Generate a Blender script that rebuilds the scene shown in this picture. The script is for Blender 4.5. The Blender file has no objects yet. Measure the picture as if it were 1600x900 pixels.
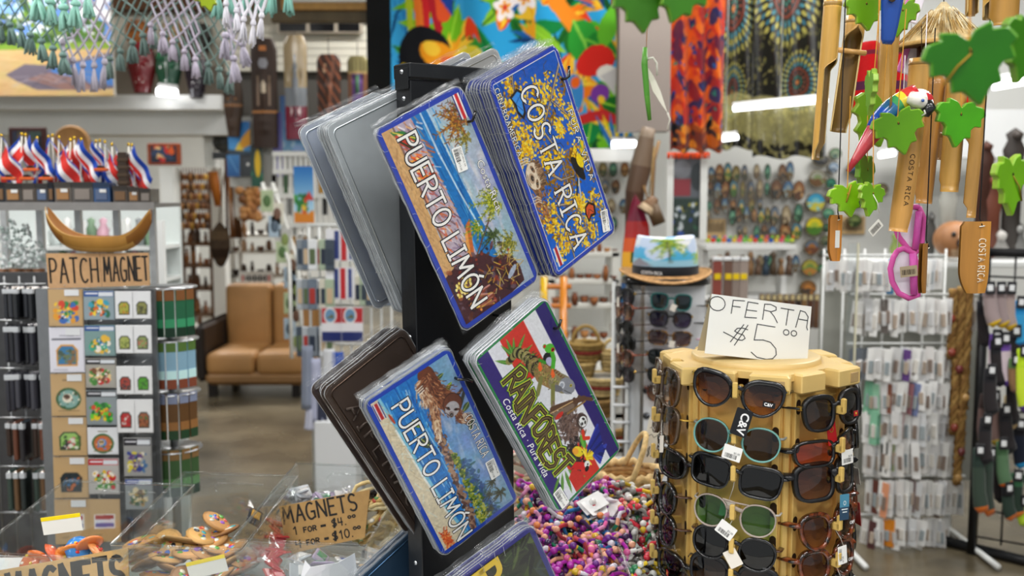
import bpy, math, random
import numpy as np
from mathutils import Vector, Matrix, Euler

S = bpy.context.scene
COL = S.collection
R = random.Random(7)
NR = np.random.RandomState(5)
PI = math.pi

# ------------------------------------------------------------------ camera, world, lights, exposure
CAM = Vector((0,0,1.55)); PITCH = math.atan(150/1500)
cd = bpy.data.cameras.new('camera'); cam = bpy.data.objects.new('camera',cd); COL.objects.link(cam)
cam.location = CAM; cam.rotation_euler = (PI/2-PITCH,0,0)
cd.sensor_width = 36; cd.lens = 36 * 1500 / 1600; cd.clip_start = .05; cd.clip_end = 60
cd.dof.use_dof = True; cd.dof.focus_distance = 1.40; cd.dof.aperture_fstop = 4.6
S.camera = cam
S.view_settings.view_transform = 'Standard'; S.view_settings.look = 'None'
S.view_settings.exposure = .30; S.view_settings.gamma = 1; S.view_settings.use_curve_mapping = False
w = bpy.data.worlds.new('daylight'); S.world = w; w.use_nodes = True
w.node_tree.nodes['Background'].inputs[0].default_value = (.93,.97,1,1)
w.node_tree.nodes['Background'].inputs[1].default_value = .46
cy = S.cycles
cy.max_bounces = 10; cy.diffuse_bounces = 3; cy.glossy_bounces = 3; cy.transmission_bounces = 4
cy.transparent_max_bounces = 28; cy.caustics_reflective = False; cy.caustics_refractive = False
cy.sample_clamp_indirect = 4


def lamp(x,y,z,sx,sy,power,col=(1,.98,.95),rx=0):
    l = bpy.data.lights.new('ceiling_lamp_light','AREA'); l.shape = 'RECTANGLE'; l.size = sx; l.size_y = sy
    l.energy = power; l.color = col
    o = bpy.data.objects.new('ceiling_lamp_light',l); COL.objects.link(o); o.location = (x,y,z); o.rotation_euler = (rx,0,0)
    return o


LAMPS = [(-2,-1.4,44),(0,-1.4,44),(2,-1.4,44),(-2.4,.3,30),(-.7,.3,34),(1.2,.3,30),(-2.4,1.9,50),(-.4,3.1,34),(2.2,2.7,66),(-3.4,5.9,48),(-.6,6.4,70),(2.7,4.5,52),(.9,4.6,38),(-3.4,9.4,200),(-.6,9.6,170)]  # added fill: the row behind the camera and one near the display wall
CEIL = 3.35
for (x,y,p) in LAMPS:
    lamp(x,y,CEIL-.13,1.25,.28,p*.55)


# ------------------------------------------------------------------ helpers
def at(u,v,Y):
    """the world point seen at photograph pixel (u, v), Y metres in front of the camera"""
    c, s = math.cos(PITCH), math.sin(PITCH)
    d = Vector(((u-800)/1500,c+s*(450-v)/1500,-s+c*(450-v)/1500))
    return CAM + d * (Y/d.y)


CR3 = Matrix.Rotation(-PITCH,3,'X')


def cam2world(p):
    return CAM + CR3 @ Vector(p)


def lin(c):
    if isinstance(c,str):
        c = [int(c[i:i+2],16)/255 for i in (0,2,4)]
    return tuple(x/12.92 if x<=.04045 else ((x+.055)/1.055)**2.4 for x in c[:3])


def rgb(c):
    return tuple(int(c[i:i+2],16)/255 for i in (0,2,4)) if isinstance(c,str) else tuple(c)


def shade(c,k):
    return tuple(min(1,max(0,x*k)) for x in rgb(c))


def mixc(a,b,t):
    a, b = rgb(a), rgb(b)
    return tuple(a[i]*(1-t)+b[i]*t for i in range(3))


M = {}


def mat(name,base=None,rough=.5,metal=0,spec=.5,coat=0,bump=None,noise=None,sheen=0,emit=None,sss=0,stretch=None,bw=0):
    m = bpy.data.materials.new(name); m.use_nodes = True
    nt = m.node_tree; N = nt.nodes; L = nt.links; b = N['Principled BSDF']
    b.inputs['Roughness'].default_value = rough; b.inputs['Metallic'].default_value = metal
    b.inputs['Specular IOR Level'].default_value = spec; b.inputs['Coat Weight'].default_value = coat
    b.inputs['Coat Roughness'].default_value = .08; b.inputs['Sheen Weight'].default_value = sheen
    tc = N.new('ShaderNodeTexCoord'); mp = N.new('ShaderNodeMapping'); L.new(tc.outputs['Object'],mp.inputs[0])
    if stretch: mp.inputs['Scale'].default_value = stretch
    if base is None:
        a = N.new('ShaderNodeAttribute'); a.attribute_name = 'Col'; src = a.outputs['Color']
    else:
        a = N.new('ShaderNodeRGB'); a.outputs[0].default_value = (*lin(base),1); src = a.outputs[0]
    if noise:
        sc, amt = noise
        n = N.new('ShaderNodeTexNoise'); n.inputs['Scale'].default_value = sc; n.inputs['Detail'].default_value = 5; L.new(mp.outputs[0],n.inputs[0])
        r = N.new('ShaderNodeMapRange'); r.inputs['From Min'].default_value = .3; r.inputs['From Max'].default_value = .7
        r.inputs['To Min'].default_value = 1 - amt; r.inputs['To Max'].default_value = 1 + amt; L.new(n.outputs[0],r.inputs[0])
        mx = N.new('ShaderNodeVectorMath'); mx.operation = 'MULTIPLY'; L.new(src,mx.inputs[0]); L.new(r.outputs[0],mx.inputs[1]); src = mx.outputs[0]
    L.new(src,b.inputs['Base Color'])
    if bump:
        sc, st = bump
        n = N.new('ShaderNodeTexNoise'); n.inputs['Scale'].default_value = sc; n.inputs['Detail'].default_value = 4; L.new(mp.outputs[0],n.inputs[0])
        bp = N.new('ShaderNodeBump'); bp.inputs['Strength'].default_value = st; bp.inputs['Distance'].default_value = .004
        L.new(n.outputs[0],bp.inputs['Height']); L.new(bp.outputs[0],b.inputs['Normal'])
    if emit:
        b.inputs['Emission Color'].default_value = (*lin(emit[0]),1); b.inputs['Emission Strength'].default_value = emit[1]
    M[name] = m
    return m


def film(name,tint=(.97,.98,.98),rough=.06,gloss=1.0,bump=(60,.3),f0=1.45,milk=0):
    m = bpy.data.materials.new(name); m.use_nodes = True
    nt = m.node_tree; N = nt.nodes; L = nt.links; N.remove(N['Principled BSDF'])
    t = N.new('ShaderNodeBsdfTransparent'); g = N.new('ShaderNodeBsdfGlossy'); mx = N.new('ShaderNodeMixShader')
    fr = N.new('ShaderNodeFresnel'); fr.inputs[0].default_value = f0
    ge = N.new('ShaderNodeNewGeometry'); mr = N.new('ShaderNodeMapRange'); mr.inputs['To Min'].default_value = f0; mr.inputs['To Max'].default_value = 1 / f0
    L.new(ge.outputs['Backfacing'],mr.inputs[0]); L.new(mr.outputs[0],fr.inputs[0])
    if tint is None:
        a = N.new('ShaderNodeAttribute'); a.attribute_name = 'Col'; L.new(a.outputs['Color'],t.inputs[0])
    else:
        t.inputs[0].default_value = (*tint,1)
    g.inputs['Roughness'].default_value = rough; g.inputs[0].default_value = (gloss,gloss,gloss,1)
    if bump:
        tc = N.new('ShaderNodeTexCoord'); n = N.new('ShaderNodeTexNoise'); n.inputs['Scale'].default_value = bump[0]; n.inputs['Detail'].default_value = 3
        L.new(tc.outputs['Object'],n.inputs[0]); bp = N.new('ShaderNodeBump'); bp.inputs['Strength'].default_value = bump[1]; bp.inputs['Distance'].default_value = .004
        L.new(n.outputs[0],bp.inputs['Height']); L.new(bp.outputs[0],g.inputs['Normal']); L.new(bp.outputs[0],fr.inputs['Normal'])
    L.new(fr.outputs[0],mx.inputs[0]); L.new(t.outputs[0],mx.inputs[1]); L.new(g.outputs[0],mx.inputs[2])
    if milk:
        d = N.new('ShaderNodeBsdfPrincipled'); d.inputs['Base Color'].default_value = (.9,.93,.95,1); d.inputs['Roughness'].default_value = .25; m2 = N.new('ShaderNodeMixShader'); m2.inputs[0].default_value = milk; L.new(mx.outputs[0],m2.inputs[1]); L.new(d.outputs[0],m2.inputs[2]); mx = m2
    L.new(mx.outputs[0],N['Material Output'].inputs[0]); M[name] = m
    return m


mat('paint',None,.5); mat('gloss',None,.18,coat=.4); mat('matte',None,.85,spec=.2,noise=(40,.06))
mat('print',None,.38,spec=.4); mat('fabric',None,.95,spec=.1,bump=(300,.2),sheen=.2)
mat('metal',None,.28,metal=.9,noise=(25,.12)); mat('enamel',None,.3,spec=.4,bump=(90,.06))
mat('wood',None,.45,spec=.35,noise=(9,.28),stretch=(1,1,.16),bump=(60,.12))
mat('bamboo',None,.33,spec=.45,noise=(14,.16),stretch=(6,6,.5),coat=.25)
mat('card',None,.9,spec=.15,noise=(60,.07),bump=(120,.08)); mat('paper',None,.8,spec=.15)
mat('leather',None,.5,noise=(5,.1),bump=(120,.1)); mat('plastic',None,.35,spec=.45,noise=(18,.05),bump=(250,.03))
mat('satin',None,.25,spec=.5,coat=.3,noise=(120,.25)); mat('fibre',None,.9,spec=.1,noise=(70,.3),bump=(90,.6))
mat('tortoise',None,.12,coat=.6,noise=(70,1.6)); mat('lampglow','ffffff',.5,emit=('fbfdff',4.5))
mat('wallpaint',None,.7,spec=.25,noise=(3,.03)); mat('brushed',None,.35,metal=.55,noise=(40,.06))
film('film',(.985,.985,.985),rough=.05,bump=(26,.22),f0=1.36); film('acrylic',(.95,.965,.965),.04,bump=None,f0=1.5)
film('lens',None,.03,bump=None,f0=1.55)
film('crinkle',(.975,.98,.985),.12,bump=(110,.6),f0=1.42,milk=.05)  # a little white mixed in imitates the many reflections of crumpled film
film('weld',(.98,.98,.98),.1,bump=None,f0=1.6,milk=.35)


def floor_mat():
    m = mat('concrete',None,.22,spec=.5,noise=(2.6,.5),bump=(30,.02)); b = m.node_tree.nodes['Principled BSDF']
    N = m.node_tree.nodes; n = N.new('ShaderNodeTexNoise'); n.inputs['Scale'].default_value = 4; n.inputs['Detail'].default_value = 6
    r = N.new('ShaderNodeMapRange'); r.inputs['To Min'].default_value = .1; r.inputs['To Max'].default_value = .5
    m.node_tree.links.new(n.outputs[0],r.inputs[0]); m.node_tree.links.new(r.outputs[0],b.inputs['Roughness'])


floor_mat()


class MB:
    """gathers shapes into one mesh; verts are taken relative to o"""

    def __init__(s,o=(0,0,0)):
        s.v = []; s.f = []; s.c = []; s.sm = []; s.o = Vector(o); s.T = None

    def add(s,vs,fs,col,smooth=False,T=None):
        n = len(s.v); T = T or s.T
        for p in vs:
            p = Vector(p)
            if T is not None: p = T @ p
            s.v.append(p-s.o)
        for i, f in enumerate(fs):
            s.f.append([n+k for k in f])
            s.c.append(col[i] if isinstance(col,list) else col); s.sm.append(smooth)
        return s

    def box(s,c,d,col,T=None,rz=0):
        x, y, z = (k/2 for k in d); vs = [(a*x,b*y,e*z) for a in (-1,1) for b in (-1,1) for e in (-1,1)]
        fs = [(0,1,3,2),(4,6,7,5),(0,4,5,1),(2,3,7,6),(0,2,6,4),(1,5,7,3)]
        Q = Matrix.Translation(Vector(c)) @ Matrix.Rotation(rz,4,'Z')
        T = T or s.T
        return s.add(vs,fs,col,False,(T@Q) if T is not None else Q)

    def rbox(s,c,d,col,b=.004,T=None,rz=0):
        x, y, z = (k/2 for k in d); b = min(b,x*.9,y*.9,z*.9); vs = []; fs = []
        prof = [(-z,b),(-z+b,0),(z-b,0),(z,b)]
        for (h,i) in prof:
            a, e = x - i, y - i
            q = b * .6
            vs += [(-a+q,-e,h),(a-q,-e,h),(a,-e+q,h),(a,e-q,h),(a-q,e,h),(-a+q,e,h),(-a,e-q,h),(-a,-e+q,h)]
        for r in range(3):
            for k in range(8): fs.append((r*8+k,r*8+(k+1)%8,r*8+8+(k+1)%8,r*8+8+k))
        fs.append(tuple(range(7,-1,-1))); fs.append(tuple(range(24,32)))
        Q = Matrix.Translation(Vector(c)) @ Matrix.Rotation(rz,4,'Z'); T = T or s.T
        return s.add(vs,fs,col,False,(T@Q) if T is not None else Q)

    def tube(s,pts,r,col,n=6,caps=True,smooth=True,T=None,flat=None):
        pts = [Vector(p) for p in pts]; m = len(pts); rs = r if isinstance(r,(list,tuple)) else [r] * m
        vs = []; fs = []; cs = []; up = None
        for i, p in enumerate(pts):
            t = (pts[min(i+1,m-1)]-pts[max(i-1,0)])
            if t.length < 1e-9: t = Vector((0,0,1))
            t.normalize()
            if up is None:
                up = Vector((0,0,1)) if abs(t.z) < .9 else Vector((0,1,0))
            a = t.cross(up)
            if a.length < 1e-4: a = t.orthogonal()
            a.normalize(); b = a.cross(t).normalized(); up = b
            for k in range(n):
                g = 2 * PI * k / n; f2 = flat if flat else 1
                vs.append(p+(a*math.cos(g)+b*math.sin(g)*f2)*rs[i])
        for i in range(m-1):
            for k in range(n):
                fs.append((i*n+k,i*n+(k+1)%n,(i+1)*n+(k+1)%n,(i+1)*n+k)); cs.append(col[i] if isinstance(col,list) else col)
        if caps:
            fs.append(tuple(range(n-1,-1,-1))); cs.append(col[0] if isinstance(col,list) else col)
            fs.append(tuple((m-1)*n+k for k in range(n))); cs.append(col[-1] if isinstance(col,list) else col)
        return s.add(vs,fs,cs,smooth,T)

    def lathe(s,prof,col,n=16,T=None,smooth=True,sx=1,sy=1,a0=0,a1=2*PI):
        vs = []; fs = []; cs = []; full = abs(a1-a0-2*PI) < 1e-6; k = n if full else n + 1
        for (r,z) in prof:
            for i in range(k):
                g = a0 + (a1-a0) * i / n; vs.append((r*math.cos(g)*sx,r*math.sin(g)*sy,z))
        for j in range(len(prof)-1):
            for i in range(n):
                i2 = (i+1) % k
                fs.append((j*k+i,j*k+i2,(j+1)*k+i2,(j+1)*k+i)); cs.append(col[j] if isinstance(col,list) else col)
        return s.add(vs,fs,cs,smooth,T)

    def prism(s,poly,z0,z1,col,side=None,back=None,T=None,bevel=0):
        n = len(poly); side = side or col; back = back or col
        ar = sum(poly[i][0]*poly[(i+1)%n][1]-poly[(i+1)%n][0]*poly[i][1] for i in range(n))
        if ar < 0: poly = poly[::-1]
        vs = [(x,y,z0) for x,y in poly] + [(x,y,z1) for x,y in poly]
        fs = [tuple(range(n-1,-1,-1)),tuple(range(n,2*n))] + [(i,(i+1)%n,n+(i+1)%n,n+i) for i in range(n)]
        return s.add(vs,fs,[back,col]+[side]*n,False,T)

    def flat(s,poly,z,col,T=None):
        n = len(poly); ar = sum(poly[i][0]*poly[(i+1)%n][1]-poly[(i+1)%n][0]*poly[i][1] for i in range(n))
        if ar < 0: poly = poly[::-1]
        return s.add([(x,y,z) for x,y in poly],[tuple(range(n))],col,False,T)

    def ell(s,c,r,col,n=12,m=8,T=None,colf=None):
        c = Vector(c); vs = []; fs = []; cs = []
        for j in range(m+1):
            th = PI * j / m
            for i in range(n):
                ph = 2 * PI * i / n; vs.append((c.x+r[0]*math.sin(th)*math.cos(ph),c.y+r[1]*math.sin(th)*math.sin(ph),c.z+r[2]*math.cos(th)))
        for j in range(m):
            for i in range(n):
                f = (j*n+i,(j+1)*n+i,(j+1)*n+(i+1)%n,j*n+(i+1)%n); fs.append(f)
                if colf: q = [sum(vs[k][d] for k in f)/4 for d in range(3)]; cs.append(colf(q))
                else: cs.append(col)
        return s.add(vs,fs,cs,True,T)

    def surf(s,nx,ny,fn,col,smooth=True,T=None):
        """fn(a,b) with a,b in 0..1 -> point; col a colour or fn(a,b)"""
        vs = [fn(i/nx,j/ny) for j in range(ny+1) for i in range(nx+1)]; fs = []; cs = []
        for j in range(ny):
            for i in range(nx):
                k = j * (nx+1) + i; fs.append((k,k+1,k+nx+2,k+nx+1)); cs.append(col((i+.5)/nx,(j+.5)/ny) if callable(col) else col)
        return s.add(vs,fs,cs,smooth,T)

    def build(s,name,m='paint',parent=None):
        me = bpy.data.meshes.new(name); me.from_pydata([tuple(p) for p in s.v],[],s.f)
        me.materials.append(M[m])
        ln = np.array([len(f) for f in s.f],int); cache = {}
        cl = np.array([cache.setdefault(c,lin(c)) for c in s.c],float) if s.c else np.zeros((0,3))
        a = me.color_attributes.new('Col','FLOAT_COLOR','CORNER')
        cc = np.ones((int(ln.sum()),4)); cc[:,:3] = np.repeat(cl,ln,0); a.data.foreach_set('color',cc.ravel())
        me.polygons.foreach_set('use_smooth',s.sm); me.update()
        o = bpy.data.objects.new(name,me); COL.objects.link(o)
        if parent is not None: o.parent = parent
        elif s.o.length > 0: o.location = s.o
        return o


def tag(o,label=None,cat=None,group=None,kind=None):
    if label: o['label'] = label
    if cat: o['category'] = cat
    if group: o['group'] = group
    if kind: o['kind'] = kind
    return o


def thing(name,label,cat,loc=(0,0,0),group=None,T=None):
    o = bpy.data.objects.new(name,None); COL.objects.link(o); o.empty_display_size = .02
    if T is not None: o.matrix_world = T
    else: o.location = loc
    return tag(o,label,cat,group)


def kids(o):
    return [c for c in COL.objects if c.parent==o]


KID = {}


def dup(root,T,label=None,group=None,cat=None,skip=()):
    if root.name not in KID:
        ch = {}
        for c in COL.objects:
            if c.parent: ch.setdefault(c.parent.name,[]).append(c)
        KID[root.name] = [(c,ch.get(c.name,[])) for c in ch.get(root.name,[])]
    r = root.copy(); COL.objects.link(r); r.matrix_world = T
    if label: r['label'] = label
    if group: r['group'] = group
    if cat: r['category'] = cat
    for c, gs in KID[root.name]:
        if c.name.split('.')[0] in skip: continue
        d = c.copy(); COL.objects.link(d); d.parent = r
        for g in gs:
            e = g.copy(); COL.objects.link(e); e.parent = d
    return r


def mesh_of(o,name,parent,T=None):
    d = bpy.data.objects.new(name,o.data if hasattr(o,'data') else o); COL.objects.link(d)
    if parent is not None: d.parent = parent
    if T is not None: d.matrix_local = T
    return d


def TR(p,rx=0,ry=0,rz=0,s=1):
    return Matrix.Translation(Vector(p)) @ Euler((rx,ry,rz)).to_matrix().to_4x4() @ Matrix.Scale(s,4)


ORD = 'first second third fourth fifth sixth seventh eighth ninth tenth eleventh twelfth thirteenth fourteenth fifteenth sixteenth seventeenth eighteenth nineteenth twentieth'.split()


def nth(i):
    if i < 20: return ORD[i]
    if i < 29: return 'twenty-' + ORD[i-20]
    return 'thirtieth' if i == 29 else 'thirty-' + ORD[(i-30)%9]


# ------------------------------------------------------------------ stroke lettering (marker and outlined print)
def arc(cx,cy,rx,ry,a0,a1,n=9):
    return [(cx+rx*math.cos(math.radians(a0+(a1-a0)*i/n)),cy+ry*math.sin(math.radians(a0+(a1-a0)*i/n))) for i in range(n+1)]


G = {
    'A':(.62,[[(0,0),(.31,1),(.62,0)],[(.12,.36),(.5,.36)]]),
    'B':(.55,[[(0,0),(0,1)]+arc(.25,.76,.26,.24,90,-90)[0:]+[(0,.52)],[(.25,.52)]+arc(.25,.26,.3,.26,90,-90)+[(0,0)]]),
    'C':(.58,[arc(.32,.5,.32,.5,50,310,12)]),
    'D':(.58,[[(0,0),(0,1)]+arc(.2,.5,.38,.5,90,-90,10)+[(0,0)]]),
    'E':(.5,[[(.5,1),(0,1),(0,0),(.5,0)],[(0,.52),(.42,.52)]]),
    'F':(.5,[[(.5,1),(0,1),(0,0)],[(0,.52),(.4,.52)]]),
    'G':(.62,[arc(.32,.5,.32,.5,55,300,11)+[(.6,.1),(.6,.45),(.36,.45)]]),
    'H':(.56,[[(0,0),(0,1)],[(.56,0),(.56,1)],[(0,.5),(.56,.5)]]),
    'I':(.3,[[(.15,0),(.15,1)],[(0,0),(.3,0)],[(0,1),(.3,1)]]),
    'L':(.48,[[(0,1),(0,0),(.48,0)]]),
    'M':(.74,[[(0,0),(.1,1),(.37,.3),(.64,1),(.74,0)]]),
    'N':(.6,[[(0,0),(0,1),(.6,0),(.6,1)]]),
    'O':(.64,[arc(.32,.5,.32,.5,90,450,16)]),
    'P':(.52,[[(0,0),(0,1)]+arc(.24,.74,.28,.26,90,-90,8)+[(0,.48)]]),
    'R':(.56,[[(0,0),(0,1)]+arc(.24,.76,.28,.24,90,-90,8)+[(0,.52)],[(.2,.52),(.56,0)]]),
    'S':(.54,[arc(.28,.75,.25,.25,35,270,9)+arc(.27,.25,.27,.25,90,-145,9)[1:]]),
    'T':(.58,[[(0,1),(.58,1)],[(.29,1),(.29,0)]]),
    'U':(.58,[[(0,1),(0,.3)]+arc(.29,.3,.29,.3,180,360,9)+[(.58,1)]]),
    'V':(.6,[[(0,1),(.3,0),(.6,1)]]),
    '0':(.5,[arc(.25,.5,.25,.5,90,450,14)]),'1':(.3,[[(0,.75),(.2,1),(.2,0)]]),
    '3':(.5,[arc(.22,.75,.24,.25,140,-90,8)+arc(.22,.26,.28,.26,90,-140,8)]),
    '4':(.52,[[(.02,1),(0,.45),(.5,.45)],[(.38,1),(.36,0)]]),
    '5':(.52,[[(.5,1),(.06,1),(.02,.55)]+arc(.22,.3,.3,.3,100,-140,10)]),
    '$':(.6,[arc(.3,.7,.24,.2,30,270,8)+arc(.3,.28,.26,.22,90,-150,8)[1:],[(.2,-.1),(.36,1.08)],[(.32,-.1),(.48,1.08)]]),
    '.':(.12,[[(.03,.0),(.08,.04)]]),'=':(.5,[[(0,.62),(.5,.62)],[(0,.36),(.5,.36)]]),
    '&':(.62,[[(.62,0),(.1,.75)]+arc(.27,.8,.17,.2,170,-30,8)+[(.08,.38)]+arc(.26,.22,.24,.22,160,330,8)+[(.6,.45)]]),
    '#':(.6,[[(.1,0),(.25,1)],[(.35,0),(.5,1)],[(0,.65),(.6,.65)],[(0,.35),(.58,.35)]]),
    "'":(.1,[[(.05,.85),(.05,1.02)]]),'-':(.3,[[(0,.5),(.3,.5)]]),' ':(.3,[]),
}
G['Ó'] = (.64,G['O'][1]+[[(.3,1.1),(.44,1.28)]])


def layout(text,gap=.2,wid=1.0,jit=0,rng=None):
    """polylines of a line of text of unit height, and its width"""
    x = 0; out = []
    for ch in text:
        w_, st = G[ch]
        for q in st:
            dx = (rng.uniform(-jit,jit) if rng else 0); dy = (rng.uniform(-jit,jit) if rng else 0)
            out.append([(x+px*wid+dx,py+dy) for px,py in q])
        x += w_ * wid + gap
    return out, x - gap


def ribbon(mb,pl,w_,z,col,T=None):
    """a flat pen stroke along each polyline, mitred so that its faces never overlap"""
    z0 = z; cut = []
    for q in pl:  # break each line where it doubles back sharply
        s_ = 0
        for k in range(1,len(q)-1):
            a, b = Vector(q[k]) - Vector(q[k-1]), Vector(q[k+1]) - Vector(q[k])
            if a.length > 1e-6 and b.length > 1e-6 and a.normalized().dot(b.normalized()) < -.25: cut.append(q[s_:k+1]); s_ = k
        cut.append(q[s_:])
    for c_, q in enumerate(cut):
        z = z0 + (c_%4) * 2e-5; p = [Vector(q[0])]
        for a in q[1:]:
            if (Vector(a)-p[-1]).length > 1e-6: p.append(Vector(a))
        n = len(p); h = w_ / 2
        if n < 2: continue
        closed = (p[0]-p[-1]).length < 1e-5 and n > 3; d = [(p[k+1]-p[k]).normalized() for k in range(n-1)]; L_, R_ = [], []
        for k in range(n):
            a = d[k-1] if k > 0 else (d[-1] if closed else d[0]); b = d[k] if k < n - 1 else (d[0] if closed else d[-1]); na, nb = Vector((-a.y,a.x)), Vector((-b.y,b.x)); m_ = na + nb
            m_ = m_.normalized() / max(.5,m_.normalized().dot(nb)) if m_.length > 1e-6 else nb
            L_.append(p[k]+m_*h); R_.append(p[k]-m_*h)
        if not closed: L_[0] -= d[0] * h * .6; R_[0] -= d[0] * h * .6; L_[-1] += d[-1] * h * .6; R_[-1] += d[-1] * h * .6
        for k in range(n-1): mb.flat([L_[k],L_[k+1],R_[k+1],R_[k]],z,col,T)


def place(pl,x,y,h,W=None,w0=None,slant=0):
    k = (W/w0) if W else h
    return [[(x+px*k+slant*py*h,y+py*h) for px,py in q] for q in pl]


def font_mesh(text,size,col,name,m='print',parent=None,T=None,off=0,shear=0,spacing=1,ext=0,alignx='LEFT'):
    c = bpy.data.curves.new(name,'FONT'); c.body = text; c.size = size; c.offset = off; c.shear = shear; c.space_character = spacing; c.extrude = ext; c.align_x = alignx
    c.resolution_u = 3
    o = bpy.data.objects.new(name+'_source',c); COL.objects.link(o); dg = bpy.context.evaluated_depsgraph_get()
    me = bpy.data.meshes.new_from_object(o.evaluated_get(dg)); bpy.data.objects.remove(o); bpy.data.curves.remove(c)
    me.name = name; me.materials.clear(); me.materials.append(M[m])
    a = me.color_attributes.new('Col','FLOAT_COLOR','CORNER'); n = len(me.loops); cc = np.ones((n,4)); cc[:,:3] = lin(col); a.data.foreach_set('color',cc.ravel())
    d = bpy.data.objects.new(name,me); COL.objects.link(d)
    if parent is not None: d.parent = parent
    if T is not None: d.matrix_local = T
    return d


# ------------------------------------------------------------------ painted pictures: colours per vertex of a fine grid
def vnoise(h,w,cell,seed,octv=3):
    r = np.random.RandomState(seed); out = np.zeros((h,w)); amp = 1; tot = 0
    for o in range(octv):
        c = max(cell/2**o,1.5); gh, gw = int(h/c) + 3, int(w/c) + 3; g = r.rand(gh,gw)
        y = np.arange(h) / c; x = np.arange(w) / c; y0 = y.astype(int); x0 = x.astype(int); fy = (y-y0)[:,None]; fx = (x-x0)[None]
        fy = fy * fy * (3-2*fy); fx = fx * fx * (3-2*fx)
        a = g[y0][:,x0] * (1-fy) * (1-fx) + g[y0][:,x0+1] * (1-fy) * fx + g[y0+1][:,x0] * fy * (1-fx) + g[y0+1][:,x0+1] * fy * fx
        out += a * amp; tot += amp; amp *= .5
    return out / tot


class Canvas:
    def __init__(s,w,h,col,k=2):
        s.w, s.h, s.k = w, h, k; s.H, s.W = int(h*k), int(w*k); s.a = np.zeros((s.H,s.W,3)); s.a[:] = rgb(col)
        s.X, s.Y = np.meshgrid((np.arange(s.W)+.5)/k,(np.arange(s.H)+.5)/k)

    def _put(s,y0,y1,x0,x1,m,col,a):
        m = m[...,None] * a; s.a[y0:y1,x0:x1] = s.a[y0:y1,x0:x1] * (1-m) + np.array(rgb(col)) * m

    def _bb(s,xs,ys,pad=0):
        x0 = max(0,int((min(xs)-pad)*s.k)-1); x1 = min(s.W,int((max(xs)+pad)*s.k)+2); y0 = max(0,int((min(ys)-pad)*s.k)-1); y1 = min(s.H,int((max(ys)+pad)*s.k)+2)
        return x0, x1, y0, y1

    def fill(s,poly,col,a=1):
        xs = [p[0] for p in poly]; ys = [p[1] for p in poly]; x0, x1, y0, y1 = s._bb(xs,ys)
        if x1 <= x0 or y1 <= y0: return s
        X = s.X[y0:y1,x0:x1]; Y = s.Y[y0:y1,x0:x1]; ins = np.zeros(X.shape,bool); n = len(poly)
        for i in range(n):
            (ax,ay), (bx,by) = poly[i], poly[(i+1)%n]
            if ay == by: continue
            c = ((ay>Y)!=(by>Y)) & (X<(bx-ax)*(Y-ay)/(by-ay)+ax); ins ^= c
        s._put(y0,y1,x0,x1,ins.astype(float),col,a); return s

    def ell(s,cx,cy,rx,ry,col,rot=0,a=1,soft=0):
        r = max(rx,ry); x0, x1, y0, y1 = s._bb([cx-r,cx+r],[cy-r,cy+r])
        if x1 <= x0 or y1 <= y0: return s
        X = s.X[y0:y1,x0:x1] - cx; Y = s.Y[y0:y1,x0:x1] - cy; c, n = math.cos(math.radians(rot)), math.sin(math.radians(rot))
        d = ((X*c+Y*n)/rx) ** 2 + ((-X*n+Y*c)/ry) ** 2
        m = (d<1).astype(float) if not soft else np.clip((1-d)/soft,0,1)
        s._put(y0,y1,x0,x1,m,col,a); return s

    def line(s,pts,wd,col,a=1,w1=None):
        n = len(pts) - 1
        for i in range(n):
            wa = wd if w1 is None else wd + (w1-wd) * i / max(n-1,1)
            (ax,ay), (bx,by) = pts[i], pts[i+1]; x0, x1, y0, y1 = s._bb([ax,bx],[ay,by],wa)
            if x1 <= x0 or y1 <= y0: continue
            X = s.X[y0:y1,x0:x1] - ax; Y = s.Y[y0:y1,x0:x1] - ay; dx, dy = bx - ax, by - ay; L = dx * dx + dy * dy + 1e-9
            t = np.clip((X*dx+Y*dy)/L,0,1); d = np.hypot(X-t*dx,Y-t*dy)
            s._put(y0,y1,x0,x1,np.clip((wa/2-d)*s.k+.5,0,1),col,a)
        return s

    def grad(s,p0,c0,p1,c1,region=None):
        dx, dy = p1[0] - p0[0], p1[1] - p0[1]; t = np.clip(((s.X-p0[0])*dx+(s.Y-p0[1])*dy)/(dx*dx+dy*dy),0,1)[...,None]
        c = np.array(rgb(c0)) * (1-t) + np.array(rgb(c1)) * t
        if region is None: s.a[:] = c
        else: m = region(s.X,s.Y); s.a[m] = c[m]
        return s

    def noisefill(s,region,col,cell,th,seed,a=1):
        n = vnoise(s.H,s.W,cell*s.k,seed); m = (n>th) & region(s.X,s.Y); s.a[m] = s.a[m] * (1-a) + np.array(rgb(col)) * a; return s

    def grain(s,amt,cell,seed):
        n = (vnoise(s.H,s.W,cell*s.k,seed)-.5) * 2 * amt; s.a = np.clip(s.a*(1+n[...,None]),0,1); return s

    def hue(s,amt,cell,seed):
        for c in range(3): s.a[...,c] = np.clip(s.a[...,c]+(vnoise(s.H,s.W,cell*s.k,seed+c)-.5)*2*amt,0,1)
        return s

    def blobs(s,n,x0,y0,x1,y1,r0,r1,cols,seed,el=1):
        r = random.Random(seed)
        for i in range(n):
            q = r.uniform(r0,r1); s.ell(r.uniform(x0,x1),r.uniform(y0,y1),q,q*r.uniform(.5,1)*el,r.choice(cols),r.uniform(0,180))
        return s

    def leaf(s,x,y,ang,L,wd,col,rib=None):
        a = math.radians(ang); c, n = math.cos(a), math.sin(a); up = [(L*t,wd/2*math.sin(PI*t**.8)) for t in [i/8 for i in range(9)]]
        p = up + [(q[0],-q[1]) for q in up[::-1]]; s.fill([(x+q[0]*c-q[1]*n,y+q[0]*n+q[1]*c) for q in p],col)
        if rib: s.line([(x,y),(x+L*.95*c,y+L*.95*n)],wd*.08+.2,rib)
        return s

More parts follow.
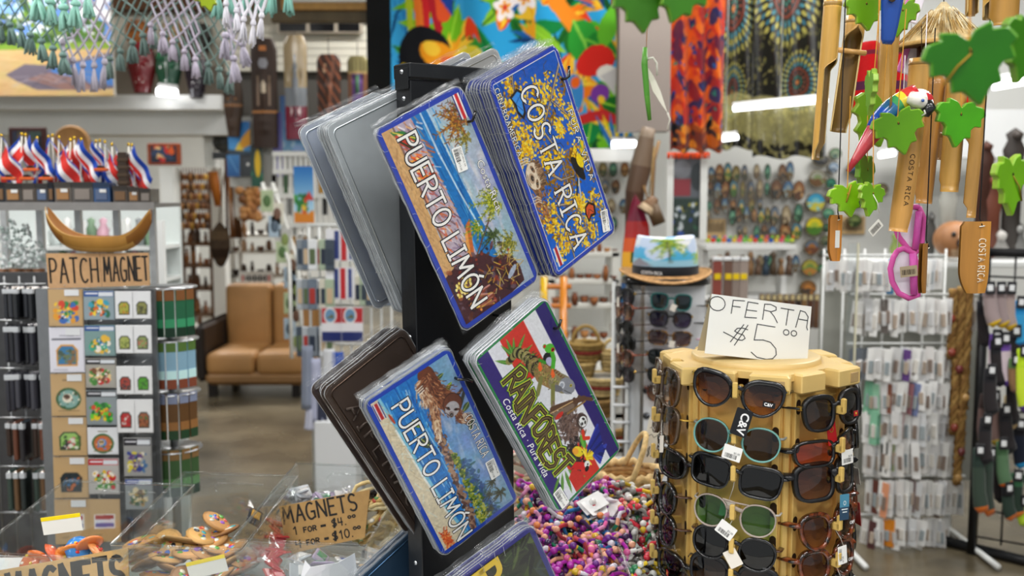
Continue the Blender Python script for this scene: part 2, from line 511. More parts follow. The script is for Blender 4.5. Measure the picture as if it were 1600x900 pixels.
    def palm(s,x,y,r,col,n=8,seed=1,hi=None,wd=.22):
        q = random.Random(seed)
        for i in range(n):
            a = 360 * i / n + q.uniform(-15,15); L = r * q.uniform(.75,1.1); ar = math.radians(a)
            p = [(x+L*t*math.cos(ar),y+L*t*math.sin(ar)-L*.35*t*t) for t in [k/6 for k in range(7)]]
            s.line(p,r*wd,col,w1=r*.04)
            if hi: s.line([(a_+.3,b_+r*.03) for a_,b_ in p],r*.06,hi,w1=.2)
            for k in range(1,7):
                for sg in (-1,1): s.line([p[k],(p[k][0]+r*.16*math.cos(ar+sg*1.1),p[k][1]+r*.16*math.sin(ar+sg*1.1)-r*.06)],r*.05,hi if (hi and k%2) else col)
        return s

    def down(s,nx,ny):
        """average to nx x ny cells"""
        ys = (np.arange(ny+1)*s.H/ny).astype(int); xs = (np.arange(nx+1)*s.W/nx).astype(int)
        c = np.add.reduceat(np.add.reduceat(s.a,ys[:-1],0),xs[:-1],1); n = np.diff(ys)[:,None,None] * np.diff(xs)[None,:,None]
        return c / n


def picture(name,cv,nx,ny,fn,m='print',parent=None):
    """grid mesh coloured by a canvas; fn(A,B) -> x,y,z arrays for A,B in 0..1"""
    c = cv.down(nx,ny); A, B = np.meshgrid((np.arange(nx))/(nx-1),np.arange(ny)/(ny-1)); x, y, z = fn(A,B)
    v = np.stack([x+0*A,y+0*A,z+0*A],-1).reshape(-1,3)
    i = (np.arange(ny-1)[:,None]*nx+np.arange(nx-1)[None]).ravel(); f = np.stack([i,i+1,i+nx+1,i+nx],1)
    me = bpy.data.meshes.new(name); me.vertices.add(len(v)); me.vertices.foreach_set('co',v.ravel()); me.loops.add(f.size); me.loops.foreach_set('vertex_index',f.ravel())
    me.polygons.add(len(f)); me.polygons.foreach_set('loop_start',np.arange(len(f))*4); me.update(calc_edges=True); me.validate()
    me.polygons.foreach_set('use_smooth',np.ones(len(f),bool))
    a = me.color_attributes.new('Col','FLOAT_COLOR','POINT'); cc = np.ones((len(v),4)); q = c.reshape(-1,3); cc[:,:3] = np.where(q<=.04045,q/12.92,((q+.055)/1.055)**2.4)
    a.data.foreach_set('color',cc.ravel()); me.materials.append(M[m])
    o = bpy.data.objects.new(name,me); COL.objects.link(o)
    if parent is not None: o.parent = parent
    return o


def rrect(w_,h_,r,n=4):
    p = []
    for (cx,cy,a) in ((w_/2-r,h_/2-r,0),(-w_/2+r,h_/2-r,90),(-w_/2+r,-h_/2+r,180),(w_/2-r,-h_/2+r,270)):
        p += [(cx+r*math.cos(math.radians(a+90*i/n)),cy+r*math.sin(math.radians(a+90*i/n))) for i in range(n+1)]
    return p


def bars(mb,x,y,w_,h_,z,seed,col='101010'):
    r = random.Random(seed); q = x
    while q < x + w_:
        b = r.choice([.02,.03,.05]) * w_; mb.flat([(q,y),(min(q+b,x+w_),y),(min(q+b,x+w_),y+h_),(q,y+h_)],z,col); q += b + r.choice([.02,.03,.04]) * w_
mat('bare',None,.3,metal=.45,noise=(6,.25),bump=(20,.1)); mat('bronze',None,.34,metal=.3,noise=(12,.1))
# ------------------------------------------------------------------ souvenir plates on their rack
def art_beach():
    c = Canvas(289,136,'a4b9cc',2); q = lambda a, b: (a-8,b-8)
    c.grad((0,70),'a9c4dc',(0,136),'9fb0c2'); c.hue(.07,40,3)
    for i in range(26): c.ell(R.uniform(20,200),R.uniform(86,132),R.uniform(8,22),R.uniform(2,6),R.choice(['d5cfd8','c4bccd','dcd8d6','b7c6d8']),R.uniform(-6,10),.55,.8)
    c.fill([(0,46),(0,76),(80,82),(170,90),(230,92),(230,46)],'1d74bd')
    for i in range(70):
        x = R.uniform(0,190); y = R.uniform(50,86); c.line([(x,y),(x+R.uniform(10,40),y+R.uniform(-2,4))],R.uniform(.8,2.4),R.choice(['3a96d6','0f5aa5','1f86cc','60b4e2','0c4c94']),.8)
    c.line([(0,66),(60,68),(120,74),(190,84)],2.6,'dfeaf2',.8); c.line([(0,78),(90,84),(190,93)],1.4,'cfe0ee',.6)
    c.fill([(0,20),(0,50),(60,54),(140,58),(210,62),(210,20)],'b9a9b8')
    for i in range(190):
        x = R.uniform(0,205); y = R.uniform(17,56); c.line([(x,y),(x+R.uniform(4,16),y+R.uniform(-1,9))],R.uniform(.8,2.6),R.choice(['e4dce2','8c7390','d65f2f','f08a3a','b43a2a','f4efee','6f5f80','9a7b70','e8b070','5d3a4e']),.75)
    for i in range(60):
        x = R.uniform(45,85); y = R.uniform(20,46); c.line([(x,y),(x+R.uniform(2,8),y+R.uniform(2,9))],R.uniform(1,2.6),R.choice(['f26a1c','ffb02a','d93a1c','fbe08a']),.85)
    c.fill([(0,0),(0,17),(60,19),(140,17),(230,20),(230,0)],'cfa36c'); c.line([(0,19),(100,20),(210,20)],3,'7a4b3a',.8)
    for i in range(60): x = R.uniform(0,210); c.line([(x,R.uniform(1,16)),(x+R.uniform(6,26),R.uniform(1,16))],R.uniform(.7,2),R.choice(['e2bd86','b98a56','d9b078','a97a50']),.5)
    c.fill([(4,12),(10,30),(26,46),(40,40),(24,22)],'2f7a3c'); c.fill([(10,16),(16,32),(34,46),(40,34),(26,20)],'c5402c'); c.line([(12,22),(36,44)],3,'f0dfc0'); c.line([(18,18),(42,38)],2.4,'20402a'); c.line([(6,16),(26,44)],1.6,'f2d24a')
    # wreck, trees and the netted heap on the right
    c.fill([(166,62),(160,72),(200,60),(222,52),(216,44),(190,52)],'c9682e'); c.fill([(172,62),(206,52),(200,48),(176,56)],'e8a04e')
    c.fill([(205,30),(212,70),(228,84),(236,112),(262,120),(284,118),(289,90),(289,0),(214,0)],'47252a')
    for i in range(150):
        x = R.uniform(207,286); y = R.uniform(4,112); c.ell(x,y,R.uniform(1.5,7),R.uniform(1,3.4),R.choice(['7a2a22','33181c','9a3d28','5d3020','22121a','6b5560','1c2c4a','a35a34']),R.uniform(0,180),.8)
    for i in range(46):
        x = R.uniform(222,282); y = R.uniform(52,116); a = R.uniform(0,PI); L = R.uniform(6,20); c.line([(x,y),(x+L*math.cos(a),y+L*math.sin(a))],R.uniform(.7,1.2),R.choice(['e6c648','f2e28a','c99a30','d8b23c']))
    c.ell(262,104,4,12,'a9b4c8',30)
    for i in range(46): c.ell(R.uniform(229,250)+0,R.uniform(6,36),2.3,2,R.choice(['efd867','e0bf45','f6e796','c79b2c']))
    for i in range(14): c.ell(R.uniform(255,284),R.uniform(18,34),2.2,1.9,R.choice(['efd867','d9a93c','e9974a']))
    for i in range(22): x = R.uniform(258,284); c.line([(x,R.uniform(30,40)),(x+R.uniform(-4,10),R.uniform(48,62))],2.2,R.choice(['d9a094','b9735e','e3b54a','8a4030']),.85)
    c.line([(212,60),(196,78),(180,98),(160,116)],2.4,'6b4028'); c.line([(214,60),(206,80),(200,96)],1.5,'3a2c24')
    c.palm(158,118,26,'6c7a1e',10,4,'c8c83c'); c.palm(199,97,17,'27381c',9,5,'5b7030'); c.palm(222,118,20,'5d6420',9,6,'b4aa3a'); c.palm(178,78,16,'49801e',8,8,'cfae2e')
    c.palm(34,112,30,'7d4a22',8,9,'c1872c'); c.palm(22,128,22,'5a4a22',7,10,'a04a2a'); c.palm(60,116,18,'5d5a2a',6,12,'b5a23c')
    c.fill([q(8,130),q(8,144),q(44,144),q(44,130)],'f2f2f2'); c.fill([q(8,134.5),q(8,139.5),q(44,139.5),q(44,134.5)],'cf2a30'); c.fill([q(8,142),q(8,144),q(44,144),q(44,142)],'25307c'); c.fill([q(8,130),q(8,132),q(44,132),q(44,130)],'25307c')
    c.grain(.10,3,4); return c


def art_blossom():
    c = Canvas(289,136,'0f62cf',2); c.grad((0,0),'1554b8',(289,136),'1368d8')
    def branch(p,w0,w1,seed):
        c.line(p,w0+1.2,'2f2620',w1=w1+.8); c.line(p,w0,'8d7d6c',w1=w1); c.line([(a,b+w0*.2) for a,b in p],w0*.35,'c9bba8',w1=w1*.3)
    def leaves(n,seed,dark):
        r = random.Random(seed)
        for i in range(n):
            cx, cy = r.uniform(0,289), r.uniform(0,136)
            if 112 < cx < 190 and cy < 40: continue
            k = r.randint(14,34)
            for j in range(k):
                c.ell(cx+r.gauss(0,7),cy+r.gauss(0,5.5),r.uniform(1.4,3.4),r.uniform(1,2.2),r.choice(['7a5410','8f6414','a87a1c'] if dark else ['f2c41c','f8d62e','e2a914','fbe45a','d29612','f4c422']),r.uniform(0,180))
    leaves(46,5,True); leaves(34,21,False)
    branch([(20,136),(60,96),(92,60),(112,30),(120,0)],3.4,2,1); branch([(92,62),(140,80),(200,74),(289,90)],3,1.4,2); branch([(60,96),(90,118),(130,136)],2.4,1.2,3)
    branch([(180,0),(200,30),(240,44),(289,40)],5,2.4,4); branch([(196,28),(210,64),(236,100),(250,136)],3,1.4,5); branch([(150,44),(172,66),(178,92)],4,2.5,8); branch([(0,40),(40,26),(90,20)],2,1,6)
    for i in range(40):
        x, y = R.uniform(0,289), R.uniform(0,136); a = R.uniform(0,6.28); c.line([(x,y),(x+9*math.cos(a),y+9*math.sin(a)),(x+17*math.cos(a+.5),y+17*math.sin(a+.5))],.9,R.choice(['3a2c22','57453a','1c1a18']))
    leaves(44,9,False)
    # blue butterfly, toucan, orange butterfly
    c.fill([(26,22),(20,40),(30,50),(44,44),(58,42),(64,34),(52,26),(40,26)],'14181f'); c.fill([(29,25),(24,39),(31,46),(43,41),(54,39),(58,34),(49,29),(40,30)],'2f8fe8'); c.line([(38,30),(30,44)],1,'0d3f8a'); c.line([(42,31),(52,38)],1,'0d3f8a')
    c.ell(172,106,22,8,'16161a',18); c.ell(164,115,11,7,'f4d81c',10); c.line([(156,124),(142,131),(134,128)],7,'e9c81e',w1=3); c.line([(150,127),(134,126)],2,'7ab02a'); c.ell(158,122,2.2,2.2,'101010'); c.line([(186,100),(214,92)],3,'c8cdd4'); c.line([(186,98),(206,86)],3,'22242a')
    c.fill([(226,104),(236,116),(252,112),(250,100),(256,92),(240,90),(230,94)],'1b1512'); c.fill([(230,104),(237,112),(248,109),(246,101),(251,94),(240,93),(233,96)],'d9562a'); c.line([(238,102),(246,108)],1,'201510'); c.line([(238,100),(246,96)],1,'201510')
    # sloth
    for i in range(260): c.ell(148+R.gauss(0,15)*.9+8,8+abs(R.gauss(0,12)),3,1.1,R.choice(['8a6346','6d4a34','a57a56','5a3c2c']),R.uniform(20,160),.8)
    c.ell(144,19,23,19,'7a5a44'); c.ell(143,17,20,15.5,'e3d3bc')
    for (ex,ey,rt) in ((133,18,20),(155,18,-20)): c.ell(ex,ey,6.5,2.8,'8d6c52',rt); c.ell(ex,ey,2.1,2.1,'0c0a0a'); c.ell(ex+.6,ey+.7,.6,.6,'e8e4dc')
    c.ell(144,11,7.5,5.5,'b79d84'); c.ell(144,12,4.4,2.8,'3a2d2a'); c.ell(145,13,1.2,.7,'8f8884'); c.line([(136,5),(144,3.4),(152,5)],1,'3a2a22')
    for i in range(140): x = 144 + R.uniform(-20,20); c.line([(x,26+R.uniform(-3,5)),(x+R.uniform(-2,2),31+R.uniform(0,5))],1,R.choice(['5f4433','8d6b50','b59575','4a3226']),.8)
    for i in range(90): c.ell(188+R.gauss(0,12),11+R.gauss(0,6),3.4,1.2,R.choice(['a5663c','c48250','7d4a2c']),R.uniform(-20,40),.85)
    for k in range(3): c.line([(112+4*k,0),(113+4*k,12),(117+4*k,18)],1.8,'dfd2bf'); c.line([(170+4*k,0),(171+4*k,9),(176+4*k,14)],1.8,'d9c4ab')
    c.fill([(254,4),(254,15),(284,15),(284,4)],'f0f0f0'); c.fill([(254,6.8),(254,12.2),(284,12.2),(284,6.8)],'b6262e'); c.grain(.08,2.5,6); return c


def art_cove():
    c = Canvas(289,136,'7fa9cf',2); c.grad((0,70),'5d8fc4',(0,136),'86a7cc'); c.hue(.06,30,33)
    for i in range(30): c.ell(R.uniform(60,289),R.uniform(88,132),R.uniform(8,26),R.uniform(2,6),R.choice(['a9bdd6','9aaecb','b9c3d4','6f97c8']),R.uniform(-5,5),.5,.8)
    c.fill([(0,10),(0,84),(110,80),(200,72),(289,66),(289,10)],'2277c6')
    for i in range(190):
        x = R.uniform(-10,280); y = R.uniform(14,80); c.line([(x,y),(x+R.uniform(8,44),y+R.uniform(-2,2))],R.uniform(.8,2.6),R.choice(['3f9fe0','0f57b4','1c6fc8','7cc4ec','c4e4f4','0a4290']),.75)
    c.fill([(0,0),(0,12),(70,18),(140,22),(220,30),(289,40),(289,0)],'d9cdb0'); c.line([(0,14),(70,20),(140,24),(220,32),(289,43)],5,'8fd0e0',.8); c.line([(60,16),(150,21),(250,32)],3,'eef4f2',.8)
    for i in range(60): x = R.uniform(0,289); c.line([(x,R.uniform(1,20)),(x+R.uniform(4,20),R.uniform(1,22))],1.4,R.choice(['e8dcc0','c9b48e','cfe2e4','b9a27a']),.5)
    # rocks then jungle
    for i in range(260):
        x = R.uniform(95,289); b = 72 - (x-95) * .07; c.ell(x,b+R.gauss(0,3.2),R.uniform(2,6),R.uniform(1,3),R.choice(['6d4a40','8f6a58','b08a70','43302e','a9886a','5a3c38']),R.uniform(-20,40),.9)
    for i in range(420):
        x = R.uniform(150,289); t = (x-150) / 139; c.ell(x,76-t*6+R.random()**1.3*(6+22*t),R.uniform(1.5,4),R.uniform(1,2.6),R.choice(['4a6a1c','7f8f2a','a9a83c','2f4a1a','c4c04c','5f7c22']),R.uniform(0,180),.9)
    for i in range(160):
        x = R.uniform(170,289); t = (x-170) / 119; c.ell(x,88+t*12+R.gauss(0,4),R.uniform(2,6),R.uniform(1,3),R.choice(['2b4f8a','1f3d6c','3a6290','2a5a58']),R.uniform(0,180),.75)
    for (x,y,r,s_) in ((236,116,11,3),(252,104,9,4),(262,120,15,5),(276,96,8,6)): c.line([(x,y),(x+r*.6,y-r*1.6)],1,'2b2a22'); c.palm(x,y,r,'2c2f20',9,s_,'5b5a3a')
    # sloth on its branch
    c.line([(64,136),(72,116),(58,96),(30,84)],5,'4b3a34'); c.line([(70,136),(86,122)],6,'3a3d3a')
    for (x,y,a,L,w_) in ((44,124,-60,22,8),(24,118,-80,18,7),(96,44,20,26,14),(80,52,-160,22,9),(110,128,-20,26,12),(90,136,-60,20,10)): c.leaf(x,y,a,L,w_,R.choice(['6f9a2c','3f5a3a','8cae3c','37483c']),'c8d070')
    def fur(x0,y0,x1,y1,w_,n,cols):
        for i in range(n):
            t = R.random(); o = R.gauss(0,w_*.3); x = x0 + (x1-x0) * t; y = y0 + (y1-y0) * t; d = math.hypot(x1-x0,y1-y0); nx, ny = -(y1-y0) / d, (x1-x0) / d
            c.line([(x+nx*o,y+ny*o),(x+nx*o*1.15+(x1-x0)/d*5,y+ny*o*1.15+(y1-y0)/d*5)],1.3,R.choice(cols),.85)
    br = ['5a2f22','7d4630','a5653f','3a2220','c98f62','6b3a2c']; lt = ['e0c6a8','c9a07c','f0e0c8','a9785a','7a4630']
    c.line([(10,92),(52,96)],27,'6b3a28'); c.line([(44,92),(76,110)],30,'74432e'); c.line([(54,84),(94,74)],15,'b58a68'); c.line([(72,110),(108,113),(114,122)],13,'7a4832'); c.line([(18,78),(50,77)],13,'d8b898'); fur(10,92,52,96,30,120,br); fur(18,78,54,76,16,170,lt); fur(44,92,78,112,34,130,br); fur(54,84,92,74,16,90,lt+br); c.line([(88,76),(110,70)],9,'d9bf9c'); fur(88,76,110,70,9,60,lt); fur(72,110,108,112,16,90,br); fur(104,112,116,124,12,160,lt+br); fur(18,92,24,74,11,100,br)
    c.ell(77,111,18,16,'2e1c18'); c.ell(77,111,17,15,'6a3a2a'); c.ell(84,107,12.5,12,'b4b0b4'); c.ell(89,113,5,2,'5a342a',60); c.ell(79,101,5,2,'5a342a',30); c.ell(88,112,1.9,1.9,'080808'); c.ell(79,102,1.9,1.9,'080808'); c.ell(91,102,5.5,4.6,'8a7a78'); c.ell(92,102,3.2,2.6,'2a2020'); c.ell(92.5,102,1.2,.8,'8a8a90'); c.line([(84,96),(91,98)],1,'201818')
    for k in range(3): c.line([(108+3*k,72),(120,70-3*k)],1.7,'efe2cf'); c.line([(22+4*k,80),(24+4*k,70)],1.7,'f2e8d8'); c.line([(112,124-3*k),(103,122-2*k)],1.5,'efe2cf')
    c.fill([(4,1),(4,12),(32,12),(32,1)],'eeeeee'); c.fill([(4,4),(4,9),(32,9),(32,4)],'b7282e'); c.line([(4,1.5),(32,1.5)],1.6,'2a3480'); c.line([(4,11.5),(32,11.5)],1.6,'2a3480')
    for i in range(60): c.line([(270+R.gauss(0,9),4+R.random()*4),(272+R.gauss(0,10),12+R.random()*8)],2,R.choice(['d9562a','e8793c','b83c20','f0a05a']),.8)
    c.ell(80,26,7,2,'7a4030',6); c.ell(40,18,10,2,'b8482e',8); c.grain(.1,3,8); return c


def art_forest():
    c = Canvas(297,144,'e6e8ee',2)
    for (y0,y1,col) in ((0,22,'3b2f78'),(22,46,'e3e5ee'),(46,96,'d23a30'),(96,122,'e6e8ee'),(122,144,'32286e')): c.fill([(0,y0),(297,y0),(297,y1),(0,y1)],col)
    c.fill([(86,46),(230,46),(230,96),(86,96)],'dfe2ea'); c.fill([(86,22),(100,22),(100,46),(86,46)],'e3e5ee')
    for (x,y,a,L) in ((40,52,150,34),(38,54,175,34),(40,56,200,36),(44,48,225,34),(36,60,120,34),(44,60,95,32),(50,64,75,30),(58,66,62,24),(250,40,-10,42),(250,34,-30,40),(252,46,12,36),(250,28,-55,34),(262,52,30,30)): c.leaf(x,y,a,L,6,'4f8a34','9fc070')
    # iguana
    P = [(36,44),(34,62),(48,72),(66,76),(92,84),(116,98),(132,108)]
    for i in range(len(P)-1):
        for k in range(26):
            t = k / 26; x = P[i][0] + (P[i+1][0]-P[i][0]) * t; y = P[i][1] + (P[i+1][1]-P[i][1]) * t; r = [6,8,9,13,15,14,12][i]; c.ell(x,y,r,r,'2a2622' if (int((i*26+k)/7)%2 and i<4) else ['8f8a50','94905a','a09a66','8f7a4e','94754c','8d8466','9a9888'][i])
    for i in range(260): k = R.randint(2,5); c.ell(P[k][0]+R.gauss(0,9),P[k][1]+R.gauss(0,6),1.5,1,R.choice(['6e7a3c','b09a5c','59502e','c9b67c','88903c']),R.uniform(0,180),.7)
    for i in range(16): x = 50 + i * 5; y = 84 + i * 1.8; c.fill([(x,y),(x+2,y+7),(x+4,y+1)],'7a4a2c')
    c.ell(138,112,17,12,'8c8f98',25); c.ell(130,104,6,6,'d4d8e0'); c.ell(130,104,3.4,3.4,'9aa0ac'); c.ell(142,118,2.4,2.4,'c9b83c'); c.ell(142,118,1.2,1.2,'101010'); c.line([(140,104),(154,112)],1.2,'4a4c50'); c.ell(128,94,12,5,'6f7078',40)
    for (a,b,d,e) in ((96,78,112,60),(120,90,146,74)): c.line([(a,b),(d,e)],8,'7f8048',w1=4)
    # frog
    c.ell(80,106,13,10,'201d24',30); c.ell(84,104,8,6,'b8b4d4',20); c.line([(70,116),(86,112),(96,104)],8,'4fae36'); c.ell(66,114,9,7,'58bb3a',60); c.ell(72,118,4.6,4.6,'58bb3a'); c.ell(72,118,3.4,3.4,'c4242c'); c.ell(72,118,1.3,2.4,'0a0a0a'); c.ell(58,108,3.6,3.6,'58bb3a'); c.ell(58,108,2.4,2.4,'c4242c'); c.line([(80,96),(70,90)],5,'3f8f2c')
    for (x,y) in ((74,88),(98,102)):
        for k in range(4): c.line([(x,y),(x+11*math.cos(-.4+.5*k),y-6*math.sin(.3+.6*k))],3,'ec6a35')
    # sloth
    for i in range(420): c.ell(196+R.gauss(0,16),84+R.gauss(0,11),4,1.5,R.choice(['6f5a52','5a463f','84706a','4b3a36','7d6258']),R.uniform(0,180),.85)
    for k in range(7): c.line([(166+k*2,70+k*6),(150+k*3,62+k*10)],6,['5d4a40','6f5648','4a3a34'][k%3])
    c.line([(150,70),(176,128),(188,140)],9,'5f4434',w1=6); c.line([(160,64),(172,104)],8,'7d6a5c'); c.line([(154,64),(166,108)],2,'c9a878'); c.line([(176,90),(182,128)],3,'8f6f3e'); c.ell(168,76,4,9,'c8352e'); c.ell(205,107,12,11,'4b3c38',0); c.ell(207,108,9,8,'eef0f0'); c.ell(204,111,3.4,1.8,'26201e',30); c.ell(211,111,3.2,1.8,'26201e',-30); c.ell(209,105,2.6,2,'1c1818'); c.line([(202,102),(212,102)],1,'2a2626')
    # toucan, macaw
    for i in range(200): c.ell(240+R.gauss(0,12),68+R.gauss(0,9),4,1.5,R.choice(['2b2526','3a3032','4d4244','1e1a1c']),R.uniform(0,180),.9)
    c.ell(242,76,12,8,'e8cf2e',30); c.ell(238,72,7,5,'f0a83c',30); c.ell(236,92,12,5,'4d9a3e',-10); c.line([(220,100),(232,96),(238,104)],6,'d8402c'); c.line([(224,93),(244,89)],4,'6db244'); c.ell(248,84,2.4,2.4,'101010')
    for k in range(9): c.line([(252+k*2,92),(232+k*5,128-k*1.2)],5,R.choice(['27308c','1d2468','3440a8'])); c.line([(262,96),(272+k*2,126-k*3)],4.4,R.choice(['27308c','1d2468','3a48b0']))
    for k in range(26): a = R.uniform(-.5,3.6); c.line([(262,84),(262+R.uniform(8,18)*math.cos(a),84+R.uniform(6,16)*math.sin(a))],2.6,R.choice(['f2d422','f7e34a','e8c41a']))
    c.fill([(250,60),(262,74),(276,84),(280,76),(268,62),(256,52)],'cf2a2a'); c.ell(272,80,6,5.5,'f2f2ee'); c.ell(273,81,1.5,1.5,'101010'); c.ell(278,76,4,5,'1c1c1e',30)
    for k in range(10): c.line([(256,62),(232+k*2,50+k)],1.6,R.choice(['cf2a2a','e2473a','9a1c20']))
    c.fill([(266,40),(297,40),(297,62),(276,66),(258,52)],'c9352f'); c.grain(.05,2.5,12); return c


def art_jungle():
    c = Canvas(289,136,'2a3020',2)
    for i in range(260): c.leaf(R.uniform(0,289),R.uniform(0,136),R.uniform(0,360),R.uniform(16,44),R.uniform(4,12),R.choice(['27361c','1c2618','3c4c22','1a1c1a','4a5a2c','22241f','303a3a']),R.choice([None,'4a5c30']))
    c.fill([(0,0),(150,0),(90,60),(30,70),(0,60)],'3a3634',.8); c.grain(.1,3,9); return c


def sleeve_bag(parent,flap=True,seed=1):
    r = random.Random(seed); W_, H_ = .3095, .1570; mb = MB(); nx, ny = 26, 14
    def fz(a,b,s_):
        e = min(a,1-a,b*.55,(1-b)*.55) * 22; return s_ * (.0009+.0016*min(1,e)) + r.uniform(-.0005,.0005)
    for s_ in (1,-1):
        mb.surf(nx,ny,lambda a,b:((a-.5)*W_,(b-.5)*H_,fz(a,b,s_)),'ffffff')
    o = mb.build('clear_sleeve','film',parent)
    q = MB(); p = rrect(W_-.003,H_-.003,.012,3); pts = [(x+r.uniform(-.0012,.0012),y+r.uniform(-.0012,.0012),r.uniform(-.0009,.0009)) for x,y in p]
    dense = []
    for i in range(len(pts)):
        a, b = Vector(pts[i]), Vector(pts[(i+1)%len(pts)]); k = max(1,int((b-a).length/.012))
        for j in range(k): dense.append(a.lerp(b,j/k)+Vector((r.uniform(-.0006,.0006),r.uniform(-.0006,.0006),r.uniform(-.0008,.0008))))
    vs = []; fs = []; n = len(dense)
    for i, v in enumerate(dense):
        k = 1 - .0062 / max(.02,v.xy.length) ; vs += [(v.x,v.y,v.z),(v.x*.982,v.y*.966,r.uniform(.0010,.0022)),(v.x*.982,v.y*.966,-.0018)]
    for i in range(n):
        j = (i+1) % n; fs += [(3*i,3*j,3*j+1,3*i+1),(3*i,3*i+2,3*j+2,3*j)]
    q.add(vs,fs,'ffffff',False)
    if flap:  # the open end of the bag, folded and crumpled
        q.surf(16,3,lambda a,b:(-W_/2-.001-b*.007+r.uniform(-.0012,.0012),(a-.5)*H_*.98,.0008+r.uniform(-.0016,.0018)),'ffffff',False)
    t = q.build('sleeve_seam','crinkle',o); e = MB(); e.tube(dense+dense[:1],.00045,'ffffff',5,caps=False)
    for k in range(18):  # creases running in from the weld
        v = dense[r.randrange(len(dense))]; q2 = Vector((v.x*r.uniform(.9,.97),v.y*r.uniform(.86,.96),.0026)); e.tube([v,v.lerp(q2,.5)+Vector((r.uniform(-.003,.003),r.uniform(-.003,.003),.002)),q2],.00028,'ffffff',3,caps=False)
    e.build('sleeve_weld','weld',o); return o


def slot_mesh(mb,x,y):
    mb.flat([(x+.006*math.cos(a)+(.002 if math.cos(a)>0 else -.002),y+.0026*math.sin(a)) for a in [2*PI*k/12 for k in range(12)]],.0011,'14161c')


def price_label(parent,x,y,rz,seed,price='$13.00'):
    T = TR((x,y,.0031),0,0,rz); mb = MB(); mb.prism(rrect(.034,.017,.0015,2),-.0002,0,'f3f3f0'); bars(mb,-.015,-.0062,.018,.0075,.0001,seed)
    o = mb.build('price_label','paper',parent); o.matrix_local = T
    font_mesh('PLACAS METAL GR',.0032,'222222','label_print','paper',o,TR((-.015,.0045,.0001))); font_mesh(price,.0042,'111111','label_print','paper',o,TR((.0035,-.004,.0001))); font_mesh('005422',.003,'222222','label_print','paper',o,TR((-.015,.0018,.0001)))
    return o


def plate_sheet(root,col,back='7f868c',rim=None):
    mb = MB(); P = rrect(.305,.1525,.013,5); P2 = rrect(.3025,.150,.012,5)
    n = len(P); vs = [(x,y,0) for x,y in P] + [(x,y,.0011) for x,y in P2] + [(x,y,-.0014) for x,y in P]
    fs = [(i,(i+1)%n,n+(i+1)%n,n+i) for i in range(n)] + [(2*n+i,2*n+(i+1)%n,(i+1)%n,i) for i in range(n)] + [tuple(range(n,2*n)),tuple(range(3*n-1,2*n-1,-1))]
    mb.add(vs,fs,[rim or col]*n+[back]*n+[col,back]); return mb.build('sheet','enamel',root)


def letters(root,text,x0,x1,y,h,st,fill='f4f4f0',line='15161c',ol=.0024,gap=.2,z=.0016,wid=1.0,serif=False,slant=0):
    pl, w_ = layout(text,gap,wid); k = (x1-x0) / w_; q = [[(x0+a*k+slant*b*h,y+b*h) for a,b in s_] for s_ in pl]
    a = MB(); ribbon(a,q,st+ol,z,line); b = MB(); ribbon(b,q,st,z+.0002,fill)
    if serif:
        for s_ in q:
            for e in (s_[0],s_[-1]): ribbon(a,[[(e[0]-.0032,e[1]),(e[0]+.0032,e[1])]],.0016+ol,z,line); ribbon(b,[[(e[0]-.003,e[1]),(e[0]+.003,e[1])]],.0015,z+.0002,fill)
    o = b.build('lettering','print',root); a.build('letter_outline','print',o); return o


def mm(x): return x / 1000


def pic(root,cv,w_,h_,nx,ny):
    return picture('printed_picture',cv,nx,ny,lambda A,B:((A-.5)*w_,(B-.5)*h_,.0014+0*A),'print',root)


def outlined(root,text,size,x,y,col='f6f6f2',line='181a20',off=.00055,shear=0,sp=1):
    o = font_mesh(text,size,col,'lettering','print',root,TR((x,y,.0018)),0,shear,sp); font_mesh(text,size,line,'letter_outline','print',o,TR((0,0,-.0002)),off,shear,sp); return o


X0, Y0 = -.1525, -.07625


def plate_beach():
    r = thing('souvenir_plate','','plate'); plate_sheet(r,'2f45ae',rim='1f3286'); pic(r,art_beach(),.289,.1365,290,137)
    letters(r,'PUERTO LIMÓN',X0+.026,X0+.281,Y0+.026,.030,.0036,'f6f4f0','23222a',.0030,.2)
    outlined(r,'Costa Rica',.0165,X0+.104,Y0+.1275,sp=1.06); price_label(r,X0+.089,Y0+.103,-.12,3)
    m = MB(); [slot_mesh(m,X0+a,Y0+b) for a,b in ((.05,.012),(.255,.012),(.255,.1405),(.05,.1405))]; m.build('bolt_slots','print',r)['kind'] = 'stuff'; sleeve_bag(r,True,3); return r


def plate_blossom():
    r = thing('souvenir_plate','','plate'); plate_sheet(r,'2b46b8',rim='182a74'); m = MB(); m.flat(rrect(.2915,.139,.003,3),.00125,'d8dce8'); m.build('border_line','print',r); pic(r,art_blossom(),.289,.1365,290,137)
    letters(r,'COSTA RICA',X0+.034,X0+.284,Y0+.052,.034,.0037,'f7f6f2','17171b',.0028,.3,serif=True,slant=.05)
    letters(r,'CENTROAMERICA',X0+.014,X0+.113,Y0+.0075,.0085,.0011,'f4f4f0','17171b',.0014,.24); letters(r,'PURA VIDA',X0+.097,X0+.208,Y0+.131,.0095,.0014,'f7f7f2','17171b',.0016,.34)
    price_label(r,X0+.278,Y0+.134,-.25,5); m = MB(); [slot_mesh(m,X0+a,Y0+b) for a,b in ((.05,.012),(.255,.1405),(.05,.1405))]; m.build('bolt_slots','print',r)['kind'] = 'stuff'; sleeve_bag(r,True,5); return r


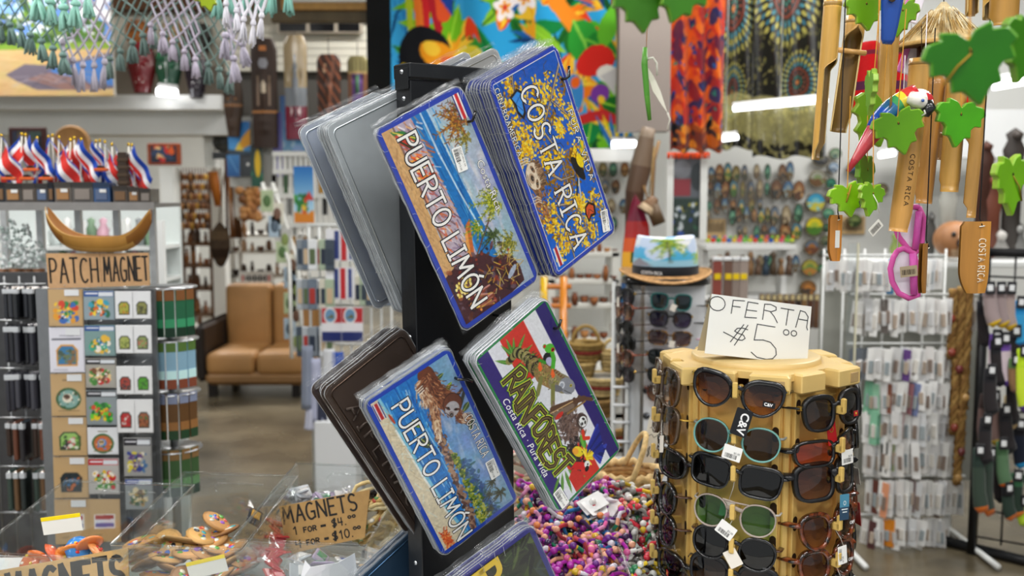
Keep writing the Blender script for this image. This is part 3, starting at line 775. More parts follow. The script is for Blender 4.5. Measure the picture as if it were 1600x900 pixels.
def plate_cove():
    r = thing('souvenir_plate','','plate'); plate_sheet(r,'2547b4',rim='5a6a80'); pic(r,art_cove(),.289,.1365,290,137)
    letters(r,'PUERTO LIMÓN',X0+.033,X0+.296,Y0+.033,.028,.0034,'f6f6f4','17181f',.0027,.2)
    letters(r,'COSTA RICA',X0+.118,X0+.196,Y0+.127,.0135,.0013,'f6f6f4','17181f',.0016,.2); price_label(r,X0+.224,Y0+.134,-.06,7)
    m = MB(); [slot_mesh(m,X0+a,Y0+b) for a,b in ((.05,.012),(.255,.012),(.255,.1405),(.05,.1405))]; m.build('bolt_slots','print',r)['kind'] = 'stuff'; sleeve_bag(r,True,7); return r


def plate_forest():
    r = thing('souvenir_plate','','plate'); plate_sheet(r,'2b2a68',rim='d8dade'); m = MB(); m.flat(rrect(.3015,.149,.011,4),.00115,'2d7d4a'); m.flat(rrect(.2985,.146,.010,4),.00125,'2d8a4a'); m.build('border_line','print',r); pic(r,art_forest(),.2945,.142,295,143)
    pl, w_ = layout('RAINFOREST',.12); k = .190 / w_; rr = random.Random(4); q = []
    for s_ in pl: q.append([(X0+.062+a*k+rr.uniform(-.0008,.0008),Y0+.024+b*.036+.004*math.sin(a*2.2)+rr.uniform(-.0012,.0012)) for a,b in s_])
    for i, (w2,col) in enumerate(((.0135,'3f4a3a'),(.0115,'6aa23a'),(.0085,'e3e04a'),(.0066,'3d3425'),(.0026,'6b5a40'))):
        m = MB(); ribbon(m,q,w2,.0016+.00014*i,col); o = m.build('lettering' if i==0 else 'letter_layer','print',r if i==0 else o0); o0 = o if i == 0 else o0
    font_mesh('Costa Rica · Pura Vida',.0155,'f4f4f8','lettering','print',r,TR((X0+.082,Y0+.0085,.0018)),.0001,.28,1.08); price_label(r,X0+.285,Y0+.0165,.05,9)
    m = MB(); [slot_mesh(m,X0+a,Y0+b) for a,b in ((.05,.012),(.255,.012),(.255,.1405),(.05,.1405))]; m.build('bolt_slots','print',r)['kind'] = 'stuff'; sleeve_bag(r,True,9); return r


def plate_jungle():
    r = thing('souvenir_plate','','plate'); plate_sheet(r,'2c2c78'); pic(r,art_jungle(),.289,.1365,240,110)
    letters(r,'PUERTO',X0+.012,X0+.212,Y0+.040,.046,.0085,'d8b83a','2a2620',.003,.28); outlined(r,'C',.022,X0+.098,Y0+.118,'e8e8ee','2a2f58',.0012); sleeve_bag(r,True,11); return r


def plate_back(col,embossed=None):
    r = thing('souvenir_plate','','plate'); plate_sheet(r,'35589a',back=col,rim='202226'); m = MB(); P = rrect(.288,.136,.009,4)
    m.tube([(x,y,-.0012) for x,y in P+P[:1]],.0016,shade(col,1.08),5,caps=False); m.build('embossed_rim','metal',r); q = MB(); q.flat(rrect(.303,.1505,.012,4),-.0015,col); q.f[0].reverse(); q.build('bare_back','bare' if not embossed else 'bronze',r)
    if embossed:
        pl, w_ = layout(embossed,.3); k = .2 / w_; m = MB(); T = Matrix.Rotation(PI,4,'X')
        for s_ in pl: m.tube([(X0+.045+a*k,-(Y0+.015+b*.022),-.0022) for a,b in s_],.0024,shade(col,.9),5)
        m.build('embossed_letters','bronze',r)
    sleeve_bag(r,True,13 if embossed else 15); return r


def rotm(yaw,pit,rol):
    return Matrix.Rotation(math.radians(yaw),3,'Z') @ Matrix.Rotation(math.radians(pit),3,'X') @ Matrix.Rotation(-math.radians(rol),3,'Y').inverted()


def plate_T(p,yaw,pit,rol,s=1.0):
    """fit result in the camera's frame -> world matrix of a plate (x along its length, y up its picture, z off its face)"""
    cr, sr = math.cos(math.radians(rol)), math.sin(math.radians(rol)); Rr = Matrix(((cr,0,sr),(0,1,0),(-sr,0,cr)))
    c = CR3 @ (Matrix.Rotation(math.radians(yaw),3,'Z')@Matrix.Rotation(math.radians(pit),3,'X')@Rr)
    u, v, n = c.col[0], c.col[2], -c.col[1]; T = Matrix.Identity(4)
    for i in range(3): T[i][0] = -v[i] * s; T[i][1] = u[i] * s; T[i][2] = n[i] * s; T[i][3] = cam2world(Vector(p)*s)[i]
    return T


POSE = {'beach':((-.069,1.324,.108),37.8,3.4,-29.9,1.0),'blossom':((.064,1.402,.184),44.3,2.8,-29.8,1.0),'cove':((-.101,1.46,-.253),32.8,11.5,-31,.935),'forest':((.06,1.447,-.18),37,5.8,-35.5,.97)}
TB = {k:plate_T(*v) for k,v in POSE.items()}


def stack(proto,T,n,t,label,front,group,seed,fan=(0,0)):
    r = random.Random(seed); proto.matrix_world = T; proto['label'] = front; proto['group'] = group; z = 0
    for k in range(1,n):
        z -= t * r.uniform(.8,1.25)
        dup(proto,T@TR((r.uniform(-.002,.002)+fan[0]*k,r.uniform(-.0015,.0015)+fan[1]*k,z),0,0,r.uniform(-.012,.012)),label%nth(k))


stack(plate_beach(),TB['beach'],3,.0045,'beach view metal plate in clear sleeve, %s in the upper left rack stack','blue-rimmed metal plate with beach view, flag corner and white words Puerto Limón, upper left','plates hung upper left on the rack',1,(.0006,.0016))
stack(plate_blossom(),TB['blossom'],10,.0052,'blue Costa Rica plate with yellow leaves, %s from the front of its stack','front blue metal plate with yellow leaves, sloth face and large words Costa Rica','plates hung upper right on the rack',2)
stack(plate_cove(),TB['cove'],6,.0042,'blue-rimmed plate with hanging sloth, %s from the front of the lower left stack','front blue-rimmed plate with a hanging sloth above a cove and words Puerto Limón','plates hung lower left on the rack',3)
stack(plate_forest(),TB['forest'],7,.0048,'green-lined rainforest plate in clear sleeve, %s from the front of its stack','front green-lined plate with iguana, red-eyed frog, toucan and jagged word Rainforest','plates hung lower right on the rack',4)


def Tcorner(u,v,d_,yaw,pit,rol,corner,s=1.0,nyaw=40):
    """pose whose given plate corner (lx, ly) shows at photo pixel u,v on the camera-frame plane n.p = d_"""
    n = Vector((math.sin(math.radians(nyaw)),-math.cos(math.radians(nyaw)),0)); ray = Vector(((u-800)/1500,1,(450-v)/1500)); p = ray * (d_/n.dot(ray))
    T = plate_T((0,1,0),yaw,pit,rol,s); lx, ly = corner; off = T.to_3x3() @ Vector((lx,ly,0)); w_ = cam2world(p) - off
    T.translation = w_; return T


HL, HS = .1525, .07625
T = Tcorner(831,818,-1.02,31,8,-29,(-HL,HS),1.06); stack(plate_jungle(),T,4,.006,'dark jungle plate with yellow letters, %s from the front at the bottom right','front dark jungle plate with large yellow letters, cut off at the bottom edge','plates hung at the bottom right of the rack',5)
# the far side of the rack: plates seen from behind
FL = Matrix.Rotation(PI,4,'X')
g = plate_back('c2c9cd'); T0 = Tcorner(507,199,-1.195,40,5.5,-29,(-HL,-HS)) @ FL; stack(g,T0,6,-.0046,'plate seen from its bare grey back, %s from the front, left of the black post','bare grey plate back in clear sleeve, nearest one left of the black post','grey plate backs left of the post',6)
dup(g,Tcorner(464,203,-1.268,40,5.5,-29,(-HL,-HS))@FL,'outermost bare grey plate back, apart from the grey stack, far left','grey plate backs left of the post')
dup(g,Tcorner(468,203,-1.276,40,5.5,-29,(-HL,-HS))@FL,'grey plate behind the outermost grey plate back, far left of rack','grey plate backs left of the post')
b = plate_back('4d3f37','AIFEMAC'); stack(b,Tcorner(502,612,-1.20,36,8,-36,(-HL,-HS))@FL,3,-.008,'dark brown embossed plate seen from behind, %s from the front, lower left','nearest dark brown plate back with embossed letters, left of the lower post','brown plate backs left of the post',7)
dup(b,Tcorner(482,606,-1.245,36,8,-36,(-HL,-HS))@FL,'outermost dark brown plate back in clear sleeve, lower left of rack','brown plate backs left of the post')
w_ = plate_back('c9ccce'); w_['label'] = 'left of two whitish plate tops sticking up behind the black post'; w_['group'] = 'pale plate tops behind the post'; w_.matrix_world = Tcorner(731,79,-1.25,40,5.5,-29,(-HL,HS)) @ FL
dup(w_,Tcorner(775,73,-1.23,40,5.5,-29,(-HL,HS))@FL,'right of two whitish plate tops sticking up behind the black post')
n_ = plate_back('3a5672'); stack(n_,Tcorner(556,908,-1.28,36,8,-36,(-HL,-HS))@FL,4,-.006,'navy plate seen edge on, %s from the front at the bottom left','front navy plate edge at the bottom, left of the black post','navy plates at the bottom left of the rack',8)

# the rack itself
YW = math.radians(40); RT = Matrix.Translation(cam2world(Vector((-.1455,1.373,.323)))) @ Matrix.Rotation(YW,4,'Z') @ Matrix.Rotation(math.radians(-1.0),4,'Y')
rk = thing('plate_rack','tall black sheet metal post rack carrying all the souvenir plates','display rack',T=RT)
H_ = RT.translation.z - .86; BK = '17181b'
m = MB(); m.rbox((.092,.02,-H_/2-.012),(.184,.038,H_-.024),BK,.002); m.build('post','enamel',rk)
m = MB(); m.rbox((.092,.02,-.011),(.188,.043,.022),'1d1f22',.002); m.rbox((-.0022,.02,-.022),(.0012,.034,.030),'1d1f22',.0004); m.build('cap','enamel',rk)
for i, z in enumerate((-.012,-.050,-.4,-.75)):
    m = MB(); m.lathe([(0,.0022),(.0028,.0016),(.0036,0)],'c9ccd0',10,T=TR((-.003 if i==0 else -.0005,.018,z),0,-PI/2,0)); m.lathe([(0,.0024),(.0012,.0022)],'2a2c30',8,T=TR((-.0031 if i==0 else -.0006,.018,z),0,-PI/2,0)); m.build('rivet','metal',rk)
m = MB(); m.rbox((.092,.02,-H_+.006),(.36,.30,.014),BK,.003); m.build('base_plate','enamel',rk)
RI = RT.inverted()
for (k,hx,hy,tilt) in (('beach',.050,.1405,0),('blossom',.050,.1405,0),('cove',.050,.1405,1),('forest',.050,.1405,0)):
    p = RI @ (TB[k]@Vector((X0+hx,Y0+hy,0))); nn = (RI.to_3x3()@(TB[k].to_3x3()@Vector((0,0,1)))).normalized()
    a = Vector((min(max(p.x+(0-p.y)*nn.x/nn.y,.01),.178),0,p.z+.004)); e = p + nn * .010
    pts = [a,p+nn*.004,e+Vector((.001,0,.0005)),e+Vector((.002,-.002,.006)),e+Vector((.004,-.003,.014))] if not tilt else [a,p+nn*.004,e,e+Vector((.012,-.004,-.001)),e+Vector((.022,-.004,-.005))]
    if k == 'blossom': pts = [a,p+nn*.004,e,e+Vector((.004,-.002,.003)),e+Vector((.004,-.002,.018))]
    m = MB(); m.tube(pts,.0021,'0f1012',8); m.build('hook','gloss',rk)
# ------------------------------------------------------------------ the shop itself
def struct(mb,name,m='wallpaint',**k):
    o = mb.build(name,m); o['kind'] = 'structure'; return o


WHITE = 'e9ebe8'
m = MB(); m.surf(1,1,lambda a,b:(-9+17*a,-2+16*b,0),'645b49'); struct(m,'floor','concrete')
m = MB(); m.box((-.5,6,CEIL+.05),(17,16,.1),'d9dad6'); struct(m,'ceiling')
m = MB(); m.box((-.5,13.05,1.7),(17,.1,3.4),'e0e0da'); struct(m,'wall_back')
m = MB(); m.box((-9.05,6,1.7),(.1,16,3.4),'d0d1cc'); struct(m,'wall_left')
m = MB(); m.box((8.05,6,1.7),(.1,16,3.4),'d0d1cc'); struct(m,'wall_right')


def wbox(mb,u0,v0,u1,v1,Y,dep,col):
    """box whose front face fills the given photo rectangle at depth Y"""
    a = at(u0,v0,Y); b = at(u1,v1,Y); mb.box(((a.x+b.x)/2,Y+dep/2,(a.z+b.z)/2),(abs(b.x-a.x),dep,abs(a.z-b.z)),col); return mb


# beam with the back room beyond it, cream board wall above
m = MB(); a = at(-60,152,7.0); b = at(358,206,7.0); m.box(((a.x+b.x)/2,7.15,(a.z+b.z)/2-.02),(b.x-a.x,.3,a.z-b.z),'eceeec'); m.box(((a.x+b.x)/2,7.0,a.z-.05),(b.x-a.x,.36,.1),'f2f3f1'); struct(m,'trim_1')
m = MB(); wbox(m,-80,14,352,104,7.6,.08,'d5d0c0'); wbox(m,-80,104,352,148,7.5,.1,'8d8377'); wbox(m,-80,-60,400,14,7.45,.14,'6b4a33'); struct(m,'wall_upper')
m = MB(); wbox(m,352,112,581,200,7.36,.08,'55524e'); wbox(m,352,40,581,112,7.36,.06,'a8a498'); wc = struct(m,'wall_cream')
for k in range(6): m = MB(); wbox(m,352,40+k*12,581,51+k*12,7.3-.004*(k%2),.058,'d8d4c6'); m.build('board','wallpaint',wc)
for k, (u0,u1) in enumerate(((436,478),(484,522),(528,562))):
    m = MB(); wbox(m,u0-3,18,u1+3,51,7.22,.05,'b5aa9a'); o = struct(m,'window_%d'%(k+1)); q = MB(); wbox(q,u0,20,u1,49,7.215,.004,'15161a'); d = q.build('pane','gloss',None); d.parent = o; d.location = (0,0,0)
m = MB(); wbox(m,571,-60,616,175,6.2,.05,'0d0e10'); struct(m,'wall_black')
for n, (u0,u1,v0,v1,Y) in enumerate(((249,283,262,650,6.6),(327,357,230,587,8.1),(301,309,345,547,9.4),(318,336,205,262,7.2),(969,1046,-40,205,5.2),(1043,1051,236,372,4.7),(1096,1104,236,374,4.7))):
    m = MB(); wbox(m,u0,v0,u1,v1,Y,.14 if n<5 else.03,'eceeea' if n!=4 else '8a8079'); struct(m,'trim_%d'%(n+2))
m = MB(); wbox(m,356,182,482,292,6.75,.05,'b4b4b0'); struct(m,'wall_middle')
m = MB(); a = at(880,250,6.1); b = at(1640,900,6.1); m.box(((a.x+b.x)/2,6.13,1.4),(b.x-a.x+.5,.05,2.8),'dfe0dc'); struct(m,'wall_display')
m = MB(); wbox(m,860,232,1000,252,5.4,.2,'f2f2ee'); struct(m,'trim_20')
# the counter the rack, the bins and the sunglasses column stand on
ct = thing('display_counter','white counter top under the magnet bins, bracelet trays and sunglasses column','counter',(-.4,1.62,0))
m = MB((-.4,1.62,0)); m.rbox((-.72,1.40,.84),(1.5,.76,.03),'c9c9c6',.006); m.rbox((.33,1.60,.84),(.6,1.16,.03),'c9c9c6',.006); m.build('top','plastic',ct)
for x in (-1.38,.54):
    for y in (1.1,2.1 if x>0 else 1.7): q = MB((-.4,1.62,0)); q.box((x,y,.415),(.05,.05,.83),'b5b6b4'); q.build('leg','plastic',ct)

# ceiling fixtures, some added only as fill, and the tubes in view
for i, (x,y,p) in enumerate(LAMPS):
    t = thing('ceiling_light','%s unseen white ceiling lamp in the %s row from the shop front'%('left' if x<-1.5 else 'right' if x>1 else 'right middle' if x>.5 else 'middle',nth(0 if y<0 else 1 if y<1 else 2 if y<4 else 3 if y<8 else 4)),'ceiling light',(x,y,CEIL),'lamps on the ceiling')
    m = MB(); m.box((0,0,-.05),(1.3,.32,.09),'e8e8e6'); m.build('housing','paint',t); m = MB(); m.box((0,0,-.1),(1.24,.26,.012),'ffffff'); m.build('diffuser','lampglow',t)


def tube_lamp(u0,v0,u1,v1,Y,r,label,dY=0):
    a, b = at(u0,v0,Y), at(u1,v1,Y+dY); c = (a+b) / 2; t = thing('tube_lamp',label,'tube lamp',c,'strip lamps')
    m = MB(c); m.tube([a,b],r,'ffffff',8); m.build('tube','lampglow',t); d = Vector((0,.02,r+.008)); m = MB(c); m.tube([a+d,b+d],r*.9,'dddddd',4); m.build('batten','paint',t); m = MB(c); m.tube([c,Vector((c.x,c.y,CEIL))],.002,'c8c8c8',4); m.build('suspension_wire','paint',t)


tube_lamp(1146,170,1292,156,5.0,.014,'long white strip lamp across the dark mandala cloths'); tube_lamp(1114,219,1153,214,5.05,.014,'short white strip lamp below the left mandala cloth')
tube_lamp(956,226,994,225,5.3,.018,'short white strip lamp beside the parrot cloth and grey pillar'); tube_lamp(1374,243,1398,239,5.6,.016,'short strip lamp behind the hanging red parrot tail')
tube_lamp(1552,134,1600,126,4.8,.022,'bright strip lamp behind the large blurred green leaf'); tube_lamp(212,207,230,202,8.2,.03,'small round-ended lamp just under the white beam'); tube_lamp(246,143,276,146,6.7,.028,'small lamp glowing under the green mask')


# ------------------------------------------------------------------ hangings: painted cloths
def cloth(u0,v0,u1,v1,Y,cv,name,label,cat,nx,ny,fold=.03,waves=5,m_='fabric',skew=0,group=None,T=None):
    a, b = at(u0,v1,Y), at(u1,v0,Y); c = Vector(((a.x+b.x)/2,Y,b.z))
    W, H = b.x - a.x, b.z - a.z
    o = picture(name,cv,nx,ny,lambda A,B:((A-.5)*W*(1-skew*(1-B)),fold*np.sin(A*waves*6.28+B*2)*(1.1-.6*B),(B-1)*H+.012*np.sin(A*waves*6.28)),m_)
    o.location = c; tag(o,label,cat,group); s_ = o.modifiers.new('thickness','SOLIDIFY'); s_.thickness = .002; return o


def art_parrots():
    c = Canvas(200,130,'2e9fd6',2); r = random.Random(3)
    c.fill([(0,40),(0,130),(60,130),(60,60)],'3aa6de')
    for i in range(26): c.leaf(r.uniform(0,26),r.uniform(60,128),r.uniform(200,340),r.uniform(12,26),2.4,r.choice(['1b5f9e','2a86c8','123f6e']))
    for i in range(130): c.leaf(r.uniform(30,200),r.uniform(-5,132),r.uniform(0,360),r.uniform(16,44),r.uniform(5,15),r.choice(['2f8f2c','4fae2a','1d6a24','86c22c','0f4a22','6fb81e','15803e']),r.choice([None,'9fd83a','123f1c']))
    for i in range(34): x, y = r.uniform(40,200), r.uniform(0,130); a = r.uniform(0,360); [c.leaf(x,y,a+k*20,r.uniform(14,26),3.4,r.choice(['1f5fa6','f0c030','143a6c','e8a020'])) for k in range(5)] if i % 3 == 0 else [c.leaf(x,y,a+k*17,r.uniform(14,24),4.4,r.choice(['f07a1a','e8431c','f5a623','f8c93a'])) for k in range(4)]
    c.leaf(26,124,-88,70,12,'c8252a'); c.leaf(20,130,-84,90,7,'e8772a'); c.leaf(32,130,-80,60,10,'b01f2a'); c.line([(40,130),(44,96)],12,'e2552a'); c.leaf(38,130,-70,40,12,'22449a'); c.leaf(14,128,-86,80,6,'b8cc2a')
    c.ell(28,66,22,20,'14151a',20); c.fill([(4,30),(8,60),(24,72),(30,40),(20,20)],'14151a'); c.ell(38,68,14,9,'f09a1c',-14); c.ell(34,72,7,5,'f6c53a',-14); c.ell(12,46,8,14,'f2d02a',10); c.line([(44,64),(56,62)],6,'e8641c',w1=3); c.ell(66,66,10,6,'e6d23a')
    for (x,y,q) in ((96,112,1),(110,104,1),(94,100,.95),(118,112,.8),(104,118,.8)):
        for k in range(5): a = k * 72 + x; c.ell(x+5.6*q*math.cos(math.radians(a)),y+5.6*q*math.sin(math.radians(a)),5*q,3.2*q,'f6ecec',a); c.ell(x+3*q*math.cos(math.radians(a)),y+3*q*math.sin(math.radians(a)),2.4*q,1.5*q,'f0a83a',a)
        c.ell(x,y,2,2,'d9452c')
    c.line([(134,130),(136,104),(150,88)],15,'ee8a24',w1=12); c.ell(136,122,7,6,'f7c52e'); c.line([(150,130),(154,108)],10,'2f8fce'); c.line([(182,130),(186,100)],11,'6b3a24',w1=8)
    for i in range(8): c.leaf(168,96+i*3,150+i*5,26,3,['2d62a8','e0643a'][i%2])
    c.leaf(150,90,-60,40,26,'2f9a34','86c94a'); c.leaf(160,76,-20,30,20,'1f7f2c','6fb83a'); c.leaf(172,70,70,36,14,'5fae2a')
    c.ell(168,62,16,10,'d62a22',20); c.ell(178,54,9,6,'e9e6dc',10); c.fill([(172,52),(184,40),(186,60)],'c9c6c4'); c.ell(172,40,8,6,'7a3a9a',30); c.ell(173,36,3,3,'f2c62a')
    c.ell(150,40,9,14,'3a86c4'); c.ell(152,48,4,4,'e8641c'); c.line([(150,20),(176,26),(190,22)],7,'c22a2a'); c.line([(186,110),(194,50),(198,20)],8,'2a1a14',.9); c.ell(194,46,5,14,'f0a22a')
    for k in range(9): c.leaf(184,-6+k,20+k*13,28,4,['2a6cb0','f0d02a'][k%2])
    return c


cloth(612,-60,992,238,5.6,art_parrots(),'painted_cloth','large cloth printed with toucan, macaws and tropical flowers behind the plate rack','cloth',230,170,.035,4)


def art_batik():
    c = Canvas(40,110,'d9521c',3); r = random.Random(8)
    for i in range(330): c.ell(r.uniform(0,40),r.uniform(0,110),r.uniform(1,4),r.uniform(2,7),r.choice(['5a1f3e','e8641c','c8331e','3a1a4a','f07a24','8a1f2c','2a2a5a','e2571a','b02a24']),r.uniform(-30,30),.9)
    for i in range(50): c.ell(r.uniform(0,40),r.uniform(0,110),r.uniform(.6,1.4),r.uniform(.8,1.8),r.choice(['2c5aa0','2a7a6a','243c8a']))
    c.fill([(0,0),(40,0),(40,16),(0,16)],'7a3a1c',.7); c.blobs(40,0,0,40,16,1,4,['e08a2a','3a2a2a','14181c','c8641c'],4); return c


bt = cloth(1046,-40,1136,236,4.62,art_batik(),'batik_cloth','orange and purple batik cloth hanging over the white framed glass','cloth',60,140,.025,3,skew=.04)
a, b = at(1044,238,4.6), at(1108,238,4.6); m = MB(a)
for k in range(22): p = a.lerp(b,k/21); m.tube([p,p+Vector((R.uniform(-.006,.006),0,-.03))],.004,'e8572a',4)
o = m.build('fringe','fibre'); o.location = a - bt.location; o.parent = bt; o['label'] = 'bright orange fringe'


def art_mandala(cx,cy,seed,dark='15140f'):
    c = Canvas(60,100,dark,3); r = random.Random(seed)
    for i in range(500): c.ell(r.uniform(0,60),r.uniform(0,100),r.uniform(.5,1.8),r.uniform(.4,1.2),r.choice(['6a6432','8a8244','4a4826','3a3a22','9a9050','55552e']),r.uniform(0,180),.7)
    def ring(x,y,rad,n,col,s_,s2):
        for k in range(n): a = 2 * PI * k / n; c.ell(x+rad*math.cos(a),y+rad*math.sin(a),s_,s2,col,math.degrees(a))
    for (x,y,q) in ((cx,cy,1),(60-cx,cy-46,.62)):
        c.ell(x,y,26*q,26*q,'1d1c14'); ring(x,y,25*q,34,'8f8844',2*q,1.3*q); ring(x,y,21.5*q,30,'2d5a6a',2*q,1.2*q); ring(x,y,18.5*q,28,'a09848',2.2*q,1.1*q); ring(x,y,15*q,24,'3a7684',2*q,1*q)
        c.ell(x,y,12*q,12*q,'6a2f22'); c.ell(x,y,10*q,10*q,'1d1f1c'); ring(x,y,7.5*q,12,'7a3a2a',1.3*q,1*q); ring(x,y,4.5*q,9,'2f6a5a',1.1*q,.9*q); c.ell(x,y,2*q,2*q,'a8642a')
    c.fill([(0,0),(60,0),(60,31),(0,31)],'aaa268',.68)  # light coming through the thin cloth, painted as a paler lower part
    for i in range(40): c.ell(r.uniform(0,60),r.uniform(0,8),r.uniform(1,4),r.uniform(1,2),dark)
    return c


cloth(1106,-50,1186,232,5.15,art_mandala(30,78,3),'mandala_cloth','dark olive mandala cloth hanging beside the orange batik cloth','cloth',90,150,.03,2,'satin',group='dark mandala cloths')
cloth(1176,-60,1300,246,5.1,art_mandala(24,84,5),'mandala_cloth','dark mandala cloth with blue rosette hanging above the medallion wall','cloth',120,160,.04,2,'satin',group='dark mandala cloths')


# beach canvas at the upper left
def art_canoe():
    c = Canvas(190,160,'4a78c8',2); c.grad((0,60),'7aa0d4',(0,160),'2f5fb8'); r = random.Random(5)
    c.blobs(60,60,70,190,150,5,14,['d9dde8','c4cfe4','b9c6dc','e6e4e6'],6)
    c.blobs(150,0,60,120,158,3,10,['2c4a1c','4a6a24','1d3418','6a8a2c','35581e'],7); c.blobs(60,110,60,180,100,3,8,['2c4a1c','4a6a24','58782a'],8); c.blobs(30,20,110,110,158,4,9,['7aa8e0','a9c4e8','4a7ac8'],10)
    c.fill([(0,50),(190,58),(190,72),(0,66)],'7a9a34'); c.fill([(0,0),(0,60),(190,62),(190,0)],'cbaa76'); c.hue(.04,14,5)
    for i in range(50): x = r.uniform(0,190); y = r.uniform(2,54); c.line([(x,y),(x+r.uniform(6,24),y+r.uniform(-2,2))],1.3,r.choice(['dcc294','b8935e','c2a070']),.6)
    c.fill([(0,66),(0,84),(30,84),(36,78),(36,66)],'7a86a0'); c.fill([(0,82),(18,96),(38,82)],'a8442a'); c.fill([(36,68),(52,68),(52,76),(36,80)],'c9a0a0')
    for (x,a,b,d) in ((12,'d0b83a','2c4a8a','3a2a20'),(28,'b0502c','4a3024','2a2020')): c.ell(x,74,6,9,a); c.ell(x,86,3,3,d); c.fill([(x-5,66),(x+5,66),(x+4,52),(x-4,52)],b); c.line([(x-2,52),(x-2,42)],2.4,d); c.line([(x+2,52),(x+2,42)],2.4,d)
    c.fill([(58,28),(82,42),(120,40),(180,56),(190,58),(190,10),(150,8),(96,8),(70,20)],'6f6672'); c.fill([(108,32),(130,40),(190,54),(190,14),(140,16)],'4a78b8'); c.fill([(112,32),(150,22),(176,8),(130,8),(84,22)],'8a6a64')
    for i in range(24): x = r.uniform(66,160); c.line([(x,r.uniform(10,36)),(x+20,r.uniform(8,34))],1.2,r.choice(['9a8f98','56505c','b0a4a8']),.7)
    return c


a, b = at(-60,150,6.6), at(172,-40,6.6); t = thing('canvas_painting','unframed beach village canvas with blue canoe, behind the crochet fringe','painting',((a.x+b.x)/2,6.6,a.z))
W_, H_ = b.x - a.x, b.z - a.z; picture('painted_face',art_canoe(),190,160,lambda A,B:((A-.5)*W_,-.021+0*A,B*H_),'print',t); m = MB(); m.box((0,0,H_/2),(W_,.04,H_),'e8e4da'); m.build('stretcher','card',t)
a = at(35,152,6.99); m = MB(a); m.box(a,(.13,.004,.04),'f0ede2'); ribbon(m,[[(a.x-.05+.1*k/8,a.z+.008*math.sin(k*2.1)) for k in range(9)]],.004,-(a.y-.004),'3a3a3a',Matrix.Rotation(PI/2,4,'X')); tag(m.build('price_card','paper'),'small white price card stuck under the beach canvas','card')

# gilt picture frame along the top
a, b = at(425,36,6.4), at(606,-120,6.4); t = thing('picture_frame','gilt-edged dark picture frame hanging at the top behind the carved masks','picture frame',((a.x+b.x)/2,6.4,a.z)); W_, H_ = b.x - a.x, b.z - a.z
for nm, d, y, cl, m_ in (('frame',0,0,'5f5138','wood'),('gilt_band',.07,-.02,'8a6a3e','metal'),('mount',.12,-.025,'c9c7c2','paper'),('picture',.20,-.03,'2f3240','print')): m = MB(); m.rbox((0,y,H_/2),(W_-2*d,.05,H_-2*d),cl,.008); m.build(nm,m_,t)


# ------------------------------------------------------------------ carved masks
def mask(name,label,u,v,hpx,wpx,Y,base,accents,group,kind='face',m_='wood',hang=0):
    p = at(u,v,Y); H_ = hpx / 1500 * Y; W_ = wpx / 1500 * Y; t = thing(name,label,'mask',p,group); mb = MB()
    top, bot = (.75,.42) if kind == 'face' else (.9,.8)
    def fn(a,b):
        x = (a-.5) * 2; z = (b-.5) * 2; w_ = top + (1-top) * math.sin(min(1,(z+1)/1.2)*PI/2) if kind == 'face' else 1
        w_ = (1-max(0,z)**3*(.45 if kind=='face' else.25)) * ((.55+.45*min(1,(z+1)/1.0)) if kind=='face' else (.78+.22*min(1,(z+1)/.8)))
        if kind == 'board': w_ = (1-max(0,z-.75)**2*9*.6) * (.9+.1*(z+1)/2)
        dep = .30 * W_ * math.sqrt(max(0,1-x*x)); f = .5 if kind != 'board' else .25; y = -dep * f * 1.6
        nose = math.exp(-(x/.16)**2) * (math.exp(-((z+.02)/.28)**2)) * .12 * W_; y -= nose
        eye = sum(math.exp(-((x-s_)/.17)**2-((z-.2)/.1)**2) for s_ in (-.4,.4)) * .06 * W_; y += eye
        y -= math.exp(-(x/.42)**2-((z+.52)/.06)**2) * .05 * W_ + math.exp(-(x/.4)**2-((z+.66)/.06)**2) * .05 * W_
        return (x*W_/2*w_,y,z*H_/2)
    def colf(a,b):
        x = (a-.5) * 2; z = (b-.5) * 2; cl = base
        for f, cc in accents:
            if f(x,z): cl = cc
        return cl
    mb.surf(22,44,fn,colf); mb.surf(8,10,lambda a,b:(fn(a,b)[0],.012,fn(a,b)[2]),shade(base,.6)); mb.build('carved_face',m_,t)
    if kind == 'face':
        for s_ in (-1,1): q = MB(); q.ell((s_*.4*W_/2*.92,-.2*W_,.2*H_/2),(.085*W_,.03*W_,.028*H_),accents[0][1] if accents else '0d0b0a',10,6); q.build('eye','gloss',t)
        q = MB(); q.ell((0,-.235*W_,-.59*H_/2),(.17*W_,.025*W_,.022*H_),accents[1][1] if len(accents)>1 else 'd9d2c4',12,6); q.build('mouth','gloss',t)
    q = MB(); q.tube([(0,.004,H_*.46),(0,.004,H_*.5+max(.04,hang))],.0025,'3a322a',5); q.build('hanging_cord','matte',t); return t


Lk = lambda x, z: False
mask('carved_mask','dark red glossy face mask hanging behind the teal fringe',221,106,76,44,6.82,'6e141a',[(lambda x,z:z>.8,'8a1a20'),(Lk,'b8b2a8')],'painted face masks',m_='gloss')
mask('carved_mask','green glossy face mask with silver mouth, right of the red mask',263,110,72,40,6.82,'1d4a34',[(lambda x,z:z>.5,'2a6a48'),(Lk,'b4b8b8')],'painted face masks',m_='gloss')
mask('carved_mask','black and purple glossy mask, rightmost behind the fringe',306,110,84,36,6.82,'241a24',[(lambda x,z:z>.35,'4a3a34'),(Lk,'4a4048')],'painted face masks',m_='gloss')
for (u,v,col,lb) in ((214,55,'a8642a','small orange flowered mask half hidden by the teal fringe'),(268,58,'b09060','small tan round mask above the green mask'),(312,60,'33302c','small dark mask above the black and purple mask')):
    mask('carved_mask',lb,u,v,44,36,7.55,col,[(lambda x,z:abs(x)<.3 and z>.2,shade(col,.6)),(Lk,shade(col,.5))],'small masks on the upper wall')
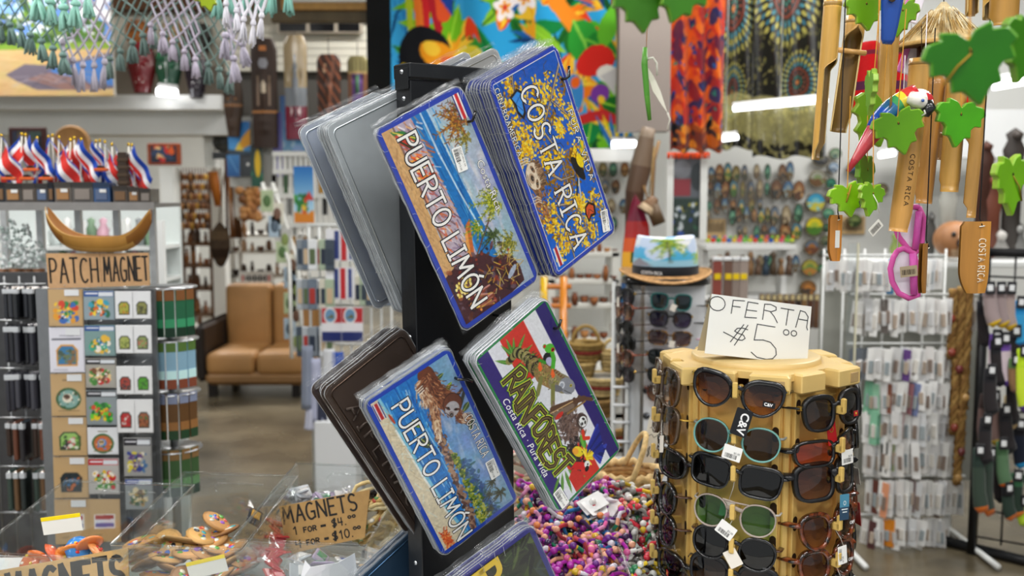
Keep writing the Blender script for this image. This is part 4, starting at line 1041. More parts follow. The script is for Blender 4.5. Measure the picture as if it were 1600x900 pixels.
mask('carved_mask','narrow dark wooden face mask at the end of the white beam',364,165,96,30,6.66,'3a2a1f',[(lambda x,z:abs(z)<.06,'7a5434'),(Lk,'5a4230')],'tall carved masks','face')
mask('carved_mask','tallest dark carved mask with star boss and pale horn pattern',413,146,166,41,6.66,'33231a',[(lambda x,z:(x/.34)**2+((z-.55)/.1)**2<1,'8a8a90'),(lambda x,z:(x/.2)**2+((z-.1)/.12)**2<1,'a89a86'),(lambda x,z:abs(abs(x)-.45+.3*z*z)<.09 and -.25<z<.3,'8a7462'),(lambda x,z:-.38<z<-.3,'a06c3c'),(lambda x,z:abs(z-.82)<.04 and abs(x)<.3,'b8713a')],'tall carved masks','board')
mask('carved_mask','pale tan and pewter mask with crimson lower part',462,137,158,36,6.66,'a3906f',[(lambda x,z:abs(x)<.10+.35*(.6-z)/1.2 and -.35<z<.62,'70757c'),(lambda x,z:-.35<z<-.02,'7d8288'),(lambda x,z:z<=-.35,'7a1e34'),(lambda x,z:(abs(x)-.4)**2+(z+.45)**2<.008,'d8c8c8'),(lambda x,z:abs(x)<.12 and -.6<z<-.4,'33262c')],'tall carved masks','board','gloss')
mask('carved_mask','square-topped dark carved mask with reddish relief',514,140,106,37,6.66,'3d251a',[(lambda x,z:abs(x-.2-.3*z)<.12,'6e4634'),(lambda x,z:(x+.3)**2+(z-.6)**2<.02,'c09a7a'),(lambda x,z:math.sin(x*9+z*17)>.75,'8a4e32')],'tall carved masks','board',hang=.12)
mask('carved_mask','purple mask with a striped olive cap, right end of the row',559,132,86,32,6.66,'5a3a74',[(lambda x,z:z>.42,'6e6440'),(lambda x,z:z>.42 and math.sin(x*16)>.3,'8f8656'),(lambda x,z:.36<z<.44,'a58a5a'),(lambda x,z:abs(x)>.55 and z<.36,'7a5038'),(lambda x,z:abs(x)<.16 and -.3<z<.3,'3f6a4a')],'tall carved masks','board',hang=.10)
# ------------------------------------------------------------------ sunglasses
def lens_outline(st,n=28):
    a, b = st['w'] / 2, st['h'] / 2; e = 2 / st.get('n',2.6); tp = st.get('taper',.12); cat = st.get('cat',0); out = []
    for k in range(n):
        t = 2 * PI * k / n; c, s_ = math.cos(t), math.sin(t); x = a * math.copysign(abs(c)**e,c); z = b * math.copysign(abs(s_)**e,s_)
        x *= 1 - tp * (.5-.5*z/b); z += cat * max(0,x/a) ** 1.6 * (.55+.45*(z>0)) - st.get('droop',0) * (x/a); out.append((x,z))
    return out


def base_y(x,st): return st.get('wrap',2.2) * x * x


def make_glasses(st,label,group):
    r = thing('sunglasses',label,'sunglasses',group=group); dx = st['w'] / 2 + st.get('bridge',.018) / 2; rim = st.get('rim',.004); o = lens_outline(st); n = len(o); fm = st.get('mat','gloss')
    fr = MB(); col = st['frame']; th = st.get('thick',.0035)
    for sg in (1,-1):
        inn = [(sg*(x+dx),z) for x,z in o]; q = []
        for k in range(n):
            (x0,z0), (x1,z1) = o[k-1], o[(k+1)%n]; d = math.hypot(x1-x0,z1-z0); nx, nz = (z1-z0) / d, -(x1-x0) / d; up = 1 + st.get('brow',.5) * max(0,nz); q.append((sg*(o[k][0]+nx*rim*up+dx),o[k][1]+nz*rim*up))
        vs = []
        for lst, y in ((inn,.0006),(inn,-th*.6),(q,-th),(q,th)): vs += [(x,base_y(x,st)+y,z) for x,z in lst]
        fs = []
        for ring in (0,1,2): fs += [(ring*n+k,ring*n+(k+1)%n,(ring+1)*n+(k+1)%n,(ring+1)*n+k) for k in range(n)]
        fs += [(3*n+k,3*n+(k+1)%n,(k+1)%n,k) for k in range(n)]
        fr.add(vs,fs,col,True)
        L = MB(); vs = [(sg*dx,base_y(dx,st)-.003,0)]; fs = []; cs = []
        for f in (.5,1.0): vs += [(sg*(x*f+dx),base_y(x*f+dx,st)-.003*(1-f*f),z*f) for x,z in o]
        top, bot = rgb(st['lens'][0]), rgb(st['lens'][1]); hb = st['h'] / 2
        def lc(z): return mixc(bot,top,min(1,max(0,z/(2*hb)+.5)))
        for k in range(n): k2 = (k+1) % n; fs.append((0,1+k,1+k2)); cs.append(lc(o[k][1]*.3)); fs.append((1+k,n+1+k,n+1+k2,1+k2)); cs.append(lc(o[k][1]*.75))
        L.add(vs,fs,cs,True); L.build('lens','lens',r)
    bz = st.get('bz',st['h']*.22); br = st.get('bridge',.018) / 2 + .002
    fr.tube([(-br,base_y(br,st)-.001,bz),(0,-.002,bz+.0025),(br,base_y(br,st)-.001,bz)],[st.get('bt',.0032)]*3,col,8)
    if st.get('double'): fr.tube([(-br-.01,.0,st['h']*.46),(0,-.002,st['h']*.46),(br+.01,0,st['h']*.46)],.0013,col,6)
    for sg in (1,-1):  # nose pads
        fr.ell((sg*br*.75,.006,bz-.012),(.002,.004,.005),col,8,5)
    fr.build('frame_front',fm,r)
    ex = max(x for x,z in o) + dx + rim; hz = st.get('hz',st['h']*.28+st.get('cat',0)*.6); yb = base_y(ex,st)
    tc = st.get('temple',col); tw = st.get('tw',.0042)
    for sg in (1,-1):
        m = MB(); pts = [(sg*(ex-.003),yb,hz),(sg*(ex+.002),yb+.006,hz),(sg*(ex+.003),yb+.03,hz),(sg*(ex-.004),yb+.09,hz-.002),(sg*(ex-.012),yb+.125,hz-.018)]
        w0 = st.get('tw0',tw); m.tube(pts,[w0,w0,(w0+tw)/2,tw,tw*.9],tc,8,flat=.42 if not st.get('wire') else 1); m.build('temple',st.get('tmat',fm),r)
        if st.get('hinge'): m = MB(); m.rbox((sg*(ex+.001),yb+.004,hz),(.005,.008,.007),'c9a24a',.001); m.build('hinge','metal',r)
    return r


def hang_tag(r,kind,p,ry=0,seed=1,sz=None):
    """a price card or printed swing tag tied to the frame"""
    if kind == 'price':
        w_, h_ = sz or (.027,.021); m = MB(); m.prism(rrect(w_,h_,.001,2),0,.0004,'efeeea'); bars(m,-w_*.36,-h_*.38,w_*.66,h_*.3,.0005,seed); o = m.build('price_tag','paper',r); font_mesh('$5.00',.0042,'222222','tag_print','paper',o,TR((w_*.08,-h_*.03,.0005)))
    elif kind == 'plain': w_, h_ = sz or (.02,.026); m = MB(); m.prism(rrect(w_,h_,.001,2),0,.0004,'e9e2d6'); o = m.build('price_tag','paper',r)
    elif kind == 'black':
        w_, h_ = .024, .040; m = MB(); m.prism(rrect(w_,h_,.002,2),0,.0005,'16171a'); o = m.build('swing_tag','print',r); font_mesh('C&V',.0165,'f0f0f0','tag_print','print',o,TR((-.003,.015,.0007),0,0,-PI/2),.0004)
    elif kind == 'red':
        w_, h_ = .021, .038; m = MB(); m.prism(rrect(w_,h_,.001,2),0,.0005,'b8151f'); o = m.build('swing_tag','print',r); m = MB(); m.lathe([(.0035,.0007),(.005,.0007)],'d9b04a',14,TR((0,.004,0))); m.build('tag_seal','metal',o)
    elif kind == 'blue':
        w_, h_ = .022, .038; m = MB(); m.prism([(-w_/2,-h_/2),(w_/2,-h_/2),(w_/2,0),(-w_/2,0)],0,.0005,'2f4a63'); m.prism([(-w_/2,0),(w_/2,0),(w_/2,h_/2),(-w_/2,h_/2)],0,.0005,'4d8eab'); o = m.build('swing_tag','print',r); m = MB(); m.lathe([(.0024,.0007),(.0034,.0007)],'e9f0f2',12,TR((0,.006,0))); m.flat([(-.0075,-.004),(.0075,-.004),(.0075,-.0024),(-.0075,-.0024)],.0007,'e9f0f2'); m.flat([(-.005,-.008),(.006,-.008),(.006,-.0066),(-.005,-.0066)],.0007,'e9f0f2'); m.build('tag_print','print',o)
    o.matrix_local = Matrix.Translation(Vector(p)) @ Matrix.Rotation(ry,4,'Y') @ Matrix.Rotation(PI/2,4,'X')
    s_ = MB(); tip = Vector(p) + Vector((math.sin(ry)*h_*.45,0,math.cos(ry)*h_*.45)); s_.tube([tip,tip.lerp(Vector((0,.003,.006)),.5)+Vector((.002,-.002,0)),Vector((0,.003,.006))],.0005,'d9d6cc' if kind in ('price','plain') else '222222',4); s_.build('tag_string','matte',r); return o


def decal(r,st,text,side,col='f2f2f2',bg='121316',size=.006):
    dx = side * (st['w']/2+st.get('bridge',.018)/2); y = base_y(dx,st) - .0042; T = Matrix.Translation((dx+.004,y,-.006)) @ Matrix.Rotation(PI/2,4,'X')
    if bg: m = MB(); m.flat([(-.002,-.002),(size*2.5,-.002),(size*2.5,size),(-.002,size)],0,bg); o = m.build('lens_sticker','print',r); o.matrix_local = T; font_mesh(text,size,col,'sticker_print','print',o,TR((0,0,.0003)),.0002)
    else: font_mesh(text,size,col,'lens_sticker','print',r,T,.0002)


BKF = '131417'; BRN = ('241411','b07a4c'); GRY = ('17171a','2a282a')
ST = {
    'cat':dict(w=.058,h=.043,n=2.1,cat=.009,taper=.22,rim=.0042,frame=BKF,lens=('4a302a','ffc890'),bridge=.016,brow=.9,hinge=True),
    'roundteal':dict(w=.053,h=.046,n=2.2,rim=.0022,frame='6fa7a0',lens=('4a4038','6a5a4e'),bridge=.02,double=False,temple='8a8d88',wire=True,tw=.0018,mat='plastic',brow=.1),
    'square':dict(w=.058,h=.040,n=4,taper=.14,rim=.0036,frame=BKF,lens=('0c0c10','17171c'),wrap=2.8,bridge=.016,tw0=.006),
    'green':dict(w=.050,h=.044,n=2.2,rim=.002,frame='a89a90',lens=('5a9a70','7ac090'),bridge=.02,temple='b5b2ac',wire=True,tw=.0016,mat='plastic',brow=.1,double=True),
    'wayf':dict(w=.056,h=.043,n=2.9,taper=.2,rim=.0040,frame='16171b',lens=('3a343e','7a6c78'),bridge=.017,brow=.8,hinge=True,mat='plastic'),
    'orange':dict(w=.062,h=.033,n=3.2,taper=.08,rim=.0030,frame=BKF,lens=('d8784a','ffb080'),wrap=4.2,bridge=.014,tw0=.010,droop=-.002),
    'shield':dict(w=.060,h=.046,n=3.6,taper=.1,rim=.0052,frame='141518',lens=('5a4450','c8a8b0'),wrap=4,bridge=.013,tw0=.013,tw=.006,bt=.007,bz=.010,mat='plastic'),
    'tort':dict(w=.054,h=.044,n=2.2,cat=.006,taper=.2,rim=.0048,frame='5e2a12',lens=('5a3a2e','e0b088'),bridge=.017,mat='tortoise',tw0=.009,brow=.7),
    'rimless':dict(w=.062,h=.056,n=3.2,taper=.12,rim=.0012,frame='5a4a3c',lens=('4c3f3a','d8b898'),bridge=.014,wire=True,tw=.0016,temple='c9a24a',tmat='metal',wrap=2),
    'round':dict(w=.052,h=.043,n=2.3,rim=.003,frame=BKF,lens=('101013','1b1a1c'),bridge=.018,brow=.5,taper=.16,temple='4a2c1a'),
    'sport':dict(w=.064,h=.038,n=2.6,taper=.12,rim=.0028,frame=BKF,lens=('0c0c0e','19191c'),wrap=4.6,bridge=.012,tw0=.009),
}
CX, CY = .416, 1.62; PHI = [math.radians(-24+60*k) for k in range(6)]; AP = .126; LID = 1.268
col_t = thing('sunglasses_column','tan faceted plastic sunglasses column with star-shaped lid on the counter','display column',(CX,CY,0)); TAN = 'dfb868'
HB = .86
m = MB(); R6 = AP / math.cos(PI/6)
for k in range(6):
    a = PHI[k]; n = Vector((math.sin(a),-math.cos(a),0)); t = Vector((math.cos(a),math.sin(a),0)); q = MB(); w_ = AP * math.tan(PI/6)
    T = Matrix.Rotation(a,4,'Z'); q.rbox((0,-AP+.003,(LID-.03+HB)/2),(2*w_-.012,.006,LID-.03-HB),TAN,.002,T=T)
    for s_ in (-1,1): q.rbox((s_*(w_-.016),-AP-.0035,(LID-.03+HB)/2),(.012,.008,LID-.03-HB),shade(TAN,.97),.002,T=T)
    q.build('panel','plastic',col_t)
    q = MB(); c = Vector((math.sin(a+PI/6)*R6,-math.cos(a+PI/6)*R6,0)); q.rbox((0,-R6+.004,(LID-.03+HB)/2),(.011,.012,LID-.03-HB),'d9b264',.003,T=Matrix.Rotation(a+PI/6,4,'Z')); q.build('corner_rib','plastic',col_t)
    rr = MB()  # lid lugs
    rr.rbox((-.030,-AP-.010,LID-.016),(.058,.022,.032),'e2c078',.003,T=Matrix.Rotation(a-.035,4,'Z')); rr.rbox((.040,-AP-.014,LID-.015),(.062,.030,.030),'e4c47c',.003,T=Matrix.Rotation(a+.05,4,'Z'))
    rr.rbox((.052,-AP-.0295,LID-.016),(.022,.002,.016),'b79a6a',.0005,T=Matrix.Rotation(a+.05,4,'Z')); rr.build('lid_lug','plastic',col_t)
st_ = [(.150 if k%2 else.128) for k in range(12)]; q = MB(); q.prism([(st_[k]*math.sin(PHI[0]+PI/6*k),-st_[k]*math.cos(PHI[0]+PI/6*k)) for k in range(12)],LID-.012,LID-.001,'e0c07a'); q.lathe([(.108,LID-.001),(.108,LID+.006),(.104,LID+.008),(0,LID+.009)],'e6c888',40); q.build('lid','plastic',col_t)

ROWS = {0:[617,688,746,806,858,905],1:[642,702,748,823,880,925],5:[596,655,712,768,815,868],2:[618,665,718,765,822,880]}
SLOT = MB(); SLOT.flat([(.0055*math.cos(a),.011*math.sin(a)**3 if False else.008*math.sin(a)+(.004 if math.sin(a)>0 else -.004)) for a in [2*PI*k/14 for k in range(14)]],0,'2a1a0c')
ROWZ = {}
for f, vs in ROWS.items():
    a = PHI[f]
    for j, v in enumerate(vs):
        u = {0:1160,1:1300,5:1070,2:1345}[f]; d = AP + .038; yy = CY - d * math.cos(a); z = at(u,v,yy).z; ROWZ[f,j] = z
        T = Matrix.Rotation(a,4,'Z'); q = MB(); q.rbox((0,-AP-.024,z+.003),(.0075,.056,.013),'d9b665',.0015,T=T); q.rbox((0,-AP-.050,z+.010),(.0075,.007,.024),'d9b665',.0015,T=T); q.build('nose_peg','plastic',col_t)
        for s_ in (-1,1):
            q = MB(); q.prism([(s_*.0565+.0055*math.cos(b_),z+.008+.007*math.sin(b_)+(.005 if math.sin(b_)>0 else -.005)) for b_ in [2*PI*k/14 for k in range(14)]],AP+.0078,AP+.0082,'2c1c0e',T=T@Matrix.Rotation(PI/2,4,'X')); q.build('temple_slot','matte',col_t)
POSI = {0:'front',1:'right front',5:'left',2:'far right'}
PLAN = [
    (0,0,'cat','black cat-eye sunglasses with amber gradient lenses, top of the front face',[('black',(.016,-.012,-.036),.12)],[('C&V',1,True)]),
    (0,1,'roundteal','round clear teal-rimmed sunglasses, second on the front face',[('price',(.0,-.012,-.017),.12)],[]),
    (0,2,'square','plain black square sunglasses, third on the front face',[('plain',(-.004,.01,-.05),.05)],[]),
    (0,3,'green','round sunglasses with green lenses and thin clear rims on front face',[('price',(-.006,-.012,-.020),.45)],[]),
    (0,4,'round','black sunglasses with dark lenses and tilted tag, below the green pair',[('plain',(.004,-.011,-.010),-.7)],[]),
    (0,5,'wayf','dark sunglasses cut off at the bottom of the front face',[],[]),
    (1,0,'wayf','black wayfarer sunglasses with red tag, top of the right front face',[('red',(-.010,.004,-.030),-.1)],[('UV',1,'c22a22')]),
    (1,1,'orange','black wraparound sunglasses with orange lenses, right front face',[('price',(.010,-.012,-.012),.05)],[]),
    (1,2,'shield','large black shield sunglasses with purple-brown lenses and blue tag',[('blue',(.006,-.010,-.042),.12)],[]),
    (1,3,'tort','tortoiseshell sunglasses with brown lenses, upper pair on right front face',[('price',(.004,-.010,-.042),1.62)],[('C&V',1,False)]),
    (1,4,'tort','tortoiseshell sunglasses, lower pair on the right front face',[('plain',(.004,-.010,-.034),.3)],[('C&V',1,False)]),
    (1,5,'square','dark sunglasses at the bottom edge of the right front face',[],[]),
    (5,0,'rimless','large rimless brown gradient sunglasses, top of the left face',[],[]),
    (5,1,'rimless','rimless brown sunglasses with beige tag, second on the left face',[('plain',(.040,-.006,-.03),-.25)],[]),
    (5,2,'sport','black wrap sunglasses, third down the left face',[],[]),
    (5,3,'round','black rounded sunglasses, fourth down the left face',[],[]),
    (5,4,'round','black sunglasses seen edge on, fifth down the left face',[],[]),
    (5,5,'sport','black wrap sunglasses with red sticker, lowest on the left face',[],[('UV',1,'c22a22')]),
    (2,0,'wayf','black sunglasses seen edge on, top of the far right face',[],[]),
    (2,1,'square','black sunglasses, second down the far right face',[],[]),
    (2,2,'sport','black wrap sunglasses with white tag, third down the far right face',[('plain',(-.03,-.006,-.02),.1)],[]),
    (2,3,'tort','tortoiseshell sunglasses, fourth down the far right face',[('red',(-.036,-.006,-.028),.06)],[]),
    (2,4,'cat','black cat-eye sunglasses, fifth down the far right face',[],[]),
    (2,5,'shield','dark shield sunglasses, lowest on the far right face',[],[]),
]
for f, j, s_, lb, tags, dec in PLAN:
    st = ST[s_]; r = make_glasses(st,lb,'sunglasses on the %s face of the column'%POSI[f]); a = PHI[f]; d = AP + .038
    for k_, p_, ry in tags: hang_tag(r,k_,p_,ry,j+f)
    for tx, sd, bg in dec:
        if bg in (True,False): decal(r,st,tx,sd,'f4f4f4','121316' if bg else None,.0062)
        else: m = MB(); dx = st['w'] / 2 + .009; m.box((dx+.006,base_y(dx,st)-.005,-.010),(.010,.0004,.008),'b3262a'); m.ell((dx+.006,base_y(dx,st)-.0055,-.010),(.002,.0004,.002),'e0b83a',8,4); m.build('lens_sticker','print',r)
    r.matrix_world = Matrix.Translation((CX+d*math.sin(a),CY-d*math.cos(a),ROWZ[f,j])) @ Matrix.Rotation(a,4,'Z') @ Matrix.Rotation(math.radians({0:8,1:-1}.get(f,2)-2*(j%2)),4,'Y') @ Matrix.Rotation(math.radians(-5),4,'X') @ Matrix.Scale(1.07,4)


# hand-lettered tent card on the lid
pts = [at(u,v,Y) for u,v,Y in ((1101,552,1.545),(1261,571,1.565),(1269,467,1.585),(1111,459,1.565))]
ex = (pts[1]-pts[0]); Wc = ex.length; ex.normalize(); ez = (pts[3]-pts[0]); ez = (ez-ex*ez.dot(ex)); Hc = ez.length; ez.normalize(); ey = ez.cross(ex)
T = Matrix.Identity(4)
for i in range(3): T[i][0], T[i][1], T[i][2], T[i][3] = ex[i], ez[i], -ey[i] if False else ex.cross(ez)[i], pts[0][i]
oc = thing('price_card','white tent card hand-lettered OFERTA $5.00 on the column lid','sign',T=T)
m = MB(); m.prism([(0,0),(Wc,.001),(Wc*1.0,Hc),(.003,Hc)],-.0006,0,'f1f2ee'); m.build('front_leaf','paper',oc)
m = MB(); m.add([(.002,Hc,-.001),(Wc,Hc,-.001),(Wc,.014,-.045),(.002,.006,-.045)],[(0,3,2,1)],'c9bfa4'); m.build('back_leaf','paper',oc)
def cpx(x,y): return ((x-45)/1080*Wc,(760-y)/690*Hc)  # from the card's own lettering grid
K = []
K.append([cpx(130+82*math.cos(t),175-82*math.sin(t)) for t in [PI/2+2*PI*k/16 for k in range(17)]])
for s_ in ([(283,268),(292,112),(412,104)],[(290,182),(372,182)],[(556,115),(448,110),(428,292),(552,284)],[(440,205),(548,205)],[(616,292),(625,112),(690,106),(748,130),(750,165),(700,190),(630,182)],[(690,190),(735,240),(775,310)],[(800,134),(940,140)],[(880,138),(868,325)],[(972,335),(1008,134),(1060,145),(1095,195),(1088,320),(1100,350)],[(1000,236),(1090,240)],
           [(470,432),(420,420),(360,430),(335,465),(370,485),(430,500),(450,535),(420,562),(370,560),(300,525),(220,492)],[(425,378),(300,595)],[(468,380),(345,628)],[(754,362),(565,354),(546,540),(640,528),(720,545),(780,610),(790,680),(755,730),(690,746),(590,735),(525,684)],[(824,728),(830,730)]): K.append([cpx(*p) for p in s_])
for cx_ in (876,958): K.append([cpx(cx_+30*math.cos(t),408-32*math.sin(t)) for t in [2*PI*k/12 for k in range(13)]])
m = MB(); ribbon(m,K,.0016,.0003,'35383a'); m.build('lettering','print',oc)
# ------------------------------------------------------------------ bamboo chimes, wooden leaves and the parrot
LEAFP = [(0,.10),(.12,.24),(.34,.30),(.34,.19),(.54,.17),(.64,.0),(.53,-.08),(.56,-.27),(.40,-.27),(.31,-.36),(.33,-.55),(.18,-.56),(0,-.82)]
LEAFP = LEAFP + [(-x,y) for x,y in LEAFP[-2:0:-1]]


def smooth_poly(p,it=1):
    for _ in range(it): p = [q for i in range(len(p)) for q in ((p[i][0]*.88+p[(i+1)%len(p)][0]*.12,p[i][1]*.88+p[(i+1)%len(p)][1]*.12),(p[i][0]*.12+p[(i+1)%len(p)][0]*.88,p[i][1]*.12+p[(i+1)%len(p)][1]*.88))]
    return p


LP = smooth_poly(LEAFP)
mat('leafpaint',None,.4,coat=.08,spec=.3,noise=(30,.08))


def leaf(label,u,v,Y,px,col,rz=0,yaw=0,back=None,cord=None,knot=False,tilt=0,up=None,vein=None,stretch=1):
    """painted plywood vine leaf hung by a cord through the hole near its top"""
    col = (rgb(col)[0]*.78,rgb(col)[1]*.82,rgb(col)[2]*.4); p = at(u,v,Y); s_ = px / 1500 * Y / 1.15; T = Matrix.Translation(p) @ Matrix.Rotation(yaw,4,'Z') @ Matrix.Rotation(tilt,4,'X') @ Matrix.Rotation(PI/2,4,'X') @ Matrix.Rotation(rz,4,'Z')
    t = thing('wooden_leaf',label,'leaf',T=T,group='painted wooden leaves'); m = MB(); th = .0035
    q = [(x*s_*stretch,y*s_) for x,y in LP]; k = .94; qi = [(x*k,y*k-.012*s_) for x,y in q]; n = len(q)
    if sum(q[i][0]*q[(i+1)%n][1]-q[(i+1)%n][0]*q[i][1] for i in range(n)) < 0: q = q[::-1]; qi = qi[::-1]
    vs = [(x,y,-th) for x,y in q] + [(x,y,th*.6) for x,y in q] + [(x,y,th) for x,y in qi]; ed = mixc(col,'d8c890',.35)
    m.add(vs,[tuple(range(n-1,-1,-1)),tuple(range(2*n,3*n))]+[(i,(i+1)%n,n+(i+1)%n,n+i) for i in range(n)]+[(n+i,n+(i+1)%n,2*n+(i+1)%n,2*n+i) for i in range(n)],[back or col,col]+[ed]*n+[mixc(col,'c8e070',.3)]*n); m.build('leaf_board','leafpaint',t)
    m = MB(); m.lathe([(0,th+.0002),(s_*.03,th+.0002)],'3a3a18',10,TR((0,-.05*s_,0))); m.build('cord_hole','matte',t)
    if vein: m = MB(); m.tube([(0,-.08*s_,th),(vein[0]*s_*.5,vein[1]*s_*.5,th+.002),(vein[0]*s_,vein[1]*s_,th)],.0009*s_/.06,vein[2],5); m.build('loose_cord','matte',t)
    if knot: m = MB(); m.ell((0,-.06*s_,th),(.045*s_,.04*s_,.003),'a8802c',8,5); m.tube([(.14*s_,.2*s_,th),(0,-.06*s_,th+.002),(-.1*s_,-.3*s_,th)],.0011,'b08a34',5); m.build('knot','matte',t)
    if cord:
        e = T.inverted() @ at(cord[0],cord[1],cord[2] if len(cord)>2 else Y); m = MB(); m.tube([(0,-.05*s_,th),(0,.05*s_,th*.7),e],.0007,'c08a34',5); m.build('cord','matte',t)
    return t


GA, GB, GC = '8fc41e', '6fae1a', '3f8f14'
leaf('bright green wooden leaf at the top, left of the blue tail',1352,4,1.34,62,'8cc820',.15,.1,cord=(1352,-40))
leaf('green wooden leaf half hidden behind the blue tail',1412,14,1.40,62,'7fb824',-.2,-.5,cord=(1420,-50),stretch=.7)
leaf('green wooden leaf standing edge on above the parrot',1362,128,1.28,74,'86cc3a',.05,1.38,cord=(1376,-10))
leaf('green wooden leaf behind the parrot tail',1375,178,1.42,92,'86bb22',-.5,.25,cord=(1393,-10))
leaf('green wooden leaf hanging in front of the parrot body',1402,190,1.30,76,'6fae16',.25,-.1,cord=(1416,14))
leaf('glossy bright green leaf right of the parrot head',1500,176,1.32,78,'54b814',-.12,.15,cord=(1500,120))
leaf('large dark green blurred leaf nearest the camera on the right',1514,76,.80,128,'267c06',.22,-.2,knot=False,vein=(-.42,-.42,'9c7a2a'),cord=(1518,-60))
leaf('dark green blurred leaf cut by the right edge of the picture',1604,60,.86,104,'3f8a0e',-.3,.5,cord=(1604,-60))
leaf('lime green leaf near the right edge with a brown cord',1578,268,1.02,100,'86c822',.1,.55,vein=(.25,-.55,'8a7a2a'),stretch=.8)
leaf('lime green leaf with a tied golden knot below the parrot tail',1323,300,1.30,58,'96d01c',.2,.1,knot=True,cord=(1329,150))
leaf('deep green leaf behind the knotted lime leaf',1352,262,1.36,84,'5aa826',-.1,.95,cord=(1356,120))
leaf('lime green leaf with a white thread and grey price tag',1362,300,1.28,56,'82bc1a',-.15,.35,vein=(.35,-.62,'e8e6d8'),cord=(1365,130),stretch=.8)
leaf('broad green leaf at the top edge left of the grey pillar',1000,-14,.85,92,'3f8608',.1,.1,cord=(1000,-120))
leaf('dark green leaf cut by the top edge beside the batik cloth',1068,-26,.84,90,'3f8a0c',-.3,.2,cord=(1068,-120))
leaf('small leaf tip at the top edge above the white fringe',322,-12,1.0,42,'b4c41e',.2,.2,cord=(322,-100))
p = at(1368,356,1.27); t = thing('price_tag','small grey price tag hanging at the lime leaf with white thread','tag',T=Matrix.Translation(p)@Matrix.Rotation(.3,4,'Z')@Matrix.Rotation(-.75,4,'Y')@Matrix.Rotation(PI/2,4,'X')); m = MB(); m.prism(rrect(.022,.012,.001,2),0,.0004,'d9d6cc'); m.build('tag_card','paper',t); m = MB(); bars(m,-.009,-.004,.017,.007,.0006,4,'55524e'); m.build('barcode','paper',t)


def bamboo(name,label,u0,v0,u1,v1,Y,rpx,cut=.5,side=0,slant=0,ring=True,peg=False,group='bamboo chime tubes',dY=0,col='c99a4e',text=None,cord=None):
    """a bamboo tube from its top pixel to its lower tip; the lower part is cut away to half its round"""
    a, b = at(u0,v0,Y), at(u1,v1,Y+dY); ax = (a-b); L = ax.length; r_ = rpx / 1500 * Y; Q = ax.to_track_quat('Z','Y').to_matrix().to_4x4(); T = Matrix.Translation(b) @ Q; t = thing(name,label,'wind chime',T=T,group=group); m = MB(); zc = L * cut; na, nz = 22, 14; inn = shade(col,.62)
    fr = (T.to_3x3().inverted()@Vector((0,-1,0))); base = math.atan2(fr.y,fr.x) + side
    def half(z):  # half-angle of wall that is left at height z
        if z >= zc + r_ * 1.6: return PI
        if z >= zc: f = (z-zc) / (r_*1.6); return PI * (.5+.5*f*f*(3-2*f)) + .0001
        return PI * .5 if z > L * .02 + slant * r_ else PI * .34
    zs = [0,L*.02+slant*r_] + [zc*k/5 for k in range(1,6)] + [zc+r_*1.6*k/6 for k in range(1,7)] + [L*.93,L]; zs = sorted(set(z for z in zs if z<=L))
    vs = []; fs = []; cs = []
    for z in zs:
        h = half(z)
        for rad in (r_,r_*.84):
            for i in range(na+1):
                g = base + PI - h + 2 * h * i / na if False else base + PI + (-h+2*h*i/na); vs.append((rad*math.cos(g),rad*math.sin(g),z))
    w2 = 2 * (na+1)
    for j in range(len(zs)-1):
        for i in range(na):
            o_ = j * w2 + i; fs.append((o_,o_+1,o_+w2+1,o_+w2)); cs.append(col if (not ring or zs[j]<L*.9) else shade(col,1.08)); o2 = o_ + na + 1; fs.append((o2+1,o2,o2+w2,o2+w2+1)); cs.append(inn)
        for i in (0,na): o_ = j * w2 + i; fs.append((o_,o_+w2,o_+w2+na+1,o_+na+1)); cs.append('e6c98a')
    j = len(zs) - 1
    for jj in (0,j):
        for i in range(na): o_ = jj * w2 + i; fs.append((o_,o_+1,o_+na+2,o_+na+1)); cs.append('dfc080')
    m.add(vs,fs,cs,True); m.build('cane','bamboo',t)
    if ring: m = MB(); m.lathe([(r_*.99,L*.935),(r_*1.05,L*.945),(r_*1.05,L*.955),(r_*.99,L*.965)],shade(col,.8),22); m.build('node_ring','bamboo',t)
    if peg: m = MB(); d = Vector((math.cos(base+PI/2),math.sin(base+PI/2),0)); c = Vector((0,0,L*peg)); m.tube([c-d*r_*1.5,c+d*r_*1.5],r_*.27,'dba862',10); m.build('peg','bamboo',t)
    if text:
        tx, z0, z1, h, cl, off = text; pl, w_ = layout(tx,.25); k = (z0-z1) * L / w_; m = MB()
        for s_ in pl:
            for i in range(len(s_)-1):
                def P(q): g = base + PI + off + (q[1]-.5) * h / r_; return ((r_+.0004)*math.cos(g),(r_+.0004)*math.sin(g),z0*L-q[0]*k)
                m.tube([P(s_[i]),P(s_[i+1])],.00045,cl,4)
        m.build('engraved_words','print',t)
    m = MB(); m.tube([(0,0,L-.002),tuple(T.inverted()@(at(cord[0],cord[1],Y) if cord else a+Vector((0,0,.12))))],.0007,'3a2c1a',5); m.build('cord','matte',t); return t


